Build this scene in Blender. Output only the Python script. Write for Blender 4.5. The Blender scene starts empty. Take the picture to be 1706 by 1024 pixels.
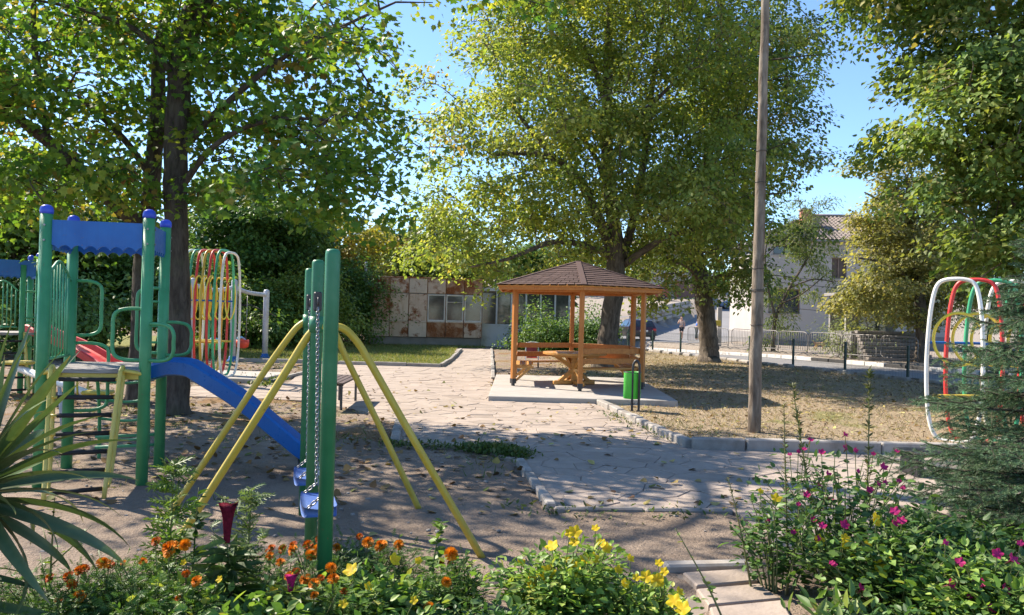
import bpy, math, random
import numpy as np
from mathutils import Vector, Matrix

R = math.radians
rnd = random.Random(7)
sc = bpy.context.scene
COL = sc.collection

# ------------------------------------------------------------------ camera
CAM_Z = 1.6
PITCH, ROLL = math.atan(9 / 1300), R(1.5)
_f = Vector((0, math.cos(PITCH), math.sin(PITCH)))
_u0 = Vector((0, -math.sin(PITCH), math.cos(PITCH)))
_r0 = Vector((1, 0, 0))
_rt = _r0 * math.cos(ROLL) + _u0 * math.sin(ROLL)
_up = -_r0 * math.sin(ROLL) + _u0 * math.cos(ROLL)
cam_d = bpy.data.cameras.new('camera')
cam = bpy.data.objects.new('camera', cam_d)
COL.objects.link(cam)
cam.matrix_world = Matrix(((_rt.x, _up.x, -_f.x, 0), (_rt.y, _up.y, -_f.y, 0), (_rt.z, _up.z, -_f.z, CAM_Z), (0, 0, 0, 1)))
cam_d.sensor_width = 36
cam_d.lens = 36 * 1300 / 1706
cam_d.clip_start = 0.05
cam_d.clip_end = 2000
sc.camera = cam

# ------------------------------------------------------------------ sky and sun
SUN_EL = R(42)
SUN_DIR = Vector((-0.86 * math.cos(SUN_EL), 0.51 * math.cos(SUN_EL), math.sin(SUN_EL))).normalized()   # towards the sun
world = bpy.data.worlds.new('World')
sc.world = world
world.use_nodes = True
wn = world.node_tree
wn.nodes.clear()
sky = wn.nodes.new('ShaderNodeTexSky')
sky.sky_type = 'NISHITA'
sky.sun_disc = False
sky.sun_elevation = SUN_EL
sky.sun_rotation = math.atan2(SUN_DIR.x, SUN_DIR.y)
sky.air_density = 1.0
sky.dust_density = 0.15
sky.ozone_density = 5.0
sky.altitude = 1200
bg = wn.nodes.new('ShaderNodeBackground')
bg.inputs['Strength'].default_value = 0.118
wo = wn.nodes.new('ShaderNodeOutputWorld')
wn.links.new(sky.outputs[0], bg.inputs[0])
wn.links.new(bg.outputs[0], wo.inputs[0])
sun_d = bpy.data.lights.new('sun', 'SUN')
sun_d.energy = 4.8
sun_d.angle = R(0.53)
sun_d.color = (1.0, 0.90, 0.76)
sun = bpy.data.objects.new('sun', sun_d)
COL.objects.link(sun)
sun.rotation_euler = SUN_DIR.to_track_quat('Z', 'Y').to_euler()
sc.view_settings.view_transform = 'Standard'
sc.view_settings.look = 'None'
sc.view_settings.exposure = 1.33
sc.view_settings.gamma = 1
cy = sc.cycles
cy.max_bounces = 6
cy.diffuse_bounces = 3
cy.glossy_bounces = 2
cy.transmission_bounces = 4
cy.transparent_max_bounces = 4
cy.use_denoising = True
cy.caustics_reflective = False
cy.caustics_refractive = False

# ------------------------------------------------------------------ layout helpers
def _ray(px, py):
    return _f + _rt * ((px - 853) / 1300) + _up * ((512 - py) / 1300)
def G(px, py, z=0.0):
    d = _ray(px, py); t = (z - CAM_Z) / d.z
    return Vector((d.x * t, d.y * t, z))
def P(px, py, Y):
    d = _ray(px, py); t = Y / d.y
    return Vector((d.x * t, Y, CAM_Z + d.z * t))
def lerp(a, b, t): return a + (b - a) * t
def sstep(a, b, x):
    t = np.clip((x - a) / (b - a), 0, 1); return t * t * (3 - 2 * t)

# ------------------------------------------------------------------ mesh helpers
def frames(path):
    pts = [Vector(p) for p in path]
    n = len(pts)
    T = []
    for i in range(n):
        a = pts[max(i - 1, 0)]; b = pts[min(i + 1, n - 1)]
        d = b - a
        T.append(d.normalized() if d.length > 1e-9 else Vector((0, 0, 1)))
    ref = Vector((0, 0, 1)) if abs(T[0].z) < .9 else Vector((1, 0, 0))
    U = [T[0].cross(ref).normalized()]
    for i in range(1, n):
        u = U[-1] - T[i] * U[-1].dot(T[i])
        U.append(u.normalized() if u.length > 1e-6 else T[i].orthogonal().normalized())
    return pts, T, U
def spline(pts, n=8, closed=False):
    pts = [Vector(p) for p in pts]; out = []
    m = len(pts)
    rng = range(m) if closed else range(m - 1)
    for i in rng:
        if closed:
            p0, p1, p2, p3 = pts[i - 1], pts[i], pts[(i + 1) % m], pts[(i + 2) % m]
        else:
            p0, p1, p2, p3 = pts[max(i - 1, 0)], pts[i], pts[i + 1], pts[min(i + 2, m - 1)]
        for k in range(n):
            t = k / n
            out.append(.5 * ((2 * p1) + (p2 - p0) * t + (2 * p0 - 5 * p1 + 4 * p2 - p3) * t * t + (3 * p1 - p0 - 3 * p2 + p3) * t ** 3))
    if not closed: out.append(pts[-1])
    return out
class MB:
    def __init__(s): s.v = []; s.f = []; s.sm = []
    def add(s, vs, fs, smooth=False):
        o = len(s.v); s.v.extend([tuple(x) for x in vs])
        s.f.extend([tuple(i + o for i in q) for q in fs]); s.sm.extend([smooth] * len(fs)); return s
    def box(s, c, size, rz=0, M=None, bev=0.0):
        hx, hy, hz = size[0] / 2, size[1] / 2, size[2] / 2
        c = Vector(c)
        if bev <= 0:
            vs = [Vector((x, y, z)) for x in (-hx, hx) for y in (-hy, hy) for z in (-hz, hz)]
            fs = [(0, 1, 3, 2), (4, 6, 7, 5), (0, 4, 5, 1), (2, 3, 7, 6), (0, 2, 6, 4), (1, 5, 7, 3)]
        else:
            b = min(bev, hx * .9, hy * .9, hz * .9)
            vs = []; 
            def ring(z, i): 
                X, Y = hx - i, hy - i
                return [Vector(q) for q in ((-X, -Y, z), (X, -Y, z), (X, Y, z), (-X, Y, z))]
            def ring8(z):
                X, Y = hx, hy
                return [Vector(q) for q in ((-X + b, -Y, z), (X - b, -Y, z), (X, -Y + b, z), (X, Y - b, z), (X - b, Y, z), (-X + b, Y, z), (-X, Y - b, z), (-X, -Y + b, z))]
            vs = ring(-hz, b) + ring8(-hz + b) + ring8(hz - b) + ring(hz, b)
            fs = [(3, 2, 1, 0), (20, 21, 22, 23)]
            for i in range(8): fs.append((4 + i, 4 + (i + 1) % 8, 12 + (i + 1) % 8, 12 + i))
            for i in range(4):
                a = 4 + 2 * i
                fs.append((i, (i + 1) % 4, a + 1, a)); fs.append(((i + 1) % 4, 4 + (2 * i + 2) % 8, a + 1))
                a = 12 + 2 * i
                fs.append((a, a + 1, 20 + (i + 1) % 4, 20 + i)); fs.append((a + 1, 12 + (2 * i + 2) % 8, 20 + (i + 1) % 4))
        if M is None: M = Matrix.Rotation(rz, 3, 'Z')
        s.add([M @ v + c for v in vs], fs); return s
    def bar(s, a, b, w, h, up=(0, 0, 1), bev=0.0):
        a = Vector(a); b = Vector(b); d = b - a; L = d.length; d.normalize()
        u = Vector(up); x = d.cross(u)
        if x.length < 1e-6: x = d.orthogonal()
        x.normalize(); z = x.cross(d).normalized()
        M = Matrix((x, d, z)).transposed()
        return s.box((a + b) / 2, (w, L, h), M=M, bev=bev)
    def tube(s, path, r, seg=10, cap=True, closed=False):
        pts, T, U = frames(path)
        n = len(pts)
        rr = r if hasattr(r, '__len__') else [r] * n
        vs = []
        for i in range(n):
            W = T[i].cross(U[i])
            for k in range(seg):
                a = 2 * math.pi * k / seg
                vs.append(pts[i] + (U[i] * math.cos(a) + W * math.sin(a)) * rr[i])
        fs = []
        m = n if closed else n - 1
        for i in range(m):
            j = (i + 1) % n
            for k in range(seg):
                fs.append((i * seg + k, i * seg + (k + 1) % seg, j * seg + (k + 1) % seg, j * seg + k))
        s.add(vs, fs, True)
        if cap and not closed:
            o = len(s.v) - n * seg
            s.f.append(tuple(o + k for k in reversed(range(seg)))); s.sm.append(False)
            s.f.append(tuple(o + (n - 1) * seg + k for k in range(seg))); s.sm.append(False)
        return s
    def ring(s, c, R_, r, axis, seg=40, rs=8, R2=None):
        axis = Vector(axis).normalized(); u = axis.orthogonal().normalized()
        if abs(axis.z) < .9:
            u = Vector((0, 0, 1)) - axis * axis.z; u.normalize()
        w = axis.cross(u)
        R2 = R2 or R_
        c = Vector(c)
        return s.tube([c + u * R_ * math.cos(2 * math.pi * k / seg) + w * R2 * math.sin(2 * math.pi * k / seg) for k in range(seg)], r, rs, closed=True)
    def lathe(s, prof, c=(0, 0, 0), seg=24):
        c = Vector(c); n = len(prof); vs = []
        for (r, z) in prof:
            for k in range(seg):
                a = 2 * math.pi * k / seg
                vs.append(c + Vector((r * math.cos(a), r * math.sin(a), z)))
        fs = [(i * seg + k, i * seg + (k + 1) % seg, (i + 1) * seg + (k + 1) % seg, (i + 1) * seg + k) for i in range(n - 1) for k in range(seg)]
        s.add(vs, fs, True)
        o = len(s.v) - n * seg
        if prof[0][0] > 1e-4: s.f.append(tuple(o + k for k in reversed(range(seg)))); s.sm.append(False)
        if prof[-1][0] > 1e-4: s.f.append(tuple(o + (n - 1) * seg + k for k in range(seg))); s.sm.append(False)
        return s
    def prism(s, poly, z0, z1, cham=0.0, top_z=None):
        """poly = list of xy (counter-clockwise)"""
        n = len(poly)
        a = sum(poly[i][0] * poly[(i + 1) % n][1] - poly[(i + 1) % n][0] * poly[i][1] for i in range(n))
        if a < 0: poly = poly[::-1]
        if cham > 0:
            cx = sum(p[0] for p in poly) / n; cyy = sum(p[1] for p in poly) / n
            ins = []
            for p in poly:
                d = math.hypot(p[0] - cx, p[1] - cyy) or 1
                t = min(cham / d, .4); ins.append((p[0] + (cx - p[0]) * t, p[1] + (cyy - p[1]) * t))
            vs = [(p[0], p[1], z0) for p in poly] + [(p[0], p[1], z1 - cham * .6) for p in poly] + [(p[0], p[1], z1) for p in ins]
            fs = [tuple(2 * n + i for i in range(n))]
            for i in range(n):
                j = (i + 1) % n
                fs += [(i, j, n + j, n + i), (n + i, n + j, 2 * n + j, 2 * n + i)]
        else:
            vs = [(p[0], p[1], z0) for p in poly] + [(p[0], p[1], z1) for p in poly]
            fs = [tuple(n + i for i in range(n)), tuple(reversed(range(n)))]
            for i in range(n): fs.append((i, (i + 1) % n, n + (i + 1) % n, n + i))
        return s.add(vs, fs)
    def slab(s, pts, thick, nrm=None):
        """planar polygon (3D) given a thickness along its normal"""
        pts = [Vector(p) for p in pts]
        if nrm is None: nrm = (pts[1] - pts[0]).cross(pts[2] - pts[0])
        nrm = Vector(nrm).normalized(); n = len(pts)
        vs = [p - nrm * thick / 2 for p in pts] + [p + nrm * thick / 2 for p in pts]
        fs = [tuple(reversed(range(n))), tuple(range(n, 2 * n))] + [(i, (i + 1) % n, n + (i + 1) % n, n + i) for i in range(n)]
        return s.add(vs, fs)
    def mesh(s, name, off=(0, 0, 0)):
        me = bpy.data.meshes.new(name)
        ox, oy, oz = off
        me.from_pydata([(x - ox, y - oy, z - oz) for x, y, z in s.v], [], s.f)
        me.polygons.foreach_set('use_smooth', s.sm)
        me.update()
        return me
    def build(s, name, mat, parent=None):
        """vertices are in world space; the object hangs under its parent"""
        off = Vector((0, 0, 0)); p = parent
        while p is not None: off += p.location; p = p.parent
        if parent is None and s.v:
            a = np.array(s.v); off = Vector(((a[:, 0].min() + a[:, 0].max()) / 2, (a[:, 1].min() + a[:, 1].max()) / 2, a[:, 2].min()))
        o = bpy.data.objects.new(name, s.mesh(name, off))
        COL.objects.link(o)
        o.data.materials.append(mat)
        if parent: o.parent = parent
        else: o.location = off
        return o
def tag(o, label=None, cat=None, group=None, kind=None):
    if label: o['label'] = label
    if cat: o['category'] = cat
    if group: o['group'] = group
    if kind: o['kind'] = kind
    return o
def thing(name, label, cat, loc=(0, 0, 0), group=None):
    o = bpy.data.objects.new(name, None); COL.objects.link(o)
    o.location = Vector(loc); o.empty_display_size = .1
    return tag(o, label, cat, group)
def struct(name, mb, mat): return tag(mb.build(name, mat), kind='structure')
def raw_mesh(name, V, F, colors=None, smooth=False):
    """V (n,3), F (m,k) arrays, colors (n,3) -> mesh, quickly"""
    me = bpy.data.meshes.new(name)
    m, k = F.shape
    me.vertices.add(len(V)); me.vertices.foreach_set('co', V.astype(np.float32).ravel())
    me.loops.add(m * k); me.loops.foreach_set('vertex_index', F.astype(np.int32).ravel())
    me.polygons.add(m); me.polygons.foreach_set('loop_start', np.arange(0, m * k, k, dtype=np.int32))
    try: me.polygons.foreach_set('loop_total', np.full(m, k, dtype=np.int32))
    except Exception: pass
    if smooth: me.polygons.foreach_set('use_smooth', np.ones(m, dtype=bool))
    me.update(calc_edges=True); me.validate()
    if colors is not None:
        at = me.color_attributes.new('Col', 'FLOAT_COLOR', 'POINT')
        c4 = np.ones((len(V), 4), dtype=np.float32); c4[:, :3] = colors
        at.data.foreach_set('color', c4.ravel())
    return me
def raw_obj(name, me, mat, parent=None):
    o = bpy.data.objects.new(name, me); COL.objects.link(o); me.materials.append(mat)
    if parent:
        o.parent = parent
        off = Vector((0, 0, 0)); p = parent
        while p is not None: off += p.location; p = p.parent
        o.location = -off
    return o

# ------------------------------------------------------------------ materials
def _mat(name):
    m = bpy.data.materials.new(name); m.use_nodes = True
    nt = m.node_tree
    return m, nt, nt.nodes['Principled BSDF'], nt.nodes['Material Output']
def nd(nt, t, **kw):
    n = nt.nodes.new(t)
    for k, v in kw.items():
        if hasattr(n, k): setattr(n, k, v)
        else: n.inputs[k].default_value = v
    return n
def mixc(nt, fac, a, b, mode='MIX'):
    n = nt.nodes.new('ShaderNodeMix'); n.data_type = 'RGBA'; n.blend_type = mode
    for sock, val in ((n.inputs[0], fac), (n.inputs[6], a), (n.inputs[7], b)):
        if hasattr(val, 'is_output') or isinstance(val, bpy.types.NodeSocket): nt.links.new(val, sock)
        elif isinstance(val, (tuple, list)): sock.default_value = (*val[:3], 1)
        else: sock.default_value = val
    return n.outputs[2]
def ramp(nt, fac, a, b, c0=(0, 0, 0), c1=(1, 1, 1)):
    n = nt.nodes.new('ShaderNodeValToRGB')
    n.color_ramp.elements[0].position = a; n.color_ramp.elements[1].position = b
    n.color_ramp.elements[0].color = (*c0, 1); n.color_ramp.elements[1].color = (*c1, 1)
    nt.links.new(fac, n.inputs[0]); return n.outputs[0]
def coords(nt, scale=(1, 1, 1), rand=False):
    tc = nt.nodes.new('ShaderNodeTexCoord'); mp = nt.nodes.new('ShaderNodeMapping')
    mp.inputs['Scale'].default_value = scale
    nt.links.new(tc.outputs['Object'], mp.inputs[0])
    if rand:
        oi = nt.nodes.new('ShaderNodeObjectInfo'); mu = nt.nodes.new('ShaderNodeMath'); mu.operation = 'MULTIPLY'
        mu.inputs[1].default_value = 47.0
        nt.links.new(oi.outputs['Random'], mu.inputs[0]); nt.links.new(mu.outputs[0], mp.inputs['Location'])
    return mp.outputs[0]
def noise(nt, vec, scale, detail=4, rough=.55, dist=0):
    n = nt.nodes.new('ShaderNodeTexNoise'); n.inputs['Scale'].default_value = scale
    n.inputs['Detail'].default_value = detail; n.inputs['Roughness'].default_value = rough; n.inputs['Distortion'].default_value = dist
    nt.links.new(vec, n.inputs['Vector']); return n.outputs['Fac']
def bump(nt, h, bsdf, strength=.3, dist=.01):
    b = nt.nodes.new('ShaderNodeBump'); b.inputs['Strength'].default_value = strength; b.inputs['Distance'].default_value = dist
    nt.links.new(h, b.inputs['Height']); nt.links.new(b.outputs[0], bsdf.inputs['Normal'])
def surf(name, c1, c2=None, rough=.6, scale=4, stretch=(1, 1, 1), bstr=.25, bscale=30, bdist=.006, dirt=None, dirt_lo=.55, dirt_hi=.75, dscale=2.5, spec=.4, rand=False, objvar=0.0, metal=0.0):
    """generic two-tone noisy surface with dirt patches and a fine relief"""
    m, nt, b, out = _mat(name)
    v = coords(nt, stretch, rand)
    n1 = noise(nt, v, scale, 5)
    col = mixc(nt, ramp(nt, n1, .3, .7), c1, c2 or tuple(x * .8 for x in c1))
    if dirt:
        n2 = noise(nt, v, dscale, 6, .65, .3)
        col = mixc(nt, ramp(nt, n2, dirt_lo, dirt_hi), col, dirt)
    if objvar:
        oi = nt.nodes.new('ShaderNodeObjectInfo')
        mr = nd(nt, 'ShaderNodeMapRange'); mr.inputs[3].default_value = 1 - objvar; mr.inputs[4].default_value = 1 + objvar
        nt.links.new(oi.outputs['Random'], mr.inputs[0])
        hv = nt.nodes.new('ShaderNodeHueSaturation'); nt.links.new(mr.outputs[0], hv.inputs['Value']); nt.links.new(col, hv.inputs['Color'])
        col = hv.outputs[0]
    nt.links.new(col, b.inputs['Base Color'])
    b.inputs['Roughness'].default_value = rough
    b.inputs['Specular IOR Level'].default_value = spec
    b.inputs['Metallic'].default_value = metal
    if bstr: bump(nt, noise(nt, v, bscale, 6, .6), b, bstr, bdist)
    return m
def paint(name, c, rough=.38, wear=(.17, .10, .06), fade=None):
    """outdoor gloss paint on steel: fading, faint streaks, chips"""
    m, nt, b, out = _mat(name)
    v = coords(nt)
    n1 = noise(nt, v, 3.0, 5); n2 = noise(nt, v, 22, 6, .7)
    fade = fade or tuple(min(1, x * 1.35 + .03) for x in c)
    col = mixc(nt, ramp(nt, n1, .35, .75), c, fade)
    n3 = noise(nt, coords(nt, (30, 30, 2)), 1.0, 4)
    col = mixc(nt, mixc(nt, ramp(nt, n3, .5, .8), (0, 0, 0), (.35, .35, .35)), col, tuple(x * .65 for x in c))
    col = mixc(nt, ramp(nt, n2, .655, .69), col, wear)
    nt.links.new(col, b.inputs['Base Color'])
    nt.links.new(ramp(nt, n2, .3, .8, (rough - .06,) * 3, (rough + .25,) * 3), b.inputs['Roughness'])
    b.inputs['Specular IOR Level'].default_value = .45
    bump(nt, noise(nt, v, 60, 4), b, .12, .003)
    return m
def wood(name, c1, c2, rough=.5, axis=1, spec=.35):
    m, nt, b, out = _mat(name)
    st = [24, 24, 24]; st[axis] = 1.6
    v = coords(nt, st, True)
    n1 = noise(nt, v, 1.0, 5, .6, .6)
    col = mixc(nt, ramp(nt, n1, .3, .72), c1, c2)
    v2 = coords(nt, (1, 1, 1), True)
    kn = noise(nt, v2, 9, 2)
    col = mixc(nt, ramp(nt, kn, .72, .80), col, tuple(x * .45 for x in c2))
    nt.links.new(col, b.inputs['Base Color']); b.inputs['Roughness'].default_value = rough
    b.inputs['Specular IOR Level'].default_value = spec
    bump(nt, n1, b, .25, .004); return m
def bark(name, c1, c2, scale=1.0, moss=None):
    m, nt, b, out = _mat(name)
    v = coords(nt, (14 * scale, 14 * scale, 3.0 * scale))
    n1 = noise(nt, v, 1.0, 6, .65, .8)
    col = mixc(nt, ramp(nt, n1, .36, .66), c1, c2)
    n2 = noise(nt, coords(nt), 1.6, 5)
    col = mixc(nt, ramp(nt, n2, .55, .8), col, moss or tuple(x * 1.3 for x in c2))
    nt.links.new(col, b.inputs['Base Color']); b.inputs['Roughness'].default_value = .9
    b.inputs['Specular IOR Level'].default_value = .15
    bump(nt, n1, b, .9, .03); return m
def leafmat(name, trans=.38, rough=.5, tint=(1.25, 1.15, .45), spec=.35):
    m, nt, b, out = _mat(name)
    at = nt.nodes.new('ShaderNodeVertexColor'); at.layer_name = 'Col'
    v = coords(nt)
    n1 = noise(nt, v, 30, 3)
    col = mixc(nt, mixc(nt, ramp(nt, n1, .3, .7), (0, 0, 0), (1, 1, 1)), at.outputs[0], mixc(nt, 1.0, at.outputs[0], (.72, .78, .7), 'MULTIPLY'))
    nt.links.new(col, b.inputs['Base Color']); b.inputs['Roughness'].default_value = rough
    b.inputs['Specular IOR Level'].default_value = spec
    tr = nt.nodes.new('ShaderNodeBsdfTranslucent')
    nt.links.new(mixc(nt, 1.0, col, tint, 'MULTIPLY'), tr.inputs[0])
    mx = nt.nodes.new('ShaderNodeMixShader'); mx.inputs[0].default_value = trans
    nt.links.new(b.outputs[0], mx.inputs[1]); nt.links.new(tr.outputs[0], mx.inputs[2])
    nt.links.new(mx.outputs[0], out.inputs[0]); return m
def glass_dark(name, c=(.03, .035, .04), rough=.08):
    m, nt, b, out = _mat(name)
    v = coords(nt); n1 = noise(nt, v, 3, 4)
    nt.links.new(mixc(nt, ramp(nt, n1, .4, .7), c, tuple(x * 2.2 for x in c)), b.inputs['Base Color'])
    b.inputs['Roughness'].default_value = rough; b.inputs['Specular IOR Level'].default_value = .7
    return m
M = {}
M['green'] = paint('green_paint', (.035, .22, .085))
M['dkgreen'] = paint('dark_green_paint', (.012, .135, .055))
M['ltgreen'] = paint('pale_green_paint', (.05, .25, .12))
M['yellow'] = paint('yellow_paint', (.46, .335, .03), fade=(.52, .41, .07))
M['ladder'] = paint('faded_yellow_paint', (.54, .43, .07), fade=(.60, .50, .15))
M['blue'] = paint('blue_paint', (.006, .09, .34), fade=(.012, .14, .44))
M['slide'] = paint('blue_plastic', (.004, .095, .33), rough=.28, fade=(.006, .12, .40), wear=(.04, .14, .45))
M['cap'] = paint('blue_cap', (.015, .05, .42), wear=(.45, .3, .22))
M['ringyellow'] = paint('bright_yellow_paint', (.72, .56, .04), fade=(.78, .66, .12))
M['red'] = paint('red_paint', (.50, .028, .025))
M['white'] = paint('white_paint', (.66, .64, .58))
M['gray'] = paint('grey_paint', (.42, .43, .47))
M['black'] = paint('black_paint', (.015, .015, .016), wear=(.06, .05, .045))
M['rubber'] = surf('black_rubber', (.02, .02, .021), rough=.8)
M['steel'] = surf('galvanised_chain', (.30, .30, .31), (.18, .17, .16), rough=.4, metal=.8, bstr=0)
M['bingreen'] = paint('bright_green_paint', (.06, .50, .05), fade=(.09, .58, .09))
M['orange'] = wood('varnished_pine', (.50, .20, .045), (.34, .118, .024), .45, axis=2)
M['orange_y'] = wood('varnished_pine_rail', (.50, .20, .045), (.34, .118, .024), .45, axis=1)
M['pine'] = wood('light_varnished_pine', (.56, .29, .08), (.41, .185, .045), .45, axis=0)
M['oldwood'] = wood('grey_worn_board', (.40, .37, .34), (.17, .155, .14), .8, axis=0, spec=.2)
M['brownwood'] = wood('brown_bench_wood', (.13, .085, .06), (.07, .045, .035), .6, axis=1)
M['pole'] = bark('weathered_pole', (.10, .075, .055), (.30, .245, .19), .6, moss=(.34, .285, .225))
M['barkd'] = bark('dark_bark', (.040, .032, .026), (.105, .088, .072), 1.0, moss=(.085, .085, .05))
M['barkm'] = bark('grey_brown_bark', (.060, .048, .038), (.17, .14, .11), .9)
M['concrete'] = surf('concrete', (.40, .37, .335), (.32, .295, .265), rough=.85, scale=3, dirt=(.25, .22, .19), dirt_lo=.58, dirt_hi=.8, spec=.2)
M['kerb'] = surf('kerb_concrete', (.37, .34, .305), (.275, .25, .225), rough=.9, scale=6, dirt=(.17, .145, .12), dirt_lo=.5, dirt_hi=.75, spec=.15, rand=True, objvar=.16)
M['stone'] = surf('paving_stone', (.385, .315, .262), (.31, .255, .212), rough=.85, scale=3.5, dirt=(.22, .175, .14), dirt_lo=.48, dirt_hi=.8, dscale=1.5, bstr=.6, bscale=24, bdist=.012, spec=.15, rand=True, objvar=.06)
M['joint'] = surf('sandy_joint', (.32, .265, .215), (.22, .18, .145), rough=.95, scale=8, spec=.1)
M['asphalt'] = surf('asphalt', (.24, .23, .225), (.195, .187, .183), rough=.85, scale=.5, bstr=.4, bscale=60, spec=.25, dirt=(.25, .235, .215), dscale=.3)
M['plaster'] = surf('white_plaster', (.44, .40, .365), (.38, .345, .315), rough=.9, scale=.7, dirt=(.40, .37, .35), dirt_lo=.62, dirt_hi=.85, dscale=.6, spec=.15)
M['plinth'] = surf('grey_plinth', (.28, .26, .25), (.20, .185, .175), rough=.9, scale=2)
M['glass'] = glass_dark('dark_glass')
M['frame'] = paint('window_frame_paint', (.50, .47, .43))

# ================================================================== terrain
F0 = np.array((11.2, 22.0)); FT = np.array((-.319, .948)); FN = np.array((.948, .319))   # line of the wire fence
def fpt(t, s, z=None):
    q = F0 + FT * t + FN * s
    return Vector((q[0], q[1], float(H(q[0], q[1])) if z is None else z))
_ry = [-50, 20, 35, 50, 60, 68, 75, 85, 95, 108, 130, 200, 900]
_rz = [0, 0, -.12, -.5, -.2, .45, .95, 1.65, 2.5, 3.9, 5.5, 9, 14]
def H(x, y):
    x = np.asarray(x, dtype=float); y = np.asarray(y, dtype=float)
    s = (x - F0[0]) * FN[0] + (y - F0[1]) * FN[1]
    rp = np.interp(y, _ry, _rz)
    h = sstep(.1, 1.3, s) * rp
    w2 = sstep(5.15, 5.5, s) * (1 - sstep(52, 66, y))
    h = h * (1 - w2) + .06 * w2
    # raised bank behind the stone wall
    bank = sstep(62, 70, y) * (1 - sstep(2.0, 3.2, x - (10.0 + (y - 70) * .46)))
    h = h + bank * 1.3
    h = np.where(s < 0, 0, h)
    return h
def vnoise(x, y, f, seed=0):
    """cheap smooth value noise in [0,1]"""
    x = np.asarray(x) * f + seed * 17.3; y = np.asarray(y) * f + seed * 9.1
    xi = np.floor(x); yi = np.floor(y); fx = x - xi; fy = y - yi
    fx = fx * fx * (3 - 2 * fx); fy = fy * fy * (3 - 2 * fy)
    def h(a, b):
        v = np.sin(a * 127.1 + b * 311.7 + seed) * 43758.5453
        return v - np.floor(v)
    return (h(xi, yi) * (1 - fx) + h(xi + 1, yi) * fx) * (1 - fy) + (h(xi, yi + 1) * (1 - fx) + h(xi + 1, yi + 1) * fx) * fy
def fbm(x, y, f, seed=0):
    return .5 * vnoise(x, y, f, seed) + .3 * vnoise(x, y, f * 2.1, seed + 1) + .2 * vnoise(x, y, f * 4.3, seed + 2)
def in_poly(x, y, poly):
    x = np.asarray(x); y = np.asarray(y); r = np.zeros(x.shape, bool); n = len(poly)
    for i in range(n):
        x0, y0 = poly[i]; x1, y1 = poly[(i + 1) % n]
        c = ((y0 > y) != (y1 > y)) & (x < (x1 - x0) * (y - y0) / ((y1 - y0) or 1e-9) + x0)
        r ^= c
    return r
def gp(px): return [tuple(G(*q)[:2]) for q in px]
PLAZA = gp([(760, 580), (818, 580), (822, 620), (818, 668), (990, 674), (1035, 692), (1085, 716), (1150, 748), (1330, 752), (1600, 760), (1850, 770),
            (1850, 940), (1330, 925), (1222, 853), (917, 849), (868, 772), (795, 748), (672, 741), (655, 727), (662, 706), (622, 690), (520, 668),
            (305, 660), (300, 645), (480, 638), (520, 606), (735, 612), (752, 600)])
LAWN = gp([(200, 560), (420, 600), (735, 611), (764, 582), (750, 576), (500, 566), (200, 548)])
def zones(x, y):
    """green grass, dry grass, leaf litter weights"""
    s = (x - F0[0]) * FN[0] + (y - F0[1]) * FN[1]
    n = fbm(x, y, .5, 3); n2 = fbm(x, y, 1.7, 8)
    lawn = sstep(-.3, .5, (y - 22.6) + (n - .5) * 1.5 + .05 * (x + 2)) * (1 - sstep(-1.5, -.8, x - .0)) 
    lawn = lawn * (1 - sstep(36.5, 40, y))
    dryR = sstep(.2, .8, (x - (1.0 + 0 * y)) + (n - .5) * .4) * sstep(9.2, 9.9, y + (n - .5)) * (1 - sstep(-.3, .3, s))
    patch = sstep(.52, .68, n2) * sstep(7.5, 11, y) * (1 - sstep(1.0, 2.0, x))
    green = np.clip(lawn * (.45 + .75 * n) * (1 - sstep(.56, .72, fbm(x, y, .35, 21)) * .5) + patch * .35, 0, 1)
    green = np.maximum(green, dryR * sstep(.62, .8, fbm(x, y, .8, 12)) * .5)
    dry = np.clip(dryR + lawn * sstep(.45, .7, fbm(x, y, .35, 21)) * .9 + patch * .35, 0, 1)
    litter = sstep(.45, .75, fbm(x, y, .9, 31)) * sstep(6.8, 9, y) * .8
    yard = sstep(5.0, 5.4, s)
    return green, dry, litter, yard
xs = np.concatenate([np.arange(-160, -16, 4.0), np.arange(-16, 16, .2), np.arange(16, 40, 1.0), np.arange(40, 240, 6.0)])
ys = np.concatenate([np.arange(-12, 2, 1.0), np.arange(2, 28, .2), np.arange(28, 70, .7), np.arange(70, 150, 3.0), np.arange(150, 900, 30.0)])
X, Y = np.meshgrid(xs, ys)
Z = H(X, Y)
near = (1 - sstep(20, 30, Y))
Z = Z + (fbm(X, Y, .8, 5) - .5) * .03 * near + (fbm(X, Y, 3.1, 6) - .5) * .045 * near
inpl = in_poly(X, Y, PLAZA)
Z = np.where(inpl, np.minimum(Z, -.03) - .02, Z)
nx, ny = len(xs), len(ys)
idx = np.arange(nx * ny).reshape(ny, nx)
Fq = np.stack([idx[:-1, :-1], idx[:-1, 1:], idx[1:, 1:], idx[1:, :-1]], -1).reshape(-1, 4)
g_, d_, l_, y_ = zones(X, Y)
cols = np.stack([g_, d_, np.maximum(l_, 0)], -1).reshape(-1, 3)
me = raw_mesh('ground', np.stack([X, Y, Z], -1).reshape(-1, 3), Fq, cols, True)
at = me.attributes.new('yard', 'FLOAT', 'POINT'); at.data.foreach_set('value', y_.ravel().astype(np.float32))
m, nt, b, out = _mat('earth_and_grass')
vc = nt.nodes.new('ShaderNodeVertexColor'); vc.layer_name = 'Col'
sep = nt.nodes.new('ShaderNodeSeparateColor'); nt.links.new(vc.outputs[0], sep.inputs[0])
v = coords(nt)
nA = noise(nt, v, .9, 6, .6); nB = noise(nt, v, 6, 6, .65); nC = noise(nt, v, 40, 4, .7); nD = noise(nt, v, 14, 5, .7, .5)
col = mixc(nt, ramp(nt, nA, .35, .68), (.315, .245, .19), (.225, .172, .13))
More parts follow.
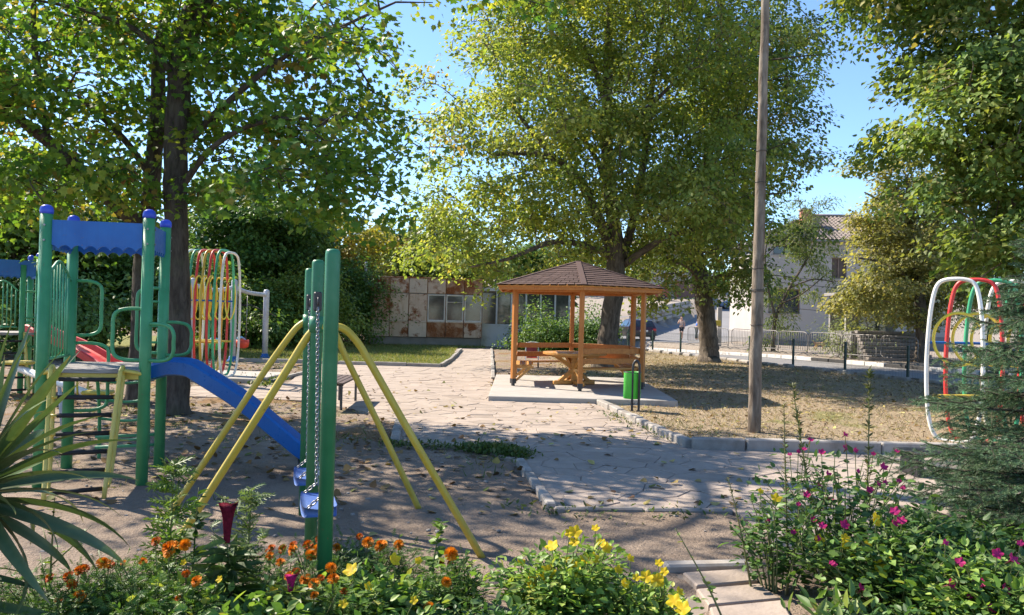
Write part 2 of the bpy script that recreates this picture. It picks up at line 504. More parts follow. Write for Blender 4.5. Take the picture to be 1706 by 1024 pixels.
col = mixc(nt, mixc(nt, ramp(nt, nB, .5, .75), (0, 0, 0), (.6, .6, .6)), col, (.165, .118, .085))
col = mixc(nt, mixc(nt, ramp(nt, nC, .62, .72), (0, 0, 0), (.55, .55, .55)), col, (.38, .31, .245))
def addf(a, b_, k):
    mu = nt.nodes.new('ShaderNodeMath'); mu.operation = 'MULTIPLY_ADD'
    nt.links.new(b_, mu.inputs[0]); mu.inputs[1].default_value = k; nt.links.new(a, mu.inputs[2]); return mu.outputs[0]
lit = ramp(nt, addf(sep.outputs[2], nD, 1.2), .9, 1.15)
col = mixc(nt, lit, col, mixc(nt, ramp(nt, nC, .4, .6), (.19, .11, .055), (.30, .20, .11)))
dry = ramp(nt, addf(sep.outputs[1], nD, .9), .75, 1.1)
col = mixc(nt, dry, col, mixc(nt, ramp(nt, nC, .35, .65), (.40, .315, .215), (.26, .195, .13)))
grn = ramp(nt, addf(sep.outputs[0], nD, .9), .72, 1.1)
col = mixc(nt, grn, col, mixc(nt, ramp(nt, nC, .35, .65), (.17, .19, .06), (.27, .24, .10)))
ya = nt.nodes.new('ShaderNodeAttribute'); ya.attribute_name = 'yard'
col = mixc(nt, ya.outputs['Fac'], col, mixc(nt, ramp(nt, nB, .35, .65), (.36, .305, .25), (.29, .245, .20)))
nt.links.new(col, b.inputs['Base Color']); b.inputs['Roughness'].default_value = .95; b.inputs['Specular IOR Level'].default_value = .1
ad = nt.nodes.new('ShaderNodeMath'); ad.operation = 'ADD'; nt.links.new(nB, ad.inputs[0]); nt.links.new(nC, ad.inputs[1])
bump(nt, ad.outputs[0], b, .8, .05)
M['ground'] = m
ground = raw_obj('ground', me, m); tag(ground, kind='structure')

# far hill behind the trees
mb = MB(); n = 60
vs = []; fs = []
for j in range(10):
    for i in range(n):
        a = lerp(-.95, .9, i / (n - 1)); rr = lerp(210, 420, j / 9)
        h = (3 + 22 * (j / 9) ** .7) * (.75 + .5 * float(fbm(i * .13, j * .2, 1, 4))) * (1 if a < .1 else .75)
        vs.append((math.sin(a) * rr, math.cos(a) * rr, h if j else -2))
for j in range(9):
    for i in range(n - 1): fs.append((j * n + i, j * n + i + 1, (j + 1) * n + i + 1, (j + 1) * n + i))
mb.add(vs, fs, True)
M['hill'] = surf('wooded_hill', (.06, .085, .035), (.10, .11, .045), rough=.95, scale=.12, bstr=1, bscale=.25, bdist=3, spec=.05)
struct('hill', mb, M['hill'])

# ------------------------------------------------------------------ road
mb = MB(); vs = []; fs = []; nt_ = 70; ns = 8
for i in range(nt_):
    for j in range(ns):
        t = lerp(-16, 31, i / (nt_ - 1)); s = lerp(.9, 5.0, j / (ns - 1))
        p = fpt(t, s); vs.append((p.x, p.y, p.z + .012))
for i in range(nt_ - 1):
    for j in range(ns - 1): a = i * ns + j; fs.append((a, a + 1, a + ns + 1, a + ns))
mb.add(vs, fs, True)
struct('road', mb, M['asphalt'])
mb = MB(); vs = []; fs = []; n1, n2 = 60, 40
for i in range(n1):
    y = lerp(47, 140, (i / (n1 - 1)) ** 1.3)
    xl = max(11.2 - (y - 22) * .336 + 1.2, -8) if y < 62 else lerp(-2.2, 10.3 + (y - 70) * .46 + 2.6, sstep(62, 70, y))
    xr = 12 + (y - 47) * .55
    for j in range(n2):
        x = lerp(xl, xr, j / (n2 - 1)); vs.append((x, y, float(H(x, y)) + .02))
for i in range(n1 - 1):
    for j in range(n2 - 1): a = i * n2 + j; fs.append((a, a + 1, a + n2 + 1, a + n2))
mb.add(vs, fs, True)
struct('road', mb, M['asphalt'])
# black and white painted kerb along the far side of the road
M['kerbw'] = surf('white_kerb_paint', (.70, .68, .64), (.55, .52, .48), rough=.8, scale=5, dirt=(.30, .27, .24))
M['kerbb'] = surf('black_kerb_paint', (.035, .034, .034), (.06, .056, .053), rough=.8, scale=5)
kr = thing('kerb', None, None, fpt(0, 5.1)); tag(kr, kind='structure')
for k in range(-14, 29):
    a, b_ = fpt(k * 1.0 + .02, 5.08), fpt(k * 1.0 + .98, 5.08)
    a.z += .05; b_.z += .05
    mbk = MB().bar(a, b_, .18, .2, bev=.015)
    mbk.build('kerb_stone', M['kerbb'] if k in (1, 4, 5, 8, 9) else M['kerbw'], kr)

# ------------------------------------------------------------------ plaza of irregular flagstones
mb = MB()
mb.add([(x, y, .006) for x, y in PLAZA], [tuple(range(len(PLAZA)))])
plaza = struct('plaza', mb, M['joint'])
def clip(poly, nx_, ny_, c):
    out = []; n = len(poly)
    for i in range(n):
        a = poly[i]; b_ = poly[(i + 1) % n]
        da = a[0] * nx_ + a[1] * ny_ - c; db = b_[0] * nx_ + b_[1] * ny_ - c
        if da <= 0: out.append(a)
        if (da < 0 < db) or (db < 0 < da):
            t = da / (da - db); out.append((a[0] + (b_[0] - a[0]) * t, a[1] + (b_[1] - a[1]) * t))
    return out
def area(p): return .5 * sum(p[i][0] * p[(i + 1) % len(p)][1] - p[(i + 1) % len(p)][0] * p[i][1] for i in range(len(p)))
pa = np.array(PLAZA)
x0, x1, y0, y1 = pa[:, 0].min(), pa[:, 0].max(), pa[:, 1].min(), pa[:, 1].max()
STEP = .36
seeds = []
for j in range(int((y1 - y0) / STEP) + 3):
    for i in range(int((x1 - x0) / STEP) + 3):
        seeds.append((x0 + (i - 1 + rnd.uniform(-.42, .42) + .5 * (j % 2)) * STEP * 1.12, y0 + (j - 1 + rnd.uniform(-.42, .42)) * STEP * .92))
sa = np.array(seeds)
stones = []
PL = PLAZA if area(PLAZA) > 0 else PLAZA[::-1]
ctrs = []
for k, (sx, sy) in enumerate(seeds):
    d2 = (sa[:, 0] - sx) ** 2 + (sa[:, 1] - sy) ** 2
    near_i = np.argsort(d2)[1:16]
    poly = [(sx - 1.2, sy - 1.2), (sx + 1.2, sy - 1.2), (sx + 1.2, sy + 1.2), (sx - 1.2, sy + 1.2)]
    for q in near_i:
        ax, ay = sa[q]; ddx, ddy = ax - sx, ay - sy; L = math.hypot(ddx, ddy)
        poly = clip(poly, ddx / L, ddy / L, (ddx * (sx + ax) / 2 + ddy * (sy + ay) / 2) / L - rnd.uniform(.0015, .006))
    if len(poly) < 3: continue
    ins = in_poly(np.array([p[0] for p in poly]), np.array([p[1] for p in poly]), PLAZA)
    if not ins.any() and not in_poly(np.array([sx]), np.array([sy]), PLAZA)[0]: continue
    if not ins.all():
        sub = PL
        m_ = len(poly)
        for i in range(m_):                              # plaza outline cut by the convex cell
            ax, ay = poly[i]; bx, by = poly[(i + 1) % m_]
            ex, ey = bx - ax, by - ay; L = math.hypot(ex, ey)
            if L < 1e-6: continue
            sub = clip(sub, ey / L, -ex / L, (ey * ax - ex * ay) / L)
            if len(sub) < 3: break
        poly = sub
    if len(poly) < 3 or abs(area(poly)) < .012: continue
    # drop near-duplicate corners
    q = [poly[0]]
    for p in poly[1:]:
        if math.hypot(p[0] - q[-1][0], p[1] - q[-1][1]) > .025: q.append(p)
    if len(q) > 3 and math.hypot(q[0][0] - q[-1][0], q[0][1] - q[-1][1]) < .025: q.pop()
    if len(q) < 3: continue
    c = (sum(p[0] for p in q) / len(q), sum(p[1] for p in q) / len(q))
    if len(q) > 5 and rnd.random() < .0: continue
    stones.append((c, q))
def showing(c):                                          # inside the photographed area, nearest first
    px = 853 + c[0] / c[1] * 1300
    hidden = px > 1330 and c[1] < 9.4
    return c[1] if -30 < px < 1740 and not hidden else 900 + c[1]
stones.sort(key=lambda s: showing(s[0]))
far_stones = MB()
for k, (c, q) in enumerate(stones):
    jz = rnd.uniform(-.004, .005); tx, ty = rnd.uniform(-.008, .008), rnd.uniform(-.008, .008)
    mbs = MB().prism(q, -.03, .012 + jz, cham=.006)
    mbs.v = [(x, y, z + ((x - c[0]) * tx + (y - c[1]) * ty if z > 0 else 0)) for x, y, z in mbs.v]
    if k < 298 and showing(c) < 800:
        mbs.build('flagstone', M['stone'], plaza)
    else: far_stones.add(mbs.v, mbs.f)
M['stone_far'] = surf('paving_stone_far', (.385, .315, .262), (.30, .246, .205), rough=.85, scale=2.2, dirt=(.27, .22, .185), dirt_lo=.5, dirt_hi=.8, dscale=1.5, bstr=.5, bscale=24, bdist=.01, spec=.2)
tag(far_stones.build('flagstones_beyond', M['stone_far'], plaza), kind='stuff')

# ------------------------------------------------------------------ kerbs
def kerb(px, w, h, step, sunk=.06, z0=0.0, zpx=0.0, jit=.01):
    line = [G(q[0], q[1], zpx) for q in px]
    root = thing('kerb', None, None, (line[0].x, line[0].y, 0)); tag(root, kind='structure')
    for a, b_ in zip(line[:-1], line[1:]):
        L = (b_ - a).length; n = max(1, round(L / step))
        for i in range(n):
            p = a.lerp(b_, i / n + .008 / L); q = a.lerp(b_, (i + 1) / n - .008 / L)
            dz = rnd.uniform(-jit, jit); dn = (b_ - a).cross(Vector((0, 0, 1))).normalized() * rnd.uniform(-jit, jit)
            zc = z0 + (h - sunk) / 2 + dz
            MB().bar((p.x + dn.x, p.y + dn.y, zc), (q.x + dn.x, q.y + dn.y, zc + rnd.uniform(-jit, jit) * .6), w, h + sunk, bev=.014).build('kerb_stone', M['kerb'], root)
    return root
kerb([(994, 671), (1035, 692), (1085, 716), (1120, 733), (1148, 747)], .13, .10, .55, jit=.014)
kerb([(1152, 748), (1330, 753), (1600, 761), (1760, 766)], .14, .15, .85)
kerb([(867, 772), (917, 847)], .09, .055, .62)
kerb([(922, 850), (1222, 853)], .06, .03, .8, jit=.004)
kerb([(395, 602), (735, 612), (752, 601), (768, 584)], .11, .11, 1.0)
kerb([(819, 582), (822, 632)], .10, .06, .9)
kerb([(656, 739), (665, 706)], .11, .08, .6)
kerb([(440, 640), (512, 622)], .12, .07, .8)
# loose path slabs among the flowers at the bottom of the frame
path = MB()
poly = gp([(1128, 957), (1262, 948), (1330, 1000), (1345, 1075), (1150, 1075)])
path.add([(x, y, -.004) for x, y in poly], [tuple(range(len(poly)))])
path = struct('path', path, M['joint'])
for px in ([(1138, 962), (1252, 955), (1262, 975), (1160, 984)], [(1160, 989), (1266, 980), (1300, 1005), (1180, 1016)], [(1182, 1022), (1303, 1010), (1322, 1045), (1190, 1052)]):
    MB().prism(gp(px), -.03, .03 + rnd.uniform(0, .012), cham=.012).build('slab', M['stone'], path)
kerb([(1105, 948), (1255, 944)], .1, .05, .7)

# ================================================================== play tower with blue slide
def valance(mb, a, b, ztop, zlow, n, depth=.022, amp=.035):
    """scalloped board between two points"""
    a = Vector(a); b = Vector(b); d = b - a
    pts = []
    K = n * 8
    for i in range(K + 1):
        t = i / K; z = zlow + amp * abs(math.cos(math.pi * t * n)) ** .8 * 1.0
        pts.append((t, z))
    nrm = d.cross(Vector((0, 0, 1))).normalized() * depth / 2
    vs = []; fs = []
    for sgn in (-1, 1):
        for t, z in pts:
            p = a + d * t
            vs.append(Vector((p.x, p.y, z)) + nrm * sgn); vs.append(Vector((p.x, p.y, ztop)) + nrm * sgn)
    m_ = 2 * (K + 1)
    for i in range(K):
        fs.append((2 * i, 2 * i + 2, 2 * i + 3, 2 * i + 1))
        fs.append((m_ + 2 * i, m_ + 2 * i + 1, m_ + 2 * i + 3, m_ + 2 * i + 2))
        fs.append((2 * i, m_ + 2 * i, m_ + 2 * i + 2, 2 * i + 2))
        fs.append((2 * i + 1, 2 * i + 3, m_ + 2 * i + 3, m_ + 2 * i + 1))
    fs += [(0, 1, m_ + 1, m_), (2 * K, m_ + 2 * K, m_ + 2 * K + 1, 2 * K + 1)]
    mb.add(vs, fs); return mb
def loop_rail(a, b, z0, z1, bulge, r=.016):
    """D-shaped handle: leaves the post at z1, comes back at z0"""
    a = Vector(a); d = Vector(b).normalized() * bulge; c = .09
    return [a + Vector((0, 0, z1)), a + d * .55 + Vector((0, 0, z1)), a + d * .88 + Vector((0, 0, z1 - c * .3)), a + d + Vector((0, 0, z1 - c)),
            a + d + Vector((0, 0, (z0 + z1) / 2)), a + d + Vector((0, 0, z0 + c)), a + d * .88 + Vector((0, 0, z0 + c * .3)), a + d * .55 + Vector((0, 0, z0)), a + Vector((0, 0, z0))]
def slide_mesh(path, width, side, wall_h=.11, th=.02):
    """trough slide swept along a path in 3D; side = horizontal unit vector across"""
    mb = MB(); vs = []; prof = [(-width / 2 - .02, wall_h - .02), (-width / 2, wall_h), (-width / 2 + .02, wall_h - .005), (-width / 2 + .045, .015), (-width / 2 + .09, 0), (width / 2 - .09, 0), (width / 2 - .045, .015), (width / 2 - .02, wall_h - .005), (width / 2, wall_h), (width / 2 + .02, wall_h - .02),
                                (width / 2 + .012, -th), (width / 2 - .09, -th - .02), (-width / 2 + .09, -th - .02), (-width / 2 - .012, -th)]
    n = len(prof); pts, T, U = frames(path); S = Vector(side)
    for p, t in zip(pts, T):
        up = S.cross(t).normalized()
        if up.z < 0: up = -up
        for (x, z) in prof: vs.append(p + S * x + up * z)
    fs = []
    for i in range(len(pts) - 1):
        for k in range(n): fs.append((i * n + k, i * n + (k + 1) % n, (i + 1) * n + (k + 1) % n, (i + 1) * n + k))
    fs += [tuple(reversed(range(n))), tuple((len(pts) - 1) * n + k for k in range(n))]
    mb.add(vs, fs); return mb
def dome_post(mb, p, r, z0, z1, seg=20):
    return mb.lathe([(r, z0), (r, z1)], (p[0], p[1], 0), seg)
def cap(p, r, z, h):
    return MB().lathe([(r * 1.05, z - .012), (r * 1.09, z + .01), (r * 1.08, z + h * .35), (r * .95, z + h * .7), (r * .55, z + h * .93), (.001, z + h)], (p[0], p[1], 0), 20)
def rung_ladder(root, topL, topR, footL, footR, n, rmat, lmat, r=.018):
    """two looped side rails with dark rungs between"""
    for top, foot in ((topL, footL), (topR, footR)):
        top = Vector(top); foot = Vector(foot); d = foot - top; dn = d.normalized()
        side = (Vector(topR) - Vector(topL)).normalized(); fwd = dn.cross(side).normalized()
        o = fwd * .048
        pts = [foot + o, top + o + dn * .12, top + o * .9 + dn * .04, top - dn * .015, top - o * .9 + dn * .04, top - o + dn * .12, top - o + dn * (d.length * .8), foot + o * .55 - dn * .10]
        MB().tube(spline(pts, 6), r, 10).build('side_rail', lmat, root)
    for k in range(n):
        t = (k + .65) / (n + .25)
        a = Vector(topL).lerp(footL, t); b = Vector(topR).lerp(footR, t)
        MB().tube([a, a.lerp(b, .10)], .013, 8).build('rung_end', lmat, root); MB().tube([a.lerp(b, .92), b], .013, 8).build('rung_end', lmat, root)
        MB().tube([a.lerp(b, .10), a.lerp(b, .92)], .019, 10).build('rung', rmat, root)

FL, FR, BR, BL = Vector((-4.03, 6.72, 0)), Vector((-3.215, 6.87, 0)), Vector((-3.42, 7.66, 0)), Vector((-4.235, 7.5, 0))
ax = (FR - FL).normalized(); ay = (BR - FR).normalized()
tw = thing('play_tower', 'green play tower with blue scalloped boards and blue slide beside the yellow legged swing', 'play tower', (FL + BR) / 2)
for q, zt in ((FL, 2.36), (FR, 2.36), (BR, 2.36), (BL, 2.36)):
    po = dome_post(MB(), q, .05, -.12, zt).build('post', M['green'], tw)
    cap(q, .05, zt, .07).build('post_cap', M['cap'], po)
for a, b, n, flip in ((FL, FR, 7, 0), (FR, BR, 7, 0), (BL, BR, 7, 0), (FL, BL, 7, 0)):
    d = (b - a).normalized() * .05
    valance(MB(), a + d, b - d, 2.30, 2.05, n).build('scalloped_board', M['blue'], tw)
for q, d in ((FL, -ay), (FR, -ay), (FR, ax), (BR, ax)):
    for z in (2.12, 2.25):
        c_ = q + d * .048 + Vector((0, 0, z))
        MB().tube([c_, c_ + d * .010], .009, 8).build('bolt', M['steel'], tw)
MB().prism([tuple((FL + ax * .03 - ay * .05)[:2]), tuple((FR - ax * .03 - ay * .05)[:2]), tuple((BR - ax * .03 + ay * .05)[:2]), tuple((BL + ax * .03 + ay * .05)[:2])], .985, 1.02, cham=.006).build('platform', M['oldwood'], tw)
for a, b in ((FL, FR), (BL, BR)): MB().bar(a + Vector((0, 0, .955)), b + Vector((0, 0, .955)), .04, .05).build('platform_bearer', M['ladder'], tw)
# barred side panel on the left
sp = MB()
n_b = 8
z0, z1 = 1.09, 1.93
a = FL + ay * .06; b = BL - ay * .06
top = [a + Vector((0, 0, 1.80))] + [a.lerp(b, t) + Vector((0, 0, 1.84 + .12 * math.sin(math.pi * t) ** 2)) for t in (.12, .25, .4, .5, .6, .75, .88)] + [b + Vector((0, 0, 1.80))]
tp = spline(top, 4)
MB().tube(tp, .014, 8).build('panel_rail', M['ltgreen'], tw)
MB().tube([a + Vector((0, 0, z0)), b + Vector((0, 0, z0))], .014, 8).build('panel_rail', M['ltgreen'], tw)
for k in range(n_b):
    t = (k + .5) / n_b; p = a.lerp(b, t)
    zz = 1.84 + .115 * math.sin(math.pi * t) ** 2 - .01
    MB().tube([p + Vector((0, 0, z0)), p + Vector((0, 0, zz))], .009, 8).build('bar', M['ltgreen'], tw)
# D handles
def handle(p, d, z0, z1, bulge): MB().tube(spline(loop_rail(p, d, z0, z1, bulge), 5), .0165, 10).build('hand_rail', M['green'], tw)
handle(BL, ax, 1.28, 1.80, .27)
handle(BL, ax * .9 + ay * .2, .55, 1.2, .33)
handle(FR, -ax, 1.10, 1.55, .27)
handle(FR, ax * .8 - ay * .45, 1.10, 1.42, .30)
handle(BR, ax * .9 - ay * .3, 1.10, 1.42, .30)
handle(BR, -ax, 1.12, 1.75, .24)
for z in (1.22, 1.38, 1.62):
    MB().tube([BR - ax * .0 + Vector((0, 0, z)), BR - ax * .2 + Vector((0, 0, z))], .012, 8).build('hand_rung', M['green'], tw)
# curved climbing frame at the back
for s in (0, 1):
    p = BL.lerp(BR, .22 + .56 * s)
    MB().tube(spline([p + Vector((0, 0, 1.0)) + ay * .02, p + ay * .18 + Vector((0, 0, .95)), p + ay * .34 + Vector((0, 0, .7)), p + ay * .42 + Vector((0, 0, .35)), p + ay * .44 + Vector((0, 0, -.05))], 6), .017, 10).build('climber_rail', M['green'], tw)
for k, (oy, z) in enumerate(((.28, .82), (.36, .62), (.41, .42), (.43, .22))):
    a = BL.lerp(BR, .22) + ay * oy; b = BL.lerp(BR, .78) + ay * oy
    mid = (a + b) / 2 + ay * .07 - Vector((0, 0, .035))
    MB().tube(spline([a + Vector((0, 0, z)), mid + Vector((0, 0, z)), b + Vector((0, 0, z))], 8), .014, 8).build('climber_rung', M['ltgreen'], tw)
for z in (.32, .22):
    MB().tube([BR + Vector((0, 0, z)), FR.lerp(BR, .2) - ax * .55 + ay * .5 + Vector((0, 0, z))], .015, 8).build('brace', M['ltgreen'], tw)
# ladder
tL = FL.lerp(FR, .13) - ay * .08 + Vector((0, 0, 1.03)); tR = FL.lerp(FR, .80) - ay * .08 + Vector((0, 0, 1.03))
fL = G(76, 838) + Vector((0, 0, -.02)); fR = G(176, 828) + Vector((0, 0, -.02))
rung_ladder(tw, tL, tR, fL, fR, 7, M['rubber'], M['ladder'])
MB().tube(spline([tR + Vector((0, 0, -.02)), FR - ax * .1 - ay * .07 + Vector((0, 0, 1.0)), FR - ax * .02 - ay * .03 + Vector((0, 0, .98))], 5), .018, 8).build('ladder_hook', M['ladder'], tw)
MB().tube(spline([tL + Vector((0, 0, -.02)), FL + ax * .08 - ay * .07 + Vector((0, 0, 1.0)), FL + ax * .02 - ay * .03 + Vector((0, 0, .98))], 5), .018, 8).build('ladder_hook', M['ladder'], tw)
# slide
s0 = FR.lerp(BR, .5) + Vector((0, 0, 1.02)); e0 = Vector((-1.93, 7.62, 0))
dh = Vector((e0.x - s0.x, e0.y - s0.y, 0)); Ls = dh.length; dh.normalize()
prof = [(-.02, .985), (.08, 1.01), (.16, 1.03), (.30, 1.02), (.41, .955), (Ls * .55, .70), (Ls * .8, .40), (Ls * .93, .245), (Ls, .205), (Ls + .07, .20)]
pth = spline([Vector((s0.x, s0.y, 0)) + dh * t + Vector((0, 0, z - .05)) for t, z in prof], 5)
side = Vector((-dh.y, dh.x, 0))
slide_mesh(pth, .44, side).build('slide', M['slide'], tw)
for w in (-.12, .12):
    q = Vector((s0.x, s0.y, 0)) + dh * (Ls * .93) + side * w
    MB().tube([q + Vector((0, 0, -.08)), q + Vector((0, 0, .18))], .018, 8).build('slide_support', M['black'], tw)

# ================================================================== second tower with red slide
A = P(-46, 560, 13.2); 
def flat(p): return Vector((p.x, p.y, 0))
TFL, TFR = flat(P(-30, 560, 13.0)), flat(P(62, 560, 13.5))
bx = (TFR - TFL).normalized(); by = Vector((-bx.y, bx.x, 0))
TBL, TBR = TFL + by * .95, TFR + by * .95
t2 = thing('play_tower', 'smaller looking green and blue play tower with red slide at the left edge', 'play tower', (TFL + TBR) / 2)
for q in (TFL, TFR, TBL, TBR):
    po = dome_post(MB(), q, .05, -.1, 2.34, 14).build('post', M['green'], t2)
    cap(q, .05, 2.34, .085).build('post_cap', M['cap'], po)
for a, b in ((TFL, TFR), (TFR, TBR), (TBL, TBR), (TFL, TBL)):
    d = (b - a).normalized() * .05
    valance(MB(), a + d, b - d, 2.28, 1.98, 7).build('scalloped_board', M['blue'], t2)
MB().prism([tuple(q[:2]) for q in (TFL, TFR, TBR, TBL)], 1.0, 1.04).build('platform', M['oldwood'], t2)
# panel of bars on the front
a, b = TFL.lerp(TFR, .08), TFL.lerp(TFR, .62)
MB().tube(spline([a + Vector((0, 0, 1.75)), a.lerp(b, .25) + Vector((0, 0, 1.86)), a.lerp(b, .5) + Vector((0, 0, 1.92)), a.lerp(b, .75) + Vector((0, 0, 1.86)), b + Vector((0, 0, 1.75))], 4), .014, 8).build('panel_rail', M['ltgreen'], t2)
MB().tube([a + Vector((0, 0, 1.14)), b + Vector((0, 0, 1.14))], .014, 8).build('panel_rail', M['ltgreen'], t2)
for k in range(7):
    t = (k + .5) / 7; p = a.lerp(b, t)
    MB().tube([p + Vector((0, 0, 1.14)), p + Vector((0, 0, 1.76 + .14 * math.sin(math.pi * t)))], .01, 6).build('bar', M['ltgreen'], t2)
dome_post(MB(), b + bx * .07, .045, -.1, 2.2, 12).build('post', M['green'], t2)
for d_, z0_, z1_ in ((bx, 1.3, 1.75), (bx, .8, 1.22)):
    MB().tube(spline(loop_rail(b + bx * .07, d_, z0_, z1_, .28), 4), .016, 8).build('hand_rail', M['green'], t2)
    MB().tube(spline(loop_rail(TFR - by * .02, bx, z0_ - .1, z1_ - .1, .26), 4), .016, 8).build('hand_rail', M['green'], t2)
rung_ladder(t2, TFL.lerp(TFR, .25) - by * .06 + Vector((0, 0, 1.03)), TFL.lerp(TFR, .75) - by * .06 + Vector((0, 0, 1.03)), TFL.lerp(TFR, .22) - by * .6, TFL.lerp(TFR, .78) - by * .6, 5, M['rubber'], M['ladder'])
s1 = TFR.lerp(TBR, .45); e1 = flat(P(228, 600, 12.7))
dh = (e1 - s1); Ls = dh.length; dh.normalize(); side = Vector((-dh.y, dh.x, 0))
prof = [(-.02, 1.03), (.15, 1.07), (.32, 1.0), (Ls * .5, .76), (Ls * .82, .45), (Ls * .93, .40), (Ls + .05, .40)]
slide_mesh(spline([s1 + dh * t + Vector((0, 0, z)) for t, z in prof], 4), .42, side).build('slide', M['red'], t2)
for w in (-.12, .12):
    q = s1 + dh * (Ls * .93) + side * w
    MB().tube([q + Vector((0, 0, -.08)), q + Vector((0, 0, .36))], .018, 8).build('slide_support', M['black'], t2)

# ================================================================== see-saw behind the near tower
sa_, sb_ = P(28, 612, 9.6), P(166, 662, 9.0)
ss = thing('seesaw', 'white seesaw beam with a yellow seat behind the yellow ladder of the near play tower', 'seesaw', (sa_.x * .5 + sb_.x * .5, 9.3, 0))
MB().tube([sa_, sb_], .045, 12).build('beam', M['white'], ss)
mid = (sa_ + sb_) / 2
for sgn in (-1, 1):
    MB().tube([(mid.x, mid.y + .16 * sgn, -.05), (mid.x, mid.y + .05 * sgn, mid.z - .03)], .022, 8).build('support_leg', M['gray'], ss)
MB().box(sb_ + Vector((-.02, 0, .06)), (.30, .22, .045), rz=.1, bev=.015).build('seat', M['yellow'], ss)
MB().tube(spline([sb_ + Vector((-.2, -.1, .04)), sb_ + Vector((-.2, -.1, .22)), sb_ + Vector((-.2, .1, .22)), sb_ + Vector((-.2, .1, .04))], 4), .012, 8).build('handle', M['yellow'], ss)
MB().box(sa_ + Vector((.02, 0, .06)), (.30, .22, .045), rz=.1, bev=.015).build('seat', M['yellow'], ss)

# ================================================================== green swing with yellow legs
p1, p2, p3 = flat(P(547, 700, 4.0)), flat(P(523, 700, 4.93)), flat(P(510, 700, 6.03))
sw = thing('swing', 'green post swing with arched yellow legs and two blue seats on chains', 'swing', p2)
ln = (p3 - p1).normalized(); pr = Vector((ln.y, -ln.x, 0))
HS = 1.905
for q in (p1, p2, p3):
    MB().lathe([(.0385, -.15), (.0385, HS - .03), (.036, HS - .012), (.028, HS - .003), (.001, HS)], (q.x, q.y, 0), 28).build('post', M['dkgreen'], sw)
def leg(px, post):
    pts = [P(*q) for q in px]
    MB().tube(spline([post + Vector((0, 0, pts[0].z - .01))] + pts, 5), .0245, 14).build('arched_leg', M['yellow'], sw)
leg([(537, 544, 4.93), (522, 551, 4.93), (507, 569, 4.93), (470, 629, 4.92), (411, 722, 4.91), (351, 816, 4.90), (275, 936, 4.88)], p2)
leg([(552, 543, 4.94), (572, 547, 4.95), (590, 563, 4.97), (612, 596, 5.0), (680, 716, 5.05), (740, 820, 5.09), (806, 934, 5.13)], p2)
leg([(514, 534, 6.03), (500, 541, 6.03), (484, 558, 6.02), (441, 618, 6.01), (380, 710, 5.99), (323, 796, 5.97), (274, 870, 5.95)], p3)
leg([(530, 533, 6.04), (545, 537, 6.06), (558, 553, 6.1), (575, 592, 6.15), (620, 684, 6.22), (660, 768, 6.28), (700, 852, 6.34)], p3)
for q in (p2, p3):
    zc = 1.495
    MB().lathe([(.040, zc - .05), (.046, zc - .05), (.046, zc + .05), (.040, zc + .05)], (q.x, q.y, 0), 22).build('leg_collar', M['dkgreen'], sw)
def chain(a, b, r=.0042, link=.034):
    a = Vector(a); b = Vector(b); d = b - a; n = max(2, int(d.length / (link * .74))); dn = d.normalized(); u = dn.orthogonal().normalized(); w = dn.cross(u)
    mb = MB()
    for k in range(n):
        c = a + d * ((k + .5) / n); x = u if k % 2 else w
        pts = []
        for j in range(10):
            t = 2 * math.pi * j / 10
            pts.append(c + dn * (math.cos(t) * link * .5) + x * (math.sin(t) * link * .28))
        mb.tube(pts, r, 5, closed=True)
    return mb
def bracket(q, d):
    o = MB(); c = q + d * .045 + Vector((0, 0, 1.64))
    o.box(c, (.05, .05, .12), rz=math.atan2(d.y, d.x), bev=.008); o.ring(c + d * .035, .022, .006, pr, 16, 6)
    o.build('chain_bracket', M['black'], sw)
bracket(p1, ln); bracket(p2, -ln); bracket(p2, ln); bracket(p3, -ln)
M['swingseat'] = paint('blue_seat_plastic', (.03, .09, .34), fade=(.12, .19, .40), wear=(.4, .42, .48))
for a, b, zs in ((p1, p2, .50), (p2, p3, .44)):
    mid = (a + b) / 2
    w, dpt = .40, .19
    seat = MB()
    vs = []; fs = []; nu, nv = 9, 7
    for k in range(2):
        for i in range(nu):
            for j in range(nv):
                u = i / (nu - 1) * 2 - 1; v_ = j / (nv - 1) * 2 - 1
                e = (1 - .12 * u ** 6)
                vs.append(mid + ln * (u * w / 2) + pr * (v_ * dpt / 2 * e) + Vector((0, 0, zs + (.0 if k else -.055) + .012 * (u * u) - .014 * (1 - v_ * v_) * k)))
    for k in range(2):
        for i in range(nu - 1):
            for j in range(nv - 1):
                q = k * nu * nv + i * nv + j; f = (q, q + nv, q + nv + 1, q + 1); fs.append(f if not k else f[::-1])
    rim = [i * nv for i in range(nu)] + [(nu - 1) * nv + j for j in range(1, nv)] + [i * nv + nv - 1 for i in range(nu - 2, -1, -1)] + [j for j in range(nv - 2, 0, -1)]
    for i in range(len(rim)):
        q, r_ = rim[i], rim[(i + 1) % len(rim)]; fs.append((q, r_, r_ + nu * nv, q + nu * nv))
    seat.add(vs, fs, True); so = seat.build('seat', M['swingseat'], sw)
    for e, q, d in ((-1, a, ln), (1, b, -ln)):
        chain(q + d * .08 + Vector((0, 0, 1.60)), mid + ln * (e * w * .44) + Vector((0, 0, zs + .06))).build('chain', M['steel'], sw)
        for j in (-1, 1):
            chain(mid + ln * (e * w * .44) + Vector((0, 0, zs + .06)), mid + ln * (e * w * .46) + pr * (j * dpt * .38) + Vector((0, 0, zs))).build('seat_chain', M['steel'], sw)

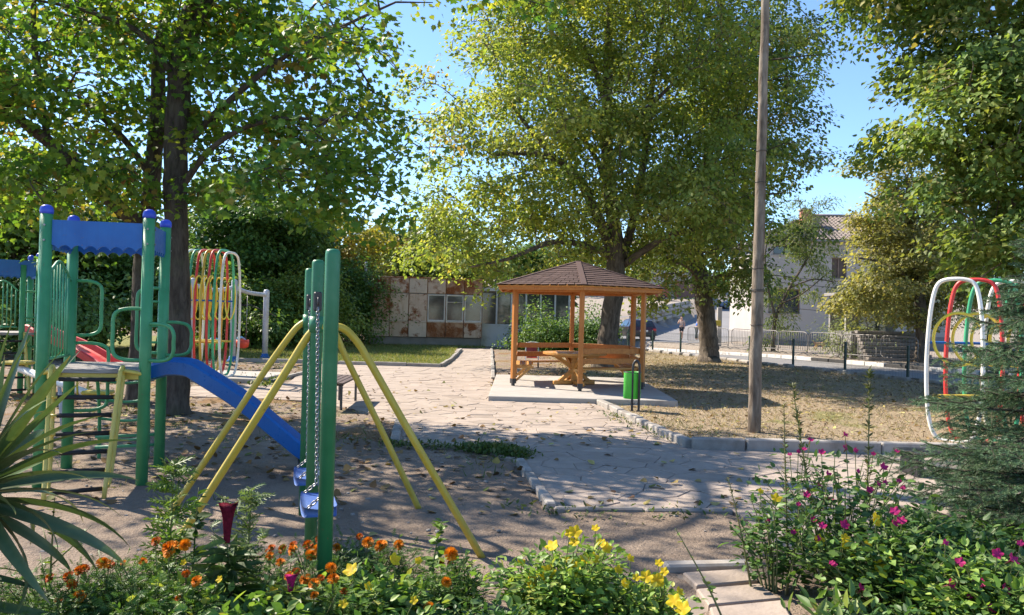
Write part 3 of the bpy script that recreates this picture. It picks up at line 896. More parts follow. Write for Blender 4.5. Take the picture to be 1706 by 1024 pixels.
# ================================================================== bench
b0 = thing('bench', 'narrow dark wooden bench with thin metal legs behind the green swing posts', 'bench', G(583, 676))
c = G(571, 684); d_ = G(595, 668)
ln_ = (d_ - c).normalized(); wd = Vector((-ln_.y, ln_.x, 0))
for k in range(4):
    o = wd * (.02 + k * .10)
    MB().bar(c - ln_ * .12 + o + Vector((0, 0, .43)), d_ + ln_ * .12 + o + Vector((0, 0, .43)), .088, .03, bev=.006).build('seat_plank', M['brownwood'], b0)
for q in (c, d_):
    for w in (.03, .31):
        MB().bar(q + wd * w + Vector((0, 0, -.05)), q + wd * w + Vector((0, 0, .415)), .03, .03).build('leg', M['black'], b0)
    MB().bar(q + Vector((0, 0, .40)), q + wd * .34 + Vector((0, 0, .40)), .03, .025).build('cross_bar', M['black'], b0)

# ================================================================== ring climbers of coloured hoops
def hoop(c, axis_u, w, z0, z1, lean=0.0, r=.028, flare=.0):
    """tall rounded hoop standing in the plane of axis_u and z"""
    c = Vector(c); u = Vector(axis_u).normalized(); h = z1 - z0; hw = w / 2
    sh = [(-.28, 1.0), (.28, 1.0), (.62, .975), (.80, .90), (.93, .74), (1.0, .5), (.97, .28), (.86, .12), (.66, .03), (.35, 0), (-.35, 0), (-.66, .03), (-.86, .12), (-.97, .28), (-1.0, .5), (-.93, .74), (-.80, .90), (-.62, .975)]
    return MB().tube(spline([c + u * (x * hw) + Vector((0, 0, z0 + h * z)) for x, z in sh], 5, closed=True), r, 10, closed=True)
def climber(root, c0, step, n, across, cols, w, z0, z1, ring_r, ring_z, r=.028, flat_rings=False):
    st = Vector(step); sn = st.normalized(); ac = Vector(across).normalized()
    for k in range(n):
        hoop(Vector(c0) + st * k, ac, w, z0, z1, r=r).build('hoop', M[cols[k % len(cols)]], root)
    if flat_rings:
        for k in range(n):
            MB().ring(Vector(c0) + st * k + sn * .05 + Vector((0, 0, ring_z)), ring_r, r * .72, ac.cross(Vector((0, 0, 1))), 40, 8, R2=w * .44).build('ring', M['ringyellow'], root)
    for s in (-1, 1):
        for k in range(0 if flat_rings else n - 1):
            cc = Vector(c0) + st * (k + .5) + ac * (s * w * .47) + Vector((0, 0, ring_z))
            MB().ring(cc, ring_r, r * .62, ac, 36, 8, R2=st.length * .72).build('ring', M['ringyellow'], root)
        a = Vector(c0) + ac * (s * w * .485); b_ = a + st * (n - 1)
        MB().tube([a + Vector((0, 0, ring_z - .06)), b_ + Vector((0, 0, ring_z - .06))], r * .7, 8).build('side_bar', M['blue'], root)
    for s in (-.30, .30):
        a = Vector(c0) + ac * (s * w * 1.0) + Vector((0, 0, z0 + (z1 - z0) * .27)); b_ = a + st * (n - 1)
        MB().bar(a, b_, .16, .04).build('foot_board', M['yellow'], root)
cR = P(1588, 700, 10.7); cR.z = 0
c1 = thing('hoop_climber', 'climbing frame of white, red and green hoops with yellow rings beside the spruce', 'climbing frame', cR)
M['hoopgreen'] = paint('hoop_green_paint', (.03, .27, .13))
climber(c1, Vector((cR.x, cR.y, 0)), (.305, .07, 0), 8, (.80, -.60, 0), ['white', 'red', 'hoopgreen', 'white', 'hoopgreen', 'red'], .68, .0, 2.22, .36, 1.40, r=.028, flat_rings=True)
cL = flat(P(330, 560, 16.4))
c2 = thing('hoop_climber', 'climbing frame of white, green, red and yellow hoops beyond the blue slide', 'climbing frame', cL)
climber(c2, cL + Vector((-.22, .25, 0)), (.145, -.04, 0), 6, (.02, 1, 0), ['white', 'hoopgreen', 'red', 'yellow', 'red', 'hoopgreen'], 1.1, .12, 2.75, .45, 1.75, r=.026)
hoop(cL + Vector((.66, .0, 0)), (.02, 1, 0), 1.1, .12, 2.7, r=.026).build('hoop', M['white'], c2)
mbp = MB().prism([(cL.x - .9, cL.y - .2), (cL.x + 1.4, cL.y - .3), (cL.x + 1.5, cL.y + 1.6), (cL.x - .9, cL.y + 1.7)], -.05, .1, cham=.02)
mbp.build('base_slab', M['concrete'], c2)

# ================================================================== grey toddler swing at the back
s_a, s_b = G(387, 603), G(441, 598)
gs = thing('toddler_swing', 'pale grey tubular swing frame with red and green bucket seats on the lawn', 'swing', s_a)
s_c = s_a + (s_a - s_b) * 1.1
for q, h in ((s_a, 2.35), (s_b, 2.12), (s_c, 2.30)):
    po = MB().lathe([(.085, -.05), (.085, h - .06), (.07, h - .02), (.001, h)], (q.x, q.y, 0), 16).build('post', M['gray'], gs)
    MB().lathe([(.16, -.02), (.15, .06), (.105, .10), (.10, .16), (.088, .17)], (q.x, q.y, 0), 16).build('post_foot', M['blue'], po)
MB().tube(spline([s_a + Vector((0, 0, 2.12)), s_a.lerp(s_b, .3) + Vector((0, 0, 2.02)), s_a.lerp(s_b, .6) + Vector((0, 0, 1.97)), s_b + Vector((0, 0, 1.95))], 6), .06, 12).build('beam', M['gray'], gs)
MB().tube(spline([s_a + Vector((0, 0, 2.12)), s_a.lerp(s_c, .5) + Vector((0, 0, 2.0)), s_c + Vector((0, 0, 2.12))], 6), .06, 12).build('beam', M['gray'], gs)
M['seatred'] = paint('red_plastic', (.60, .05, .02)); M['seatgreen'] = paint('green_plastic', (.04, .40, .08)); M['seatblue'] = paint('pale_blue_plastic', (.10, .35, .60))
def bucket(t, q0, q1, mat, bar):
    c = q0.lerp(q1, t); c.z = .52; d = (q1 - q0).normalized()
    o = MB().lathe([(.10, -.14), (.17, -.10), (.19, 0), (.185, .10), (.165, .10), (.16, -.05), (.02, -.09)], c, 18); o.build('bucket_seat', mat, gs)
    MB().tube(spline([c + d * .17 + Vector((0, 0, .06)), c + Vector((0, -.19, .16)) + d * .12, c + Vector((0, -.19, .16)) - d * .12, c - d * .17 + Vector((0, 0, .06))], 5), .03, 8).build('safety_bar', bar, gs)
    for s in (-1, 1):
        MB().tube([c + d * (.17 * s) + Vector((0, 0, .08)), c + d * (.20 * s) + Vector((0, 0, 1.46))], .010, 6).build('chain', M['steel'], gs)
bucket(.28, s_a, s_b, M['seatred'], M['seatblue']); bucket(.42, s_a, s_c, M['seatgreen'], M['seatblue'])

# ================================================================== bin
bn = thing('litter_bin', 'bright green cylindrical litter bin on a black hooped pipe', 'litter bin', G(1058, 684))
c = bn.location
r_ = .145; lx = c + Vector((.035, -.06, 0))
MB().lathe([(r_ * .95, .20), (r_, .205), (r_, .63), (r_ * 1.02, .635), (r_ * 1.02, .65), (r_ * .93, .65), (r_ * .92, .24), (.01, .23)], c + Vector((-.05, .06, 0)), 28).build('bin_body', M['bingreen'], bn)
MB().ring(c + Vector((-.05, .06, .648)), r_, .008, (0, 0, 1), 28, 6).build('bin_rim', M['black'], bn)
q = c + Vector((.045, -.09, 0)); e = Vector((-.11, .02, 0))
MB().tube(spline([q + Vector((0, 0, -.1)), q + Vector((0, 0, .4)), q + Vector((0, 0, .72)), q + e * .12 + Vector((0, 0, .80)), q + e * .5 + Vector((0, 0, .855)), q + e * .88 + Vector((0, 0, .80)), q + e + Vector((0, 0, .72)), q + e + Vector((0, 0, .4)), q + e + Vector((0, 0, -.1))], 5), .021, 12).build('hoop_stand', M['black'], bn)

# ================================================================== tall wooden pole
b_ = G(1256, 720); t_ = P(1277, -60, 11.15)
pl = thing('wooden_pole', 'tall weathered wooden utility pole at the edge of the dry grass', 'pole', b_)
n = 24; pts = [b_.lerp(t_, i / n) + Vector((.004 * math.sin(i * 1.3), .004 * math.cos(i * 1.7), 0)) for i in range(n + 1)]
pts[0].z = -.2
MB().tube(pts, [lerp(.092, .054, i / n) * (1 + .02 * math.sin(i * 2.1)) for i in range(n + 1)], 18).build('pole_shaft', M['pole'], pl)
for z in (2.0, 2.02, 2.32, 1.52, 4.0, 3.55):
    t = z / t_.z; q = b_.lerp(t_, t)
    MB().ring(q, lerp(.098, .058, t) + .003, .0045, (0, 0, 1), 20, 5).build('wire_band', M['black'], pl)

# ================================================================== low black bench on the right of the plaza
bb = thing('bench', 'low black bench by the kerb in front of the hoop climber', 'bench', G(1556, 800))
for k in range(3):
    MB().box(G(1580, 795) + Vector((0, .14 * k - .1, .25)), (.95, .125, .035), rz=.03, bev=.008).build('seat_plank', M['black'], bb)
for s in (-.36, .36):
    MB().box(G(1580, 795) + Vector((s, .05, .1)), (.07, .36, .26), rz=.03, bev=.01).build('leg', M['black'], bb)

# ================================================================== gazebo
GC = Vector((1.40, 16.85, 0)); GR = 1.53; GA = -91.0
pad = MB().prism([(-.38, 14.02), (3.02, 14.02), (3.12, 18.95), (-.34, 18.95)], -.1, .10, cham=.015)
struct('concrete_pad', pad, M['concrete'])
gz = thing('gazebo', 'hexagonal orange wooden gazebo with brown shingle roof on a concrete pad', 'gazebo', GC)
def hexp(r, k, z=0, a0=GA): a = R(a0 + 60 * k); return GC + Vector((r * math.cos(a), r * math.sin(a), z))
PZ = .10; PT = 2.12
for k in range(6):
    q = hexp(GR, k); a = R(GA + 60 * k)
    ft = MB().box(q + Vector((0, 0, PZ + .05)), (.05, .07, .10), rz=a, bev=.004)
    ft.box(q + Vector((0, 0, PZ + .10)), (.092, .105, .10), rz=a)
    po = MB().box(q + Vector((0, 0, (PZ + .08 + PT) / 2)), (.085, .10, PT - PZ - .08), rz=a, bev=.008).build('post', M['orange'], gz)
    ft.build('post_shoe', M['black'], po)
for k in range(6):
    a, b = hexp(GR, k), hexp(GR, k + 1)
    MB().bar(a + Vector((0, 0, PT - .02)), b + Vector((0, 0, PT - .02)), .07, .11, bev=.006).build('eave_beam', M['orange_y'], gz)
    ra = hexp(1.88, k, 2.10)
    MB().bar(hexp(1.0, k, 2.40), ra + Vector((0, 0, .01)), .06, .09, bev=.004).build('rafter', M['orange_y'], gz)
    fa, fb = hexp(1.90, k, 2.115), hexp(1.90, k + 1, 2.115)
    MB().bar(fa, fb, .025, .085, bev=.004).build('fascia', M['orange_y'], gz)
# roof : six planes of rows of shingles
apex = GC + Vector((0, 0, 2.74))
M['shingle'] = surf('brown_bitumen_shingle', (.105, .066, .058), (.08, .052, .047), rough=.85, scale=14, bstr=.7, bscale=120, bdist=.004, spec=.25, rand=True, objvar=.10)
M['deck'] = wood('roof_deck', (.55, .24, .06), (.38, .15, .03), .6)
EV = 1.955; ZE = 2.165
for k in range(6):
    e0, e1 = hexp(EV, k, ZE), hexp(EV, k + 1, ZE)
    nrm = (e1 - e0).cross(apex - e0).normalized()
    if nrm.z < 0: nrm = -nrm
    MB().slab([e0 - nrm * .02, e1 - nrm * .02, apex - nrm * .02], .02, nrm).build('roof_panel', M['deck'], gz)
    rows = 12
    for r in range(rows):
        t0 = r / rows; t1 = min(1.0, (r + 1.18) / rows)
        a0, b0_ = e0.lerp(apex, t0), e1.lerp(apex, t0); a1, b1 = e0.lerp(apex, t1), e1.lerp(apex, t1)
        wl = (b0_ - a0).length
        if r > rows - 3:
            MB().slab([a0 + nrm * .018, b0_ + nrm * .018, b1 + nrm * .006, a1 + nrm * .006] if t1 < 1 else [a0 + nrm * .018, b0_ + nrm * .018, apex + nrm * .006], .008, nrm).build('shingle_row', M['shingle'], gz)
        else:
            # tabs of one course, each its own edge, joined as one course
            mbr = MB(); nn = max(1, round(wl / .20)); off = (r % 2) * .5
            for j in range(-1, nn + 1):
                u0, u1 = max(0, (j + off) / nn), min(1, (j + 1 + off) / nn - .008)
                if u1 - u0 < .01: continue
                lift = nrm * (.016 + rnd.uniform(0, .006))
                mbr.slab([a0.lerp(b0_, u0) + lift, a0.lerp(b0_, u1) + lift, a1.lerp(b1, u1) + nrm * .004, a1.lerp(b1, u0) + nrm * .004], .007, nrm)
            mbr.build('shingle_course', M['shingle'], gz)
    MB().bar(e0 + Vector((0, 0, .018)), apex + Vector((0, 0, .02)), .11, .014).build('ridge_cap', M['shingle'], gz)
# rails and benches on every side but the entrance (front left)
for k in range(6):
    if k == 5: continue
    a, b = hexp(GR, k), hexp(GR, k + 1); d = (b - a).normalized(); inn = (GC - (a + b) / 2); inn.z = 0; inn.normalize()
    for z in (.86, .66):
        MB().bar(a + d * .05 + inn * .05 + Vector((0, 0, z + PZ - .08)), b - d * .05 + inn * .05 + Vector((0, 0, z + PZ - .08)), .035, .11, bev=.006).build('rail', M['orange_y'], gz)
    for j in range(3):
        oo = inn * (.10 + .115 * j)
        sh = .06 + .06 * j
        MB().bar(a + d * sh * 1.1 + oo + Vector((0, 0, .52)), b - d * sh * 1.1 + oo + Vector((0, 0, .52)), .105, .032, bev=.006).build('seat_plank', M['pine'], gz)
    for q, dd in ((a, d), (b, -d)):
        w = q + dd * .14
        MB().bar(w + inn * .03 + Vector((0, 0, .48)), w + inn * .42 + Vector((0, 0, .48)), .04, .05).build('seat_bearer', M['pine'], gz)
        MB().bar(q + inn * .05 + dd * .10 + Vector((0, 0, .20)), w + inn * .34 + Vector((0, 0, .46)), .04, .05).build('seat_brace', M['pine'], gz)
# table
tb = thing('picnic_table', 'round pine table on a braced pedestal inside the gazebo', 'table', GC + Vector((-.03, -.1, PZ)))
TC = tb.location.copy(); TR = .68; ZT = .79
for j in range(8):
    y0_ = -TR + 2 * TR * j / 8 + .004; y1_ = -TR + 2 * TR * (j + 1) / 8 - .004
    pts = []
    for k in range(7): 
        y = lerp(y0_, y1_, k / 6); pts.append((math.sqrt(max(0.004, TR * TR - y * y)), y))
    poly = [(TC.x + x, TC.y + y) for x, y in pts] + [(TC.x - x, TC.y + y) for x, y in reversed(pts)]
    MB().prism(poly, ZT - .045, ZT, cham=.006).build('table_plank', M['pine'], tb)
for s in (-.28, .28): MB().box(TC + Vector((0, s, ZT - PZ - .075)), (1.0, .07, .05)).build('batten', M['pine'], tb)
MB().box(TC + Vector((0, 0, .36)), (.13, .13, .6), bev=.008).build('pedestal', M['pine'], tb)
for k in range(4):
    a = R(20 + 90 * k); d = Vector((math.cos(a), math.sin(a), 0)); u = Vector((0, 0, 1))
    MB().bar(TC + d * .05 + u * .045, TC + d * .48 + u * .045, .10, .09, bev=.015).build('foot', M['pine'], tb)
    MB().bar(TC + d * .34 + u * .08, TC + d * .05 + u * .30, .075, .075).build('lower_brace', M['pine'], tb)
    MB().bar(TC + d * .06 + u * .36, TC + d * .42 + u * (ZT - PZ - .09), .075, .075).build('upper_brace', M['pine'], tb)

# ================================================================== small red pushchair behind the gazebo
q = G(886, 612)
M['darkred'] = paint('dark_red_cloth', (.22, .03, .03), rough=.8)
ps = thing('pushchair', 'small red and dark folding pushchair seen behind the gazebo bench', 'pushchair', q)
for s in (-.26, .26):
    MB().tube(spline([q + Vector((s, 0, .10)), q + Vector((s, .1, .5)), q + Vector((s, .25, 1.0))], 5), .02, 8).build('frame_tube', M['gray'], ps)
    MB().tube([q + Vector((s, .35, .10)), q + Vector((s, -.05, .62))], .02, 8).build('frame_tube', M['gray'], ps)
    for w in (0, .36):
        MB().ring(q + Vector((s, w, .11)), .09, .025, (1, 0, 0), 18, 6).build('wheel', M['rubber'], ps)
MB().bar(q + Vector((0, .02, .40)), q + Vector((0, .3, .40)), .44, .03).build('seat', M['seatred'], ps)
MB().bar(q + Vector((0, .28, .42)), q + Vector((0, .40, .82)), .42, .03, up=(0, 1, 0)).build('backrest', M['darkred'], ps)
MB().tube(spline([q + Vector((-.26, .25, 1.0)), q + Vector((0, .28, 1.04)), q + Vector((.26, .25, 1.0))], 4), .025, 8).build('handle', M['white'], ps)

ps.scale = (.72, .72, .72)
# ================================================================== rusty kiosk and white annex
def rust_mat(name, base, rust_lo, rust_hi, scale=2.2):
    m, nt, b, out = _mat(name)
    v = coords(nt, (1, 1, 1), True)
    n0 = noise(nt, v, 3, 5); n1 = noise(nt, v, scale, 8, .7, .4); n2 = noise(nt, v, 18, 6, .7)
    n3 = noise(nt, coords(nt, (9, 9, .8), True), 1.0, 5, .6)
    col = mixc(nt, ramp(nt, n0, .3, .7), base, tuple(x * .82 for x in base))
    rc = mixc(nt, ramp(nt, n2, .35, .65), (.16, .045, .016), (.30, .12, .05))
    col = mixc(nt, mixc(nt, ramp(nt, n3, .55, .75), (0, 0, 0), (.7, .7, .7)), col, (.36, .19, .10))
    col = mixc(nt, ramp(nt, n1, rust_lo, rust_hi), col, rc)
    nt.links.new(col, b.inputs['Base Color']); b.inputs['Roughness'].default_value = .85; b.inputs['Specular IOR Level'].default_value = .2
    bump(nt, n2, b, .3, .01); return m
M['rustA'] = rust_mat('rusty_cream_panel', (.64, .48, .37), .49, .58)
M['rustB'] = rust_mat('cream_panel_rust_runs', (.68, .54, .43), .55, .66)
M['rustC'] = rust_mat('very_rusty_panel', (.50, .32, .21), .40, .55, 1.6)
K0, K1 = Vector((-6.36, 35.2, 0)), Vector((-1.38, 36.0, 0))
kd = (K1 - K0).normalized(); kn = Vector((kd.y, -kd.x, 0)); LK = (K1 - K0).length; DK = 5.0
ks = thing('kiosk', 'derelict kiosk of rust stained cream metal panels behind the lawn', 'kiosk', K0.lerp(K1, .5) - kn * 2)
def kbox(u0, u1, z0, z1, out0, out1): 
    c = K0 + kd * ((u0 + u1) / 2) + kn * ((out0 + out1) / 2) + Vector((0, 0, (z0 + z1) / 2))
    return MB().box(c, (u1 - u0, abs(out1 - out0), z1 - z0), rz=math.atan2(kd.y, kd.x), bev=.012)
kbox(0, LK, -.1, .37, -DK, -.04).build('plinth', M['plinth'], ks)
kbox(.02, LK - .02, .37, 3.02, -DK, -.06).build('core', M['plinth'], ks)
pw = LK / 6
rows = [(.40, 1.09), (1.12, 2.36), (2.39, 3.06)]
for c_ in range(6):
    for r, (z0, z1) in enumerate(rows):
        u0, u1 = c_ * pw + .018, (c_ + 1) * pw - .018
        if r == 1 and c_ >= 3:
            fr = MB()
            cc = lambda u, z: K0 + kd * u + kn * .0 + Vector((0, 0, z))
            wo = kbox(u0 + .05, u1 - .05, z0 + .06, z1 - .06, -.02, -.005).build('window_pane', M['glass'], ks)
            for (a, b_, c2_, d2) in ((u0, u1, z0, z0 + .07), (u0, u1, z1 - .07, z1), (u0, u0 + .06, z0 + .07, z1 - .07), (u1 - .06, u1, z0 + .07, z1 - .07)):
                kbox(a, b_, c2_, d2, -.03, .025).build('window_frame', M['frame'], wo)
            if c_ == 4: kbox(u0 + .06, u1 - .06, z1 - .36, z1 - .33, -.03, .02).build('glazing_bar', M['frame'], wo)
            continue
        mt = M['rustC'] if (r == 2 and c_ in (0, 4, 5)) or (r == 0 and c_ in (3, 4)) else (M['rustA'] if (c_ + r) % 2 else M['rustB'])
        po = kbox(u0, u1, z0, z1, -.05, .03 if r != 0 else .055).build('wall_panel', mt, ks)
        if r == 0: kbox(u0, u1, z1 - .02, z1 + .035, -.05, .085).build('panel_sill', M['rustB'], po)
for c_ in range(7):
    kbox(c_ * pw - .014, c_ * pw + .014, .38, 3.06, -.03, .012).build('joint_strip', M['rustC'], ks)
kbox(-.05, LK + .05, 3.06, 3.12, -DK - .05, .06).build('roof', M['rustC'], ks)
for j in range(5):   # left side wall panels
    c = K0 - kn * (.5 + j * 1.0) + Vector((0, 0, 1.72))
    MB().box(c - kd * .01, (.06, .96, 2.66), rz=math.atan2(kd.y, kd.x), bev=.012).build('side_panel', M['rustA'], ks)
fp = K0 - kd * .28 - kn * .3
fl = MB().tube([fp + Vector((0, 0, 2.92)), fp + Vector((0, 0, 3.75))], .06, 12)
fl.box(fp + Vector((.16, 0, 2.88)), (.5, .1, .1)); fl.build('flue_pipe', M['gray'], ks)

A0 = K1 + kd * .05 - kn * .5; LA = 4.2
an = thing('annex', 'low white glazed annex joined to the right end of the rusty kiosk', 'building', A0 + kd * 2 - kn * 1.5)
M['annexw'] = surf('bluish_white_panel', (.60, .61, .65), (.50, .51, .55), rough=.7, scale=1.2, dirt=(.35, .34, .34))
def abox(u0, u1, z0, z1, o0, o1):
    c = A0 + kd * ((u0 + u1) / 2) + kn * ((o0 + o1) / 2) + Vector((0, 0, (z0 + z1) / 2))
    return MB().box(c, (u1 - u0, abs(o1 - o0), z1 - z0), rz=math.atan2(kd.y, kd.x))
abox(0, LA, -.1, 1.0, -3.5, 0).build('wall', M['annexw'], an)
abox(.05, LA - .05, 1.0, 2.6, -3.4, -.14).build('interior', M['plinth'], an)
for j in range(6):
    u0, u1 = j * LA / 6, (j + 1) * LA / 6
    wo = abox(u0 + .05, u1 - .05, 1.06, 2.5, -.10, -.085).build('window_pane', M['glass'], an)
    abox(u0 - .03, u0 + .045, 1.0, 2.6, -.11, -.01).build('window_post', M['annexw'], wo)
abox(LA - .045, LA + .03, 1.0, 2.6, -.11, -.01).build('window_post', M['annexw'], an)
abox(-.02, LA + .02, .985, 1.055, -.12, .03).build('sill', M['annexw'], an)
abox(-.1, LA + .1, 2.6, 2.75, -3.6, .12).build('roof', M['annexw'], an)

# ================================================================== house
HO = P(1268, 560, 48.0); HO = Vector((HO.x, 48.0, .06)); HW = 11.2; HD = 9.0; HE = 6.5
hd = Vector((.995, -.06, 0)).normalized(); hn = Vector((hd.y, -hd.x, 0))
hs = thing('house', 'two storey white plastered house with a grey tiled hip roof beyond the road', 'house', HO + hd * 5 - hn * 4)
def hbox(u0, u1, z0, z1, o0, o1, bev=0):
    c = HO + hd * ((u0 + u1) / 2) + hn * ((o0 + o1) / 2) + Vector((0, 0, (z0 + z1) / 2))
    return MB().box(c, (u1 - u0, abs(o1 - o0), z1 - z0), rz=math.atan2(hd.y, hd.x), bev=bev)
hbox(-.05, HW + .05, -.5, .75, -HD, .06).build('plinth', M['plinth'], hs)
def wall_with_holes(holes):
    us = sorted({0, HW} | {h[0] for h in holes} | {h[1] for h in holes}); zs = sorted({.75, HE} | {h[2] for h in holes} | {h[3] for h in holes})
    mb = MB()
    for i in range(len(us) - 1):
        for j in range(len(zs) - 1):
            um, zm = (us[i] + us[i + 1]) / 2, (zs[j] + zs[j + 1]) / 2
            if any(h[0] < um < h[1] and h[2] < zm < h[3] for h in holes): continue
            a = hbox(us[i], us[i + 1], zs[j], zs[j + 1], -.3, 0); mb.add(a.v, a.f)
    return mb
wins = [(.4, 2.3, 1.95, 3.45), (.6, 2.1, 5.55, 6.15), (4.15, 5.05, 4.15, 5.45), (6.8, 7.8, 4.15, 5.45), (9.2, 10.2, 4.15, 5.45), (6.8, 7.8, 1.5, 2.9)]
wall_with_holes(wins).build('front_wall', M['plaster'], hs)
bk = MB(); a = hbox(0, .3, .75, HE, -HD, -.3); bk.add(a.v, a.f); a = hbox(HW - .3, HW, .75, HE, -HD, -.3); bk.add(a.v, a.f); a = hbox(.3, HW - .3, .75, HE, -HD, -HD + .3); bk.add(a.v, a.f)
bk.build('other_walls', M['plaster'], hs)
M['winframe'] = paint('brown_window_frame', (.16, .10, .07))
M['shutter'] = surf('dark_brown_blind', (.10, .075, .06), (.14, .10, .08), rough=.7, scale=3)
for (u0, u1, z0, z1) in wins:
    wo = hbox(u0, u1, z0, z1, -.24, -.22).build('window', M['glass'] if (u1 - u0) > 1.2 else M['shutter'], hs)
    for q in ((u0, u1, z0, z0 + .08), (u0, u1, z1 - .08, z1), (u0, u0 + .07, z0 + .08, z1 - .08), (u1 - .07, u1, z0 + .08, z1 - .08), ((u0 + u1) / 2 - .035, (u0 + u1) / 2 + .035, z0 + .08, z1 - .08)):
        hbox(*q, -.23, -.16).build('frame', M['winframe'], wo)
    hbox(u0 - .08, u1 + .08, z0 - .07, z0 - .002, -.2, .07).build('sill', M['concrete'], wo)
hbox(4.05, 4.75, .1, .5, .04, .075).build('cellar_window', M['glass'], hs)
# hip roof with rows of tiles
M['tile'] = surf('weathered_roof_tile', (.26, .215, .185), (.18, .15, .13), rough=.85, scale=2, dirt=(.14, .12, .11), spec=.2)
ov = .55; rz_ = HE + 2.05
def hp(u, o, z): return HO + hd * u + hn * o + Vector((0, 0, z))
c00, c10, c11, c01 = hp(-ov, ov, HE), hp(HW + ov, ov, HE), hp(HW + ov, -HD - ov, HE), hp(-ov, -HD - ov, HE)
r0, r1 = hp(HD / 2 - .2, -HD / 2, rz_), hp(HW - HD / 2 + .2, -HD / 2, rz_)
def tiled(name, a, b, c, d, n=46, rows=14):
    """roof plane: eave a-b, ridge d-c, corrugated like pantiles"""
    nrm = (b - a).cross(c - a).normalized()
    if nrm.z < 0: nrm = -nrm
    vs = []; fs = []; K = n * 4
    for j in range(rows):
        for e in range(2):
            t = (j + e) / rows
            for i in range(K + 1):
                u = i / K
                p = a.lerp(b, u).lerp(d.lerp(c, u), t)
                # keep the tile columns parallel: position measured along the eave
                s = (p - a).dot((b - a).normalized())
                vs.append(p + nrm * (.045 * math.sin(s * 2 * math.pi / .26) + (.035 if e == 0 else 0.0)))
    w = K + 1
    for r in range(2 * rows - 1):
        for i in range(K): fs.append((r * w + i, r * w + i + 1, (r + 1) * w + i + 1, (r + 1) * w + i))
    return MB().add(vs, fs).build(name, M['tile'], hs)
tiled('roof_slope', c00, c10, r1, r0)
tiled('roof_slope', c01, c00, r0, r0 + Vector((.001, .001, 0)), 30)
tiled('roof_slope', c10, c11, r1, r1 + Vector((.001, .001, 0)), 30)
tiled('roof_slope', c11, c01, r0, r1)
for a, b in ((c00, r0), (c10, r1), (r0, r1)): MB().tube([a + Vector((0, 0, .05)), b + Vector((0, 0, .05))], .1, 8).build('ridge_tiles', M['tile'], hs)
hbox(-ov + .02, HW + ov - .02, HE - .12, HE - .02, -HD - ov + .02, ov - .02).build('eave_board', M['plinth'], hs)
M['brick'] = surf('chimney_brick', (.36, .16, .10), (.28, .12, .08), rough=.9, scale=8)
ch = hbox(2.9, 3.5, HE + .3, HE + 2.1, -2.6, -2.0).build('chimney', M['brick'], hs)
hbox(2.82, 3.58, HE + 2.1, HE + 2.2, -2.68, -1.92).build('chimney_cap', M['concrete'], ch)

# wide steps and porch at the right
SX = G(1447, 603); sw_ = 2.6
st = thing('porch', 'broad dark porch steps with a shaded opening above beside the yellowing tree', 'porch', SX + Vector((1.2, 1, 0)))
M['step'] = surf('weathered_step', (.24, .21, .185), (.155, .135, .12), rough=.9, scale=3, rand=True, objvar=.15)
for j in range(8):
    MB().box((SX.x + sw_ / 2, SX.y + .15 + .15 * j, .06 + .075 + .15 * j), (sw_ + (j % 2) * .03, .34, .125), bev=.012).build('step', M['step'], st)
    if j: MB().box((SX.x + sw_ / 2, SX.y + .24 + .15 * j, .02 + .075 * j), (sw_ - .1, .10, .15 * j)).build('riser', M['plinth'], st)
MB().box((SX.x + sw_ / 2, SX.y + 2.4, .6), (sw_ + .3, 2.2, 1.2)).build('landing', M['plinth'], st)
MB().box((SX.x + sw_ / 2, SX.y + 3.6, 2.0), (sw_ + .3, .15, 1.7)).build('back_wall', M['plinth'], st)
MB().box((SX.x + sw_ * .66, SX.y + 3.5, 1.72), (1.2, .04, 1.0)).build('doorway', M['glass'], st)
for s in (-.05, sw_ + .05): MB().box((SX.x + s, SX.y + 2.0, 1.9), (.14, .14, 1.6)).build('porch_post', M['concrete'], st)
MB().box((SX.x + sw_ / 2, SX.y + 2.6, 2.78), (sw_ + .6, 2.6, .14), bev=.02).build('porch_roof', M['plinth'], st)

# ================================================================== wire fence by the road
M['fence'] = paint('dark_green_fence', (.012, .035, .028))
M['wire'] = surf('green_wire', (.03, .06, .05), rough=.5, bstr=0)
fe = thing('wire_fence', 'low dark green wire mesh fence between dry grass and road', 'fence', fpt(0, 0, 0))
NP0, NP1 = -3, 9; SP = 2.447
for k in range(NP0, NP1 + 1):
    q = fpt(k * SP, 0, 0)
    po = MB().box(q + Vector((0, 0, .40)), (.065, .065, 1.14), rz=math.atan2(FT[1], FT[0]), bev=.006).build('post', M['fence'], fe)
    if k < NP1:
        mbw = MB(); a = q; b = fpt((k + 1) * SP, 0, 0)
        def wirebar(p, q_, t):
            p = Vector(p); q_ = Vector(q_); d = (q_ - p).normalized(); x = d.orthogonal().normalized() * t; y = d.cross(x).normalized() * t
            vs = [p + x, p - x * .5 + y * .87, p - x * .5 - y * .87, q_ + x, q_ - x * .5 + y * .87, q_ - x * .5 - y * .87]
            mbw.add(vs, [(0, 1, 4, 3), (1, 2, 5, 4), (2, 0, 3, 5)])
        for j in range(1, 44):
            p = a.lerp(b, j / 44); wirebar((p.x, p.y, .04), (p.x, p.y, .92), .0028)
        for z in (.05, .25, .45, .65, .86, .90): wirebar((a.x, a.y, z), (b.x, b.y, z), .0034)
        mbw.build('mesh_panel', M['wire'], fe)
# half-buried edging stones below the fence
es = thing('edging_stones', None, None, fpt(0, -.3, 0)); tag(es, kind='structure')
for k in range(34):
    t = -5 + k * .8 + rnd.uniform(-.15, .15)
    q = fpt(t, -.32 + rnd.uniform(-.06, .06), .03)
    MB().box(q, (rnd.uniform(.4, .75), rnd.uniform(.16, .26), rnd.uniform(.12, .2)), rz=math.atan2(FT[1], FT[0]) + rnd.uniform(-.12, .12), bev=.03).build('stone', M['kerb'], es)

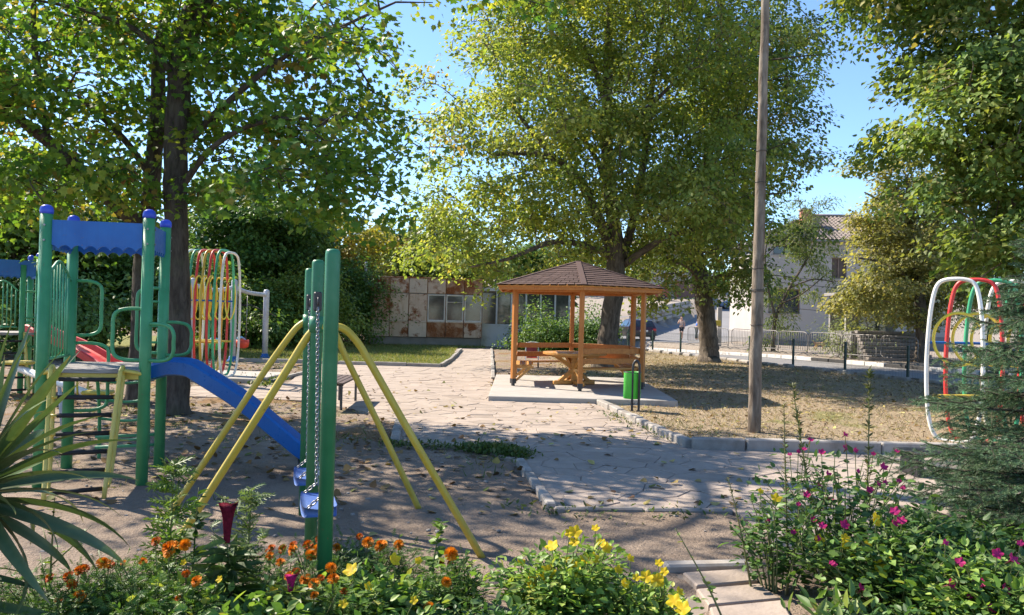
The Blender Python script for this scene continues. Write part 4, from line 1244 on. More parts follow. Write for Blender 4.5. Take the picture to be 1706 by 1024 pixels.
# ================================================================== crowd barriers on the far side of the road
M['galv'] = surf('galvanised_tube', (.20, .19, .185), (.13, .12, .115), rough=.5, metal=.3, bstr=0)
def barrier(k, t0, label):
    a, b = fpt(t0, 5.75), fpt(t0 + 1.85, 5.75 + rnd.uniform(-.12, .12))
    root = thing('crowd_barrier', label, 'barrier', (a + b) / 2, 'steel crowd barriers along the far kerb')
    a = a + Vector((0, 0, 0)); z = a.z; u = Vector((0, 0, 1)); d = (b - a).normalized(); L = (b - a).length
    c = .1
    pts = [a + u * .12, a + u * .9, a + u * 1.0 + d * c, a + u * 1.03 + d * .25, b + u * 1.03 - d * .25, b + u * 1.0 - d * c, b + u * .9, b + u * .3, b + u * .22 - d * c, b + u * .2 - d * .25, a + u * .2 + d * .25, a + u * .22 + d * c]
    MB().tube(pts, .02, 8, closed=True).build('barrier_frame', M['galv'], root)
    for j in range(1, 13):
        p = a.lerp(b, j / 13)
        MB().tube([p + u * .2, p + u * 1.03], .008, 6).build('bar', M['galv'], root)
    for q in (a + d * .25, b - d * .25):
        nn = Vector((-d.y, d.x, 0))
        MB().tube([q + nn * .3 + u * .02, q + u * .10, q - nn * .3 + u * .02], .015, 6).build('foot', M['galv'], root)
labs = ['steel crowd barrier nearest the porch steps', 'steel crowd barrier in front of the small tan dog', 'steel crowd barrier just left of the tan dog', 'steel crowd barrier right beside the tall wooden pole', 'steel crowd barrier partly hidden behind the wooden pole', 'steel crowd barrier left of the wooden pole', 'steel crowd barrier immediately right of the leaning trunk', 'steel crowd barrier furthest away, behind the leaning trunk']
for k in range(8): barrier(k, 5.2 + k * 2.0, labs[k])

# ================================================================== stone wall, garage and far buildings up the road
M['rubble'] = surf('rubble_stone', (.42, .37, .31), (.30, .26, .22), rough=.9, scale=4, bstr=.8, bscale=8, bdist=.05, rand=True, objvar=.2)
wl = thing('stone_wall', 'pale rubble retaining wall at the bend of the uphill road', 'wall', (12.5, 74, .5))
pts = []
for i in range(15):
    y = lerp(64, 84, i / 14); pts.append(Vector((10.0 + (y - 70) * .46 + 2.7, y, 0)))
stone_m = [MB().box((0, 0, 0), (.9, .5, .34), bev=.06).mesh('stone_%d' % i) for i in range(1)]
for me_ in stone_m: me_.materials.append(M['rubble'])
for i in range(26):
    t = i / 26 * 14; p = pts[int(t)].lerp(pts[min(int(t) + 1, 14)], t % 1)
    base = float(H(p.x + .6, p.y)) - .2
    for j in range(6):
        o = bpy.data.objects.new('stone', stone_m[0]); COL.objects.link(o); o.parent = wl
        o.location = Vector((p.x + rnd.uniform(-.04, .04), p.y + (j % 2) * .4, base + .17 + j * .35)) - wl.location
        o.rotation_euler = (0, rnd.uniform(-.04, .04), math.atan2(1, .46) + rnd.uniform(-.06, .06)); o.scale = (rnd.uniform(.85, 1.1), 1, rnd.uniform(.94, 1.0))
gx = P(1146, 500, 97)
gz0 = float(H(gx.x, 97)) 
gr = thing('garage', 'brown garage door in a low pale building at the top of the road', 'garage', (gx.x, 98, gz0))
MB().box((gx.x - 1.2, 100, gz0 + 1.2), (8.2, 5, 3.4)).build('wall', M['plaster'], gr)
gd = MB()
MB().box((gx.x + .4, 97.42, gz0 + .9), (2.9, .08, 2.5)).build('door', surf('brown_door', (.20, .11, .085), (.16, .085, .065), rough=.7, stretch=(8, 1, .3)), gr)
MB().box((gx.x - 1.35, 97.4, gz0 + .9), (.5, .1, 2.6), bev=.03).build('pillar', M['brick'], gr)
MB().box((gx.x - 1.2, 100, gz0 + 3.0), (8.8, 5.8, .25)).build('roof', M['concrete'], gr)
gx2 = P(1112, 490, 112); z2 = float(H(gx2.x, 112)) + .6
bl2 = thing('house', 'far off cream house showing between the gazebo roof and the leaning tree', 'house', (gx2.x, 114, z2))
MB().box((gx2.x, 114, z2 + 2.0), (9, 6, 5.5)).build('wall', M['plaster'], bl2)
MB().slab([(gx2.x - 5, 110.6, z2 + 4.8), (gx2.x + 5, 110.6, z2 + 4.8), (gx2.x + 5, 114, z2 + 6.6), (gx2.x - 5, 114, z2 + 6.6)], .2).build('roof', M['tile'], bl2)
for u in (-2.4, .2, 2.6): MB().box((gx2.x + u, 110.97, z2 + 2.6), (1.1, .06, 1.3)).build('window', M['glass'], bl2)

cp = P(1198, 545, 43.0)
zz = float(H(cp.x, 43))
cpost = thing('concrete_post', 'short concrete post with a yellow box beside the leaning tree trunk', 'post', (cp.x, 43, zz))
MB().box((cp.x, 43, zz + .95), (.24, .24, 2.4), bev=.02).build('post_shaft', M['concrete'], cpost)
MB().box((cp.x - .12, 42.84, zz + 1.28), (.34, .12, .30), bev=.02).build('yellow_box', M['yellow'], cpost)
# overhead wires in front of the house
for k, (ya, yb, lab) in enumerate(((452, 463, 'upper black cable strung in front of the white house'), (462, 475, 'lower black cable strung in front of the white house'), (505, 509, 'black cable crossing the house wall between its two window rows'))):
    a, b = P(1230, ya, 34), P(1700, yb + 12, 34)
    tag(MB().tube([a.lerp(b, i / 12) - Vector((0, 0, .25 * math.sin(math.pi * i / 12))) for i in range(13)], .011, 5).build('cable', M['black']), lab, 'cable')

# ================================================================== cars
M['hub'] = paint('dull_hub', (.12, .12, .125))
def car(name, label, loc, heading, colour, L=3.9, W=1.6, Ht=1.4, estate=False):
    root = thing(name, label, 'car', loc)
    root.rotation_euler = (0, 0, heading)       # +x = forward
    def bld(mb, nm, mat, par=root):
        o = bpy.data.objects.new(nm, mb.mesh(nm)); COL.objects.link(o); o.data.materials.append(mat); o.parent = par; return o
    h = Ht
    # stations: x, half width at belt, z bottom, z belt, z top, half width at top
    st = [(-L / 2, W * .44, .34, .60, .66, W * .40), (-L / 2 + .06, W * .48, .26, .80 * h / 1.4, .86 * h / 1.4, W * .45), (-L / 2 + .38, W * .5, .24, .88 * h / 1.4, h * .95, W * .37), (-L / 2 + .75, W * .5, .24, .88 * h / 1.4, h, W * .38), (0, W * .5, .24, .87 * h / 1.4, h, W * .38), (L * .10, W * .5, .24, .87 * h / 1.4, h * .96, W * .375), (L * .24, W * .5, .24, .86 * h / 1.4, .90 * h / 1.4, W * .45), (L / 2 - .12, W * .48, .26, .70 * h / 1.4, .76 * h / 1.4, W * .42), (L / 2, W * .43, .34, .56, .62, W * .38)]
    vs = []; fs = []
    for (x, w, zb, zm, zt, wt) in st:
        ring = [(-w * .92, zb), (-w, (zb + zm) / 2), (-w, zm), (-wt, zt - .04), (-wt * .8, zt), (wt * .8, zt), (wt, zt - .04), (w, zm), (w, (zb + zm) / 2), (w * .92, zb)]
        vs += [(x, y, z) for y, z in ring]
    n = 10
    for i in range(len(st) - 1):
        for k in range(n): fs.append((i * n + k, i * n + (k + 1) % n, (i + 1) * n + (k + 1) % n, (i + 1) * n + k))
    fs += [tuple(range(n)), tuple((len(st) - 1) * n + k for k in reversed(range(n)))]
    body = MB().add(vs, fs); bld(body, 'body', colour)
    def S(i, t):        # point between stations
        a, b = st[i], st[i + 1]; return [lerp(p, q, t) for p, q in zip(a, b)]
    # side windows
    for s in (-1, 1):
        for (i0, t0, i1, t1) in ((2, .15, 3, .1), (3, .2, 4, .02), (4, .1, 5, .75)):
            a, b = S(i0, t0), S(i1, t1)
            def pt(q, f): return (q[0], s * (lerp(q[1], q[5], f) + .012), lerp(q[3], q[4] - .04, f))
            bld(MB().slab([pt(a, .12), pt(b, .12), pt(b, .86), pt(a, .86)], .015), 'side_window', M['glass'])
    # rear and front screens
    a, b = st[1], st[2]
    def ps_(x, w, z, f): return (x, w * f, z)
    bld(MB().slab([(-L / 2 + .09, -W * .40, .90 * h / 1.4), (-L / 2 + .09, W * .40, .90 * h / 1.4), (-L / 2 + .33, W * .34, h * .92), (-L / 2 + .33, -W * .34, h * .92)], .03), 'rear_window', M['glass'])
    bld(MB().slab([(L * .225, -W * .42, .92 * h / 1.4), (L * .225, W * .42, .92 * h / 1.4), (L * .12, W * .35, h * .94), (L * .12, -W * .35, h * .94)], .03), 'windscreen', M['glass'])
    for s in (-1, 1):
        bld(MB().box((-L / 2 + .03, s * W * .40, .70), (.06, .22, .16), bev=.015), 'tail_light', M['red'])
        bld(MB().box((L / 2 - .06, s * W * .36, .62), (.08, .26, .13), bev=.02), 'headlight', M['white'])
        for x in (-L * .32, L * .31):
            wh = MB(); wh.tube([(x, s * (W / 2 - .16), .28), (x, s * (W / 2 + .01), .28)], .28, 20); w_ = bld(wh, 'wheel', M['rubber'])
            bld(MB().tube([(x, s * (W / 2 - .02), .28), (x, s * (W / 2 + .018), .28)], .17, 16), 'hub_cap', M['hub'], w_)
    bld(MB().box((-L / 2 - .01, 0, .62), (.03, .52, .12)), 'number_plate', M['white'])
    bld(MB().box((-L / 2 - .02, 0, .40), (.12, W * .96, .16), bev=.04), 'bumper', M['black'])
    bld(MB().box((L / 2 - .02, 0, .40), (.12, W * .96, .16), bev=.04), 'bumper', M['black'])
    return root
M['maroon'] = paint('dark_maroon_car', (.055, .022, .035), rough=.25, fade=(.07, .03, .045)); M['redcar'] = paint('red_car', (.36, .05, .045), rough=.3, fade=(.42, .08, .07)); M['bluecar'] = paint('grey_blue_car', (.10, .14, .22), rough=.3)
M['darkcar'] = paint('black_car', (.02, .022, .025), rough=.25)
q = P(1066, 583, 49.0)
car('parked_car', 'dark maroon hatchback parked beyond the fence by the gazebo', (q.x, 51, float(H(q.x, 49)) - .0), math.atan2(.97, -.12), M['maroon'], W=1.72, Ht=1.36)
q = P(1084, 505, 92)
car('parked_car', 'red car on the bank above the rubble wall', (q.x, 92, float(H(q.x, 92)) + .1), math.atan2(-.25, -.97), M['redcar'], Ht=1.65)
q = P(1222, 520, 98)
car('parked_car', 'grey blue car far up the road behind the leaning trunk', (q.x, 98, float(H(q.x, 98)) + .02), math.pi, M['bluecar'])

# ================================================================== people and dog
def skin(name, joints, edges, mat, parent, sub=2):
    me = bpy.data.meshes.new(name); me.from_pydata([j[:3] for j in joints], edges, []); me.update()
    o = bpy.data.objects.new(name, me); COL.objects.link(o); me.materials.append(mat); o.parent = parent
    md = o.modifiers.new('skin', 'SKIN')
    lay = me.skin_vertices[0] if me.skin_vertices else None
    if lay is None:
        bpy.context.view_layer.objects.active = o; bpy.ops.mesh.customdata_skin_add(); lay = me.skin_vertices[0]
    for i, j in enumerate(joints):
        r = j[3]; lay.data[i].radius = (r, r) if not isinstance(r, tuple) else r
        lay.data[i].use_root = (i == 0)
    md.use_smooth_shade = True
    s = o.modifiers.new('sub', 'SUBSURF'); s.levels = sub; s.render_levels = sub
    return o
M['skin'] = surf('skin', (.50, .30, .21), (.45, .26, .18), rough=.55, bstr=0); M['hair'] = surf('dark_hair', (.05, .035, .025), rough=.7)
M['tshirt'] = surf('pinkish_tshirt', (.55, .42, .36), rough=.9); M['shorts'] = surf('dark_shorts', (.03, .035, .05), rough=.9); M['blueshirt'] = surf('blue_shirt', (.04, .15, .50), rough=.9); M['trousers'] = surf('dark_trousers', (.04, .055, .06), rough=.9)
def person(label, loc, rz, lean, shirt, bottoms, long_legs, arm):
    root = thing('person', label, 'person', loc); root.rotation_euler = (0, 0, rz)
    y = lean                                    # how far the shoulders come forward (local +y)
    J = [(0, 0, .93, .12), (0, y * .3, 1.12, .115), (0, y * .75, 1.35, .13), (0, y * 1.0, 1.47, .06), (0, y * 1.15, 1.56, .07), (0, y * 1.28 + .02, 1.65, .09), (0, y * 1.3, 1.73, .06)]
    E = [(0, 1), (1, 2), (2, 3), (3, 4), (4, 5), (5, 6)]
    for s, stp in ((-1, .10), (1, -.12)):
        b = len(J)
        J += [(s * .09, 0, .86, .085), (s * .10, stp * .5, .49, .058), (s * .10, stp, .10, .04), (s * .10, stp + .12, .03, .035)]
        E += [(0, b), (b, b + 1), (b + 1, b + 2), (b + 2, b + 3)]
        a = len(J)
        if arm == 'face' and s == 1:
            J += [(s * .19, y * .85, 1.41, .052), (s * .26, y + .10, 1.18, .042), (s * .10, y + .22, 1.46, .034), (s * .05, y + .20, 1.55, .036)]
        elif arm == 'forward':
            J += [(s * .19, y * .85, 1.40, .052), (s * .22, y + .12, 1.14, .042), (s * .16, y + .34, 1.10, .034), (s * .14, y + .42, 1.10, .036)]
        else:
            J += [(s * .19, y * .85, 1.41, .052), (s * .25, y * .6, 1.13, .042), (s * .25, y * .5 + .06, .88, .034), (s * .25, y * .5 + .08, .79, .036)]
        E += [(2, a), (a, a + 1), (a + 1, a + 2), (a + 2, a + 3)]
    skin('body', J, E, M['skin'], root)
    SJ = [(0, y * .05, .95, .135), (0, y * .3, 1.12, .132), (0, y * .75, 1.36, .148), (0, y * .95, 1.45, .07)]; SE = [(0, 1), (1, 2), (2, 3)]
    arms = [(j, E_) for j, E_ in ()]
    k = 7
    for s in (0, 1):
        b = 7 + s * 8 + 4
        a = len(SJ); p, q_ = J[b], J[b + 1]
        SJ += [(p[0], p[1], p[2], .068), (lerp(p[0], q_[0], .75), lerp(p[1], q_[1], .75), lerp(p[2], q_[2], .75), .06)]; SE += [(2, a), (a, a + 1)]
    skin('shirt', SJ, SE, shirt, root)
    TJ = [(0, 0, .95, .132)]; TE = []
    for s in (0, 1):
        b = 7 + s * 8; a = len(TJ)
        TJ += [(J[b][0], J[b][1], J[b][2], .105), (J[b + 1][0], J[b + 1][1], J[b + 1][2] + (0 if long_legs else .08), .08)]; TE += [(0, a), (a, a + 1)]
        if long_legs: TJ += [(J[b + 2][0], J[b + 2][1], J[b + 2][2], .062)]; TE += [(a + 1, a + 2)]
    skin('trousers' if long_legs else 'shorts', TJ, TE, bottoms, root)
    skin('hair', [(0, y * 1.28 - .01, 1.69, .092), (0, y * 1.28 - .02, 1.735, .07)], [(0, 1)], M['hair'], root)
q = P(1135, 567, 60); person('person in pale shirt and dark shorts standing on the road, hand raised to face', (q.x, 60, float(H(q.x, 60)) + .02), R(150), .02, M['tshirt'], M['shorts'], False, 'face')
q = P(1160, 569, 58); person('person in blue shirt and dark trousers bending forward by the leaning trunk', (q.x, 58, float(H(q.x, 58)) + .02), R(-75), .22, M['blueshirt'], M['trousers'], True, 'forward')
q = P(1365, 583, 42); dz = float(H(q.x, 42))
dg = thing('dog', 'small tan dog standing in the yard behind the barriers', 'dog', (q.x, 42, dz))
dg.rotation_euler = (0, 0, .2)
J = [(-.20, 0, .30, .075), (0, 0, .30, .085), (.2, 0, .32, .095), (.32, 0, .42, .055), (.42, 0, .47, .06), (.52, 0, .44, .03), (-.30, 0, .36, .02), (-.40, 0, .46, .018)]
E = [(0, 1), (1, 2), (2, 3), (3, 4), (4, 5), (0, 6), (6, 7)]
for x, root_i in ((-.2, 0), (.22, 2)):
    for s in (-1, 1):
        a = len(J)
        if root_i == 0: J += [(x + .03, s * .07, .20, .04), (x - .06, s * .07, .11, .022), (x - .03, s * .07, .015, .02)]
        else: J += [(x, s * .07, .20, .032), (x + .01, s * .07, .10, .022), (x + .02, s * .07, .015, .02)]
        E += [(root_i, a), (a, a + 1), (a + 1, a + 2)]
for s in (-1, 1):
    a = len(J); J += [(.40, s * .05, .54, .018)]; E += [(4, a)]
skin('body', J, E, surf('tan_fur', (.50, .30, .15), (.42, .24, .11), rough=.9), dg)

# ================================================================== foliage
RN = np.random.default_rng(11)
T_DIAMOND = (np.array([(0, 0, 0), (.34, .42, .06), (0, 1, -.06), (-.34, .42, .06)]), np.array([(0, 1, 2), (0, 2, 3)]))
T_HEART = (np.array([(0, 0, 0), (.30, .02, .03), (.46, .34, .07), (.24, .72, .03), (0, 1.02, -.08), (-.24, .72, .03), (-.46, .34, .07), (-.30, .02, .03)]), np.array([(0, 1, 2), (0, 2, 3), (0, 3, 4), (0, 4, 5), (0, 5, 6), (0, 6, 7)]))
T_LANCE = (np.array([(0, 0, 0), (.13, .35, .03), (.09, .7, .0), (0, 1, -.07), (-.09, .7, 0), (-.13, .35, .03)]), np.array([(0, 1, 2), (0, 2, 3), (0, 3, 4), (0, 4, 5)]))
_mp = [(0, 0), (.10, .10), (.34, -.02), (.36, .18), (.62, .26), (.46, .44), (.50, .62), (.26, .62), (.16, .74), (0, 1.04), (-.16, .74), (-.26, .62), (-.50, .62), (-.46, .44), (-.62, .26), (-.36, .18), (-.34, -.02), (-.10, .10)]
_mv = [(x, y, .10 * abs(x) - .10 * max(0, y - .5)) for x, y in _mp] + [(0, .38, 0)]
T_MAPLE = (np.array(_mv), np.array([(18, i, (i + 1) % 18) for i in range(18)]))
T_MAPLE2 = (np.array([(0, 0, 0), (.36, .02, .05), (.58, .28, .06), (.36, .62, .02), (0, 1.03, -.08), (-.36, .62, .02), (-.58, .28, .06), (-.36, .02, .05)]), T_HEART[1])
def leaves_arrays(pos, axis, nrm, size, tmpl, cols, width=1.0):
    """place one template leaf per row"""
    Vt, Ft = tmpl
    N = len(pos)
    ax = axis / np.linalg.norm(axis, axis=1, keepdims=True)
    nn = nrm - ax * (nrm * ax).sum(1, keepdims=True); nn /= (np.linalg.norm(nn, axis=1, keepdims=True) + 1e-9)
    sx = np.cross(ax, nn)
    V = pos[:, None, :] + size[:, None, None] * (Vt[None, :, 0:1] * width * sx[:, None, :] + Vt[None, :, 1:2] * ax[:, None, :] + Vt[None, :, 2:3] * nn[:, None, :])
    k = len(Vt)
    F = Ft[None, :, :] + (np.arange(N) * k)[:, None, None]
    C = np.repeat(cols, k, axis=0)
    return V.reshape(-1, 3), F.reshape(-1, 3), C
def palette(n, cols, w, jit=.18):
    cols = np.array(cols); w = np.array(w) / sum(w)
    c = cols[RN.choice(len(cols), n, p=w)]
    return c * (1 + RN.uniform(-jit, jit, (n, 1))) * (1 + RN.uniform(-jit * .3, jit * .3, (n, 3)))
LM = leafmat('broad_leaf', .54)
LMF = leafmat('far_leaf', .42)
LMS = leafmat('soft_leaf', .34, tint=(1.1, 1.1, .6))
def crown_points(ells, n, shell=.35, gap=.42, gf=.55, seed=1):
    """cluster centres in a union of ellipsoids, denser near the shell, with noise gaps"""
    out = []; nrm = []
    vol = np.array([e[1][0] * e[1][1] * e[1][2] * (e[2] if len(e) > 2 else 1) for e in ells]); vol = vol / vol.sum()
    while len(out) < n:
        m_ = n * 2
        which = RN.choice(len(ells), m_, p=vol)
        d = RN.normal(size=(m_, 3)); d /= np.linalg.norm(d, axis=1, keepdims=True)
        r = RN.uniform(0, 1, m_) ** shell
        c = np.array([ells[i][0] for i in which]); rad = np.array([ells[i][1] for i in which])
        p = c + d * r[:, None] * rad
        g = .5 * (vnoise(p[:, 0] + p[:, 2] * .7, p[:, 1] - p[:, 2] * .6, gf, seed) + vnoise(p[:, 0] - p[:, 1], p[:, 2] * 1.1, gf * 1.2, seed + 5))
        ok = g > gap * .78
        for q, dd in zip(p[ok], d[ok]):
            if q[2] > .5: out.append(q); nrm.append(dd)
            if len(out) >= n: break
    return np.array(out), np.array(nrm)
def boughs(ells, n, shell, gap, gf, seed, size, k=9):
    """leaf clusters gathered on flat boughs, so the crown breaks into light and dark layers"""
    nb = max(8, n // k)
    cb, cd = crown_points(ells, nb * 5, shell, gap, gf, seed)
    keep = []; dmin = size * .95; kept = np.empty((0, 3))
    while len(keep) < nb and dmin > .05:                       # spread the boughs evenly, relaxing the spacing as needed
        for q in range(len(cb)):
            if len(keep) >= nb: break
            if q in keep: continue
            if not len(kept) or (((kept - cb[q]) ** 2).sum(1)).min() > dmin * dmin:
                keep.append(q); kept = cb[keep]
        dmin *= .8
    b, dn = cb[keep], cd[keep]; nb = len(keep)
    i = np.repeat(np.arange(nb), k)
    o = RN.normal(size=(nb * k, 3)) * np.array((.55, .55, .20)) * size
    out = dn[i] * .35 * size * np.abs(RN.normal(size=(nb * k, 1)))
    q = b[i] + o + out; q[:, 2] -= .12 * np.hypot(o[:, 0], o[:, 1]); q[:, 2] = np.maximum(q[:, 2], .25)
    return q, dn[i]
def make_tree(label, base, trunk, limbs, ells, n_cl, per, size, cols, wts, tmpl=T_DIAMOND, barkm='barkm', mat=None, shell=.4, gap=.42, gf=.55, seed=1, droop=.35, spread=.38, name='broadleaf_tree', group=None, twig=.012, twig_from=True, cat='tree', flat=.75, tilt=.55, extra=None, keepout=None, gain=1.75, bough=.8):
    global RN
    RN = np.random.default_rng(seed * 7 + 1)
    """trunk = [(x,y,z,r)...] world, limbs = [[(x,y,z,r)...]...]; leaf clusters hang on twigs that join the nearest limb"""
    root = thing(name, label, cat, (base[0], base[1], base[2] if len(base) > 2 else 0), group)
    W = MB(); sk = []
    def limb(pts, seg=10):
        P3 = [Vector(q[:3]) for q in pts]; n = 5
        path = spline(P3, n); m_ = len(path)
        rr = [np.interp(i / (m_ - 1) * (len(pts) - 1), range(len(pts)), [q[3] for q in pts]) for i in range(m_)]
        j = [Vector((rnd.uniform(-1, 1), rnd.uniform(-1, 1), rnd.uniform(-1, 1))) * r * .08 for r in rr]; j[0] = Vector((0, 0, 0))
        path = [p + q for p, q in zip(path, j)]
        rr = [r * rnd.uniform(.97, 1.03) for r in rr]
        for p, r in zip(path, rr): sk.append((p.x, p.y, p.z, r))
        return MB().tube(path, rr, seg)
    tm = limb(trunk, 18)
    b0 = trunk[0]
    # root flare
    tm.build('trunk', M[barkm], root)
    for L_ in limbs: limb(L_, 9).build('limb', M[barkm], root)
    cl, dn = boughs(ells, n_cl, shell, gap, gf, seed, bough) if bough else crown_points(ells, n_cl, shell, gap, gf, seed)
    if keepout is not None:
        k_ = keepout(cl); cl, dn = cl[k_], dn[k_]
    if extra is not None and len(extra): cl = np.concatenate([cl, np.array(extra)]); dn = np.concatenate([dn, np.tile((0, 0, -1.), (len(extra), 1))])
    S = np.array(sk)
    # secondary twigs
    tw_ = MB(); z0c = max(1.0, min(q[2] for q in cl) * .6)
    Sx = S[S[:, 2] > z0c] if (S[:, 2] > z0c).sum() > 4 else S
    order = np.argsort(((cl[:, None, :] - Sx[None, :, :3]) ** 2).sum(2).min(1)) if len(cl) * len(Sx) < 6e6 else np.arange(len(cl))
    nodes = Sx[:, :3].copy(); nrad = Sx[:, 3].copy()
    nodes = list(map(tuple, nodes)); 
    NA = np.array(nodes)
    grown = [NA]; cnt = 0
    buf = []
    for i in order:
        c = cl[i]
        A_ = np.concatenate([NA, np.array(buf)]) if buf else NA
        d2 = ((A_ - c) ** 2).sum(1) + np.maximum(0, A_[:, 2] - c[2] + .1) ** 2 * 1.5
        p = A_[int(np.argmin(d2))]
        L_ = np.linalg.norm(c - p)
        mid = (p + c) / 2 + np.array((0, 0, .10 * L_)) + RN.normal(size=3) * .07 * L_
        r0 = min(.05, twig * (.8 + L_ * .9))
        if i % 1 == 0: tw_.tube([p, tuple(mid), tuple(c)], [r0, r0 * .7, r0 * .35], 4, cap=False)
        buf.append(tuple(mid)); buf.append(tuple(c))
        if len(buf) > 240: NA = np.concatenate([NA, np.array(buf)]); buf = []
    tag(tw_.build('branches', M[barkm], root), kind='stuff')
    n = len(cl) * per
    ci = np.repeat(np.arange(len(cl)), per)
    off = RN.normal(size=(n, 3)); off /= (np.linalg.norm(off, axis=1, keepdims=True) + 1e-9)
    off *= (RN.uniform(0, 1, (n, 1)) ** .5) * spread; off[:, 2] *= flat; off[:, 2] -= droop * spread * (np.hypot(off[:, 0], off[:, 1]) / spread) ** 2
    pos = cl[ci] + off
    out_h = off.copy(); out_h[:, 2] = 0; out_h += dn[ci] * .12
    axis = out_h / (np.linalg.norm(out_h, axis=1, keepdims=True) + 1e-6) + RN.normal(size=(n, 3)) * .45; axis[:, 2] -= droop + .25
    nrm = np.array((0, 0, 1.0)) + RN.normal(size=(n, 3)) * tilt + dn[ci] * .25
    sz = size * RN.uniform(.65, 1.25, n)
    cc = .4 * palette(n, np.array(cols) * gain, wts, .10) + .6 * palette(len(cl), np.array(cols) * gain, wts, .12)[ci]
    cv = 1 + RN.uniform(-.15, .15, (len(cl), 1)); cc = cc * cv[ci]
    V, F, C = leaves_arrays(pos, axis, nrm, sz, tmpl, cc)
    me = raw_mesh('crown', V, F, np.clip(C, 0, 1))
    raw_obj('crown', me, mat or LM, root)
    return root
def pv(px, py, Y): p = P(px, py, Y); return (p.x, p.y, p.z)
def el(px, py, Y, rx, ry, rz=None, w=1):
    """ellipsoid: centre pixel + depth, radii in photo pixels (x, z) at that depth, ry in metres"""
    k = Y / 1300; return (np.array(pv(px, py, Y)), np.array((rx * k, ry, (rz or rx) * k)), w)
def airy(seed, hi, lo, f):
    """open patches through a crown: more above the view, shaped to let sun through"""
    def k(c):
        n = .5 * (vnoise(c[:, 0] + c[:, 2] * .5, c[:, 1] - c[:, 2] * .4, f, seed) + vnoise(c[:, 0] * .9 - c[:, 1] * .5, c[:, 2] * .9 + c[:, 1] * .3, f * 1.3, seed + 3))
        return n > np.where(c[:, 2] > 6.6, hi, lo)
    return k
# ------------------------------------------------------------------ left maples
GRN_M = [(.030, .075, .014), (.050, .105, .018), (.085, .14, .022), (.15, .17, .03), (.20, .10, .035)]
ba = G(292, 690)
trA = [(ba.x, ba.y, -.1, .25), (ba.x, ba.y, .25, .19), (ba.x + .02, ba.y, 1.2, .165)] + [(*pv(x, y, d), r) for x, y, d, r in ((296, 430, 11.3, .16), (292, 330, 11.4, .165), (296, 200, 11.5, .17), (308, 60, 11.6, .16))] + [(ba.x + .35, 11.8, 7.4, .12), (ba.x + .5, 12, 9.3, .06)]
lA = [[(*pv(300, 250, 11.45), .07), (*pv(380, 170, 11.3), .05), (*pv(480, 90, 11.0), .035), (*pv(600, 30, 10.8), .02)],
      [(*pv(296, 320, 11.4), .06), (*pv(360, 240, 11.0), .04), (*pv(450, 200, 10.8), .028), (*pv(560, 200, 10.6), .015)],
      [(*pv(305, 90, 11.6), .10), (*pv(380, -60, 11.4), .08), (*pv(520, -160, 11.2), .05), (*pv(680, -200, 11), .03)],
      [(*pv(302, 150, 11.5), .06), (*pv(240, 60, 11.2), .045), (*pv(150, 20, 11), .03), (*pv(60, 0, 10.6), .015)],
      [(*pv(300, 120, 11.5), .09), (*pv(330, -30, 12.6), .07), (*pv(380, -160, 13.6), .04)],
      [(ba.x + .35, 11.8, 7.2, .09), (ba.x + 1.8, 11, 8.6, .06), (ba.x + 3.4, 10.4, 9.4, .03)],
      [(ba.x + .3, 11.8, 6.8, .09), (ba.x - 1.4, 11, 8.2, .06), (ba.x - 3.0, 10.6, 9.0, .03)]]
eA = [el(470, 130, 10.6, 190, 1.7, 130, 1.4), el(545, 225, 10.6, 90, 1.0, 90, 1.7), el(580, 300, 10.8, 40, .6, 50, 2.0), el(470, 290, 10.4, 90, .9, 55, 1.6), el(380, 340, 10.6, 50, .6, 50, 1.2), el(160, 150, 10.4, 100, .9, 90, .9), el(420, 60, 10.0, 90, 1.0, 90, .9), el(600, 30, 11.0, 110, 1.3, 100, 1.5), el(390, 30, 10.8, 90, 1.0, 70, 1.8), el(500, 20, 10.8, 90, 1.0, 70, 1.8), el(400, 190, 10.6, 80, .9, 80, 1.5), el(220, 20, 10.8, 80, .8, 60, 1.4), el(380, 265, 11.0, 120, 1.2, 80, 1.2), el(180, 60, 11.0, 180, 1.6, 130, .9), el(430, -120, 11.5, 330, 2.8, 150, .45), el(450, -330, 11.8, 330, 3.0, 170, .3), el(330, -520, 11.8, 220, 2.4, 150, .25), el(720, -40, 11.6, 110, 1.4, 110, 1.0), el(690, 45, 11.2, 75, .8, 60, 1.8), el(630, 130, 11.0, 55, .8, 70, 1.6)]
make_tree('large maple with broad trunk standing just behind the blue slide', (ba.x, ba.y, 0), trA, lA, eA, 1560, 34, .096, GRN_M, [3, 4, 3, 1.4, .5], T_MAPLE, 'barkd', shell=.55, gap=.58, gf=.42, seed=3, spread=.42, droop=.45, name='maple_tree', twig=.010, bough=.75, gain=2.2, keepout=airy(5, .66, .33, .55))
bb_ = G(228, 674)
trB = [(bb_.x, bb_.y, -.1, .22), (bb_.x, bb_.y, .3, .16), (bb_.x + .03, bb_.y, 1.4, .14)] + [(*pv(x, y, d), r) for x, y, d, r in ((238, 430, 12.5, .13), (250, 330, 12.5, .13), (262, 200, 12.5, .12), (270, 60, 12.6, .10))] + [(bb_.x + .4, 12.9, 8.4, .05)]
lB = [[(*pv(243, 385, 12.4), .12), (*pv(205, 352, 12.1), .115), (*pv(140, 290, 11.6), .105), (*pv(80, 235, 11.2), .09), (*pv(20, 190, 10.8), .07), (*pv(-60, 120, 10.4), .04)],
      [(*pv(80, 235, 11.2), .05), (*pv(60, 100, 11), .045), (*pv(55, -20, 11), .03)],
      [(*pv(255, 300, 12.5), .06), (*pv(205, 230, 12.2), .05), (*pv(130, 160, 12), .03)]]
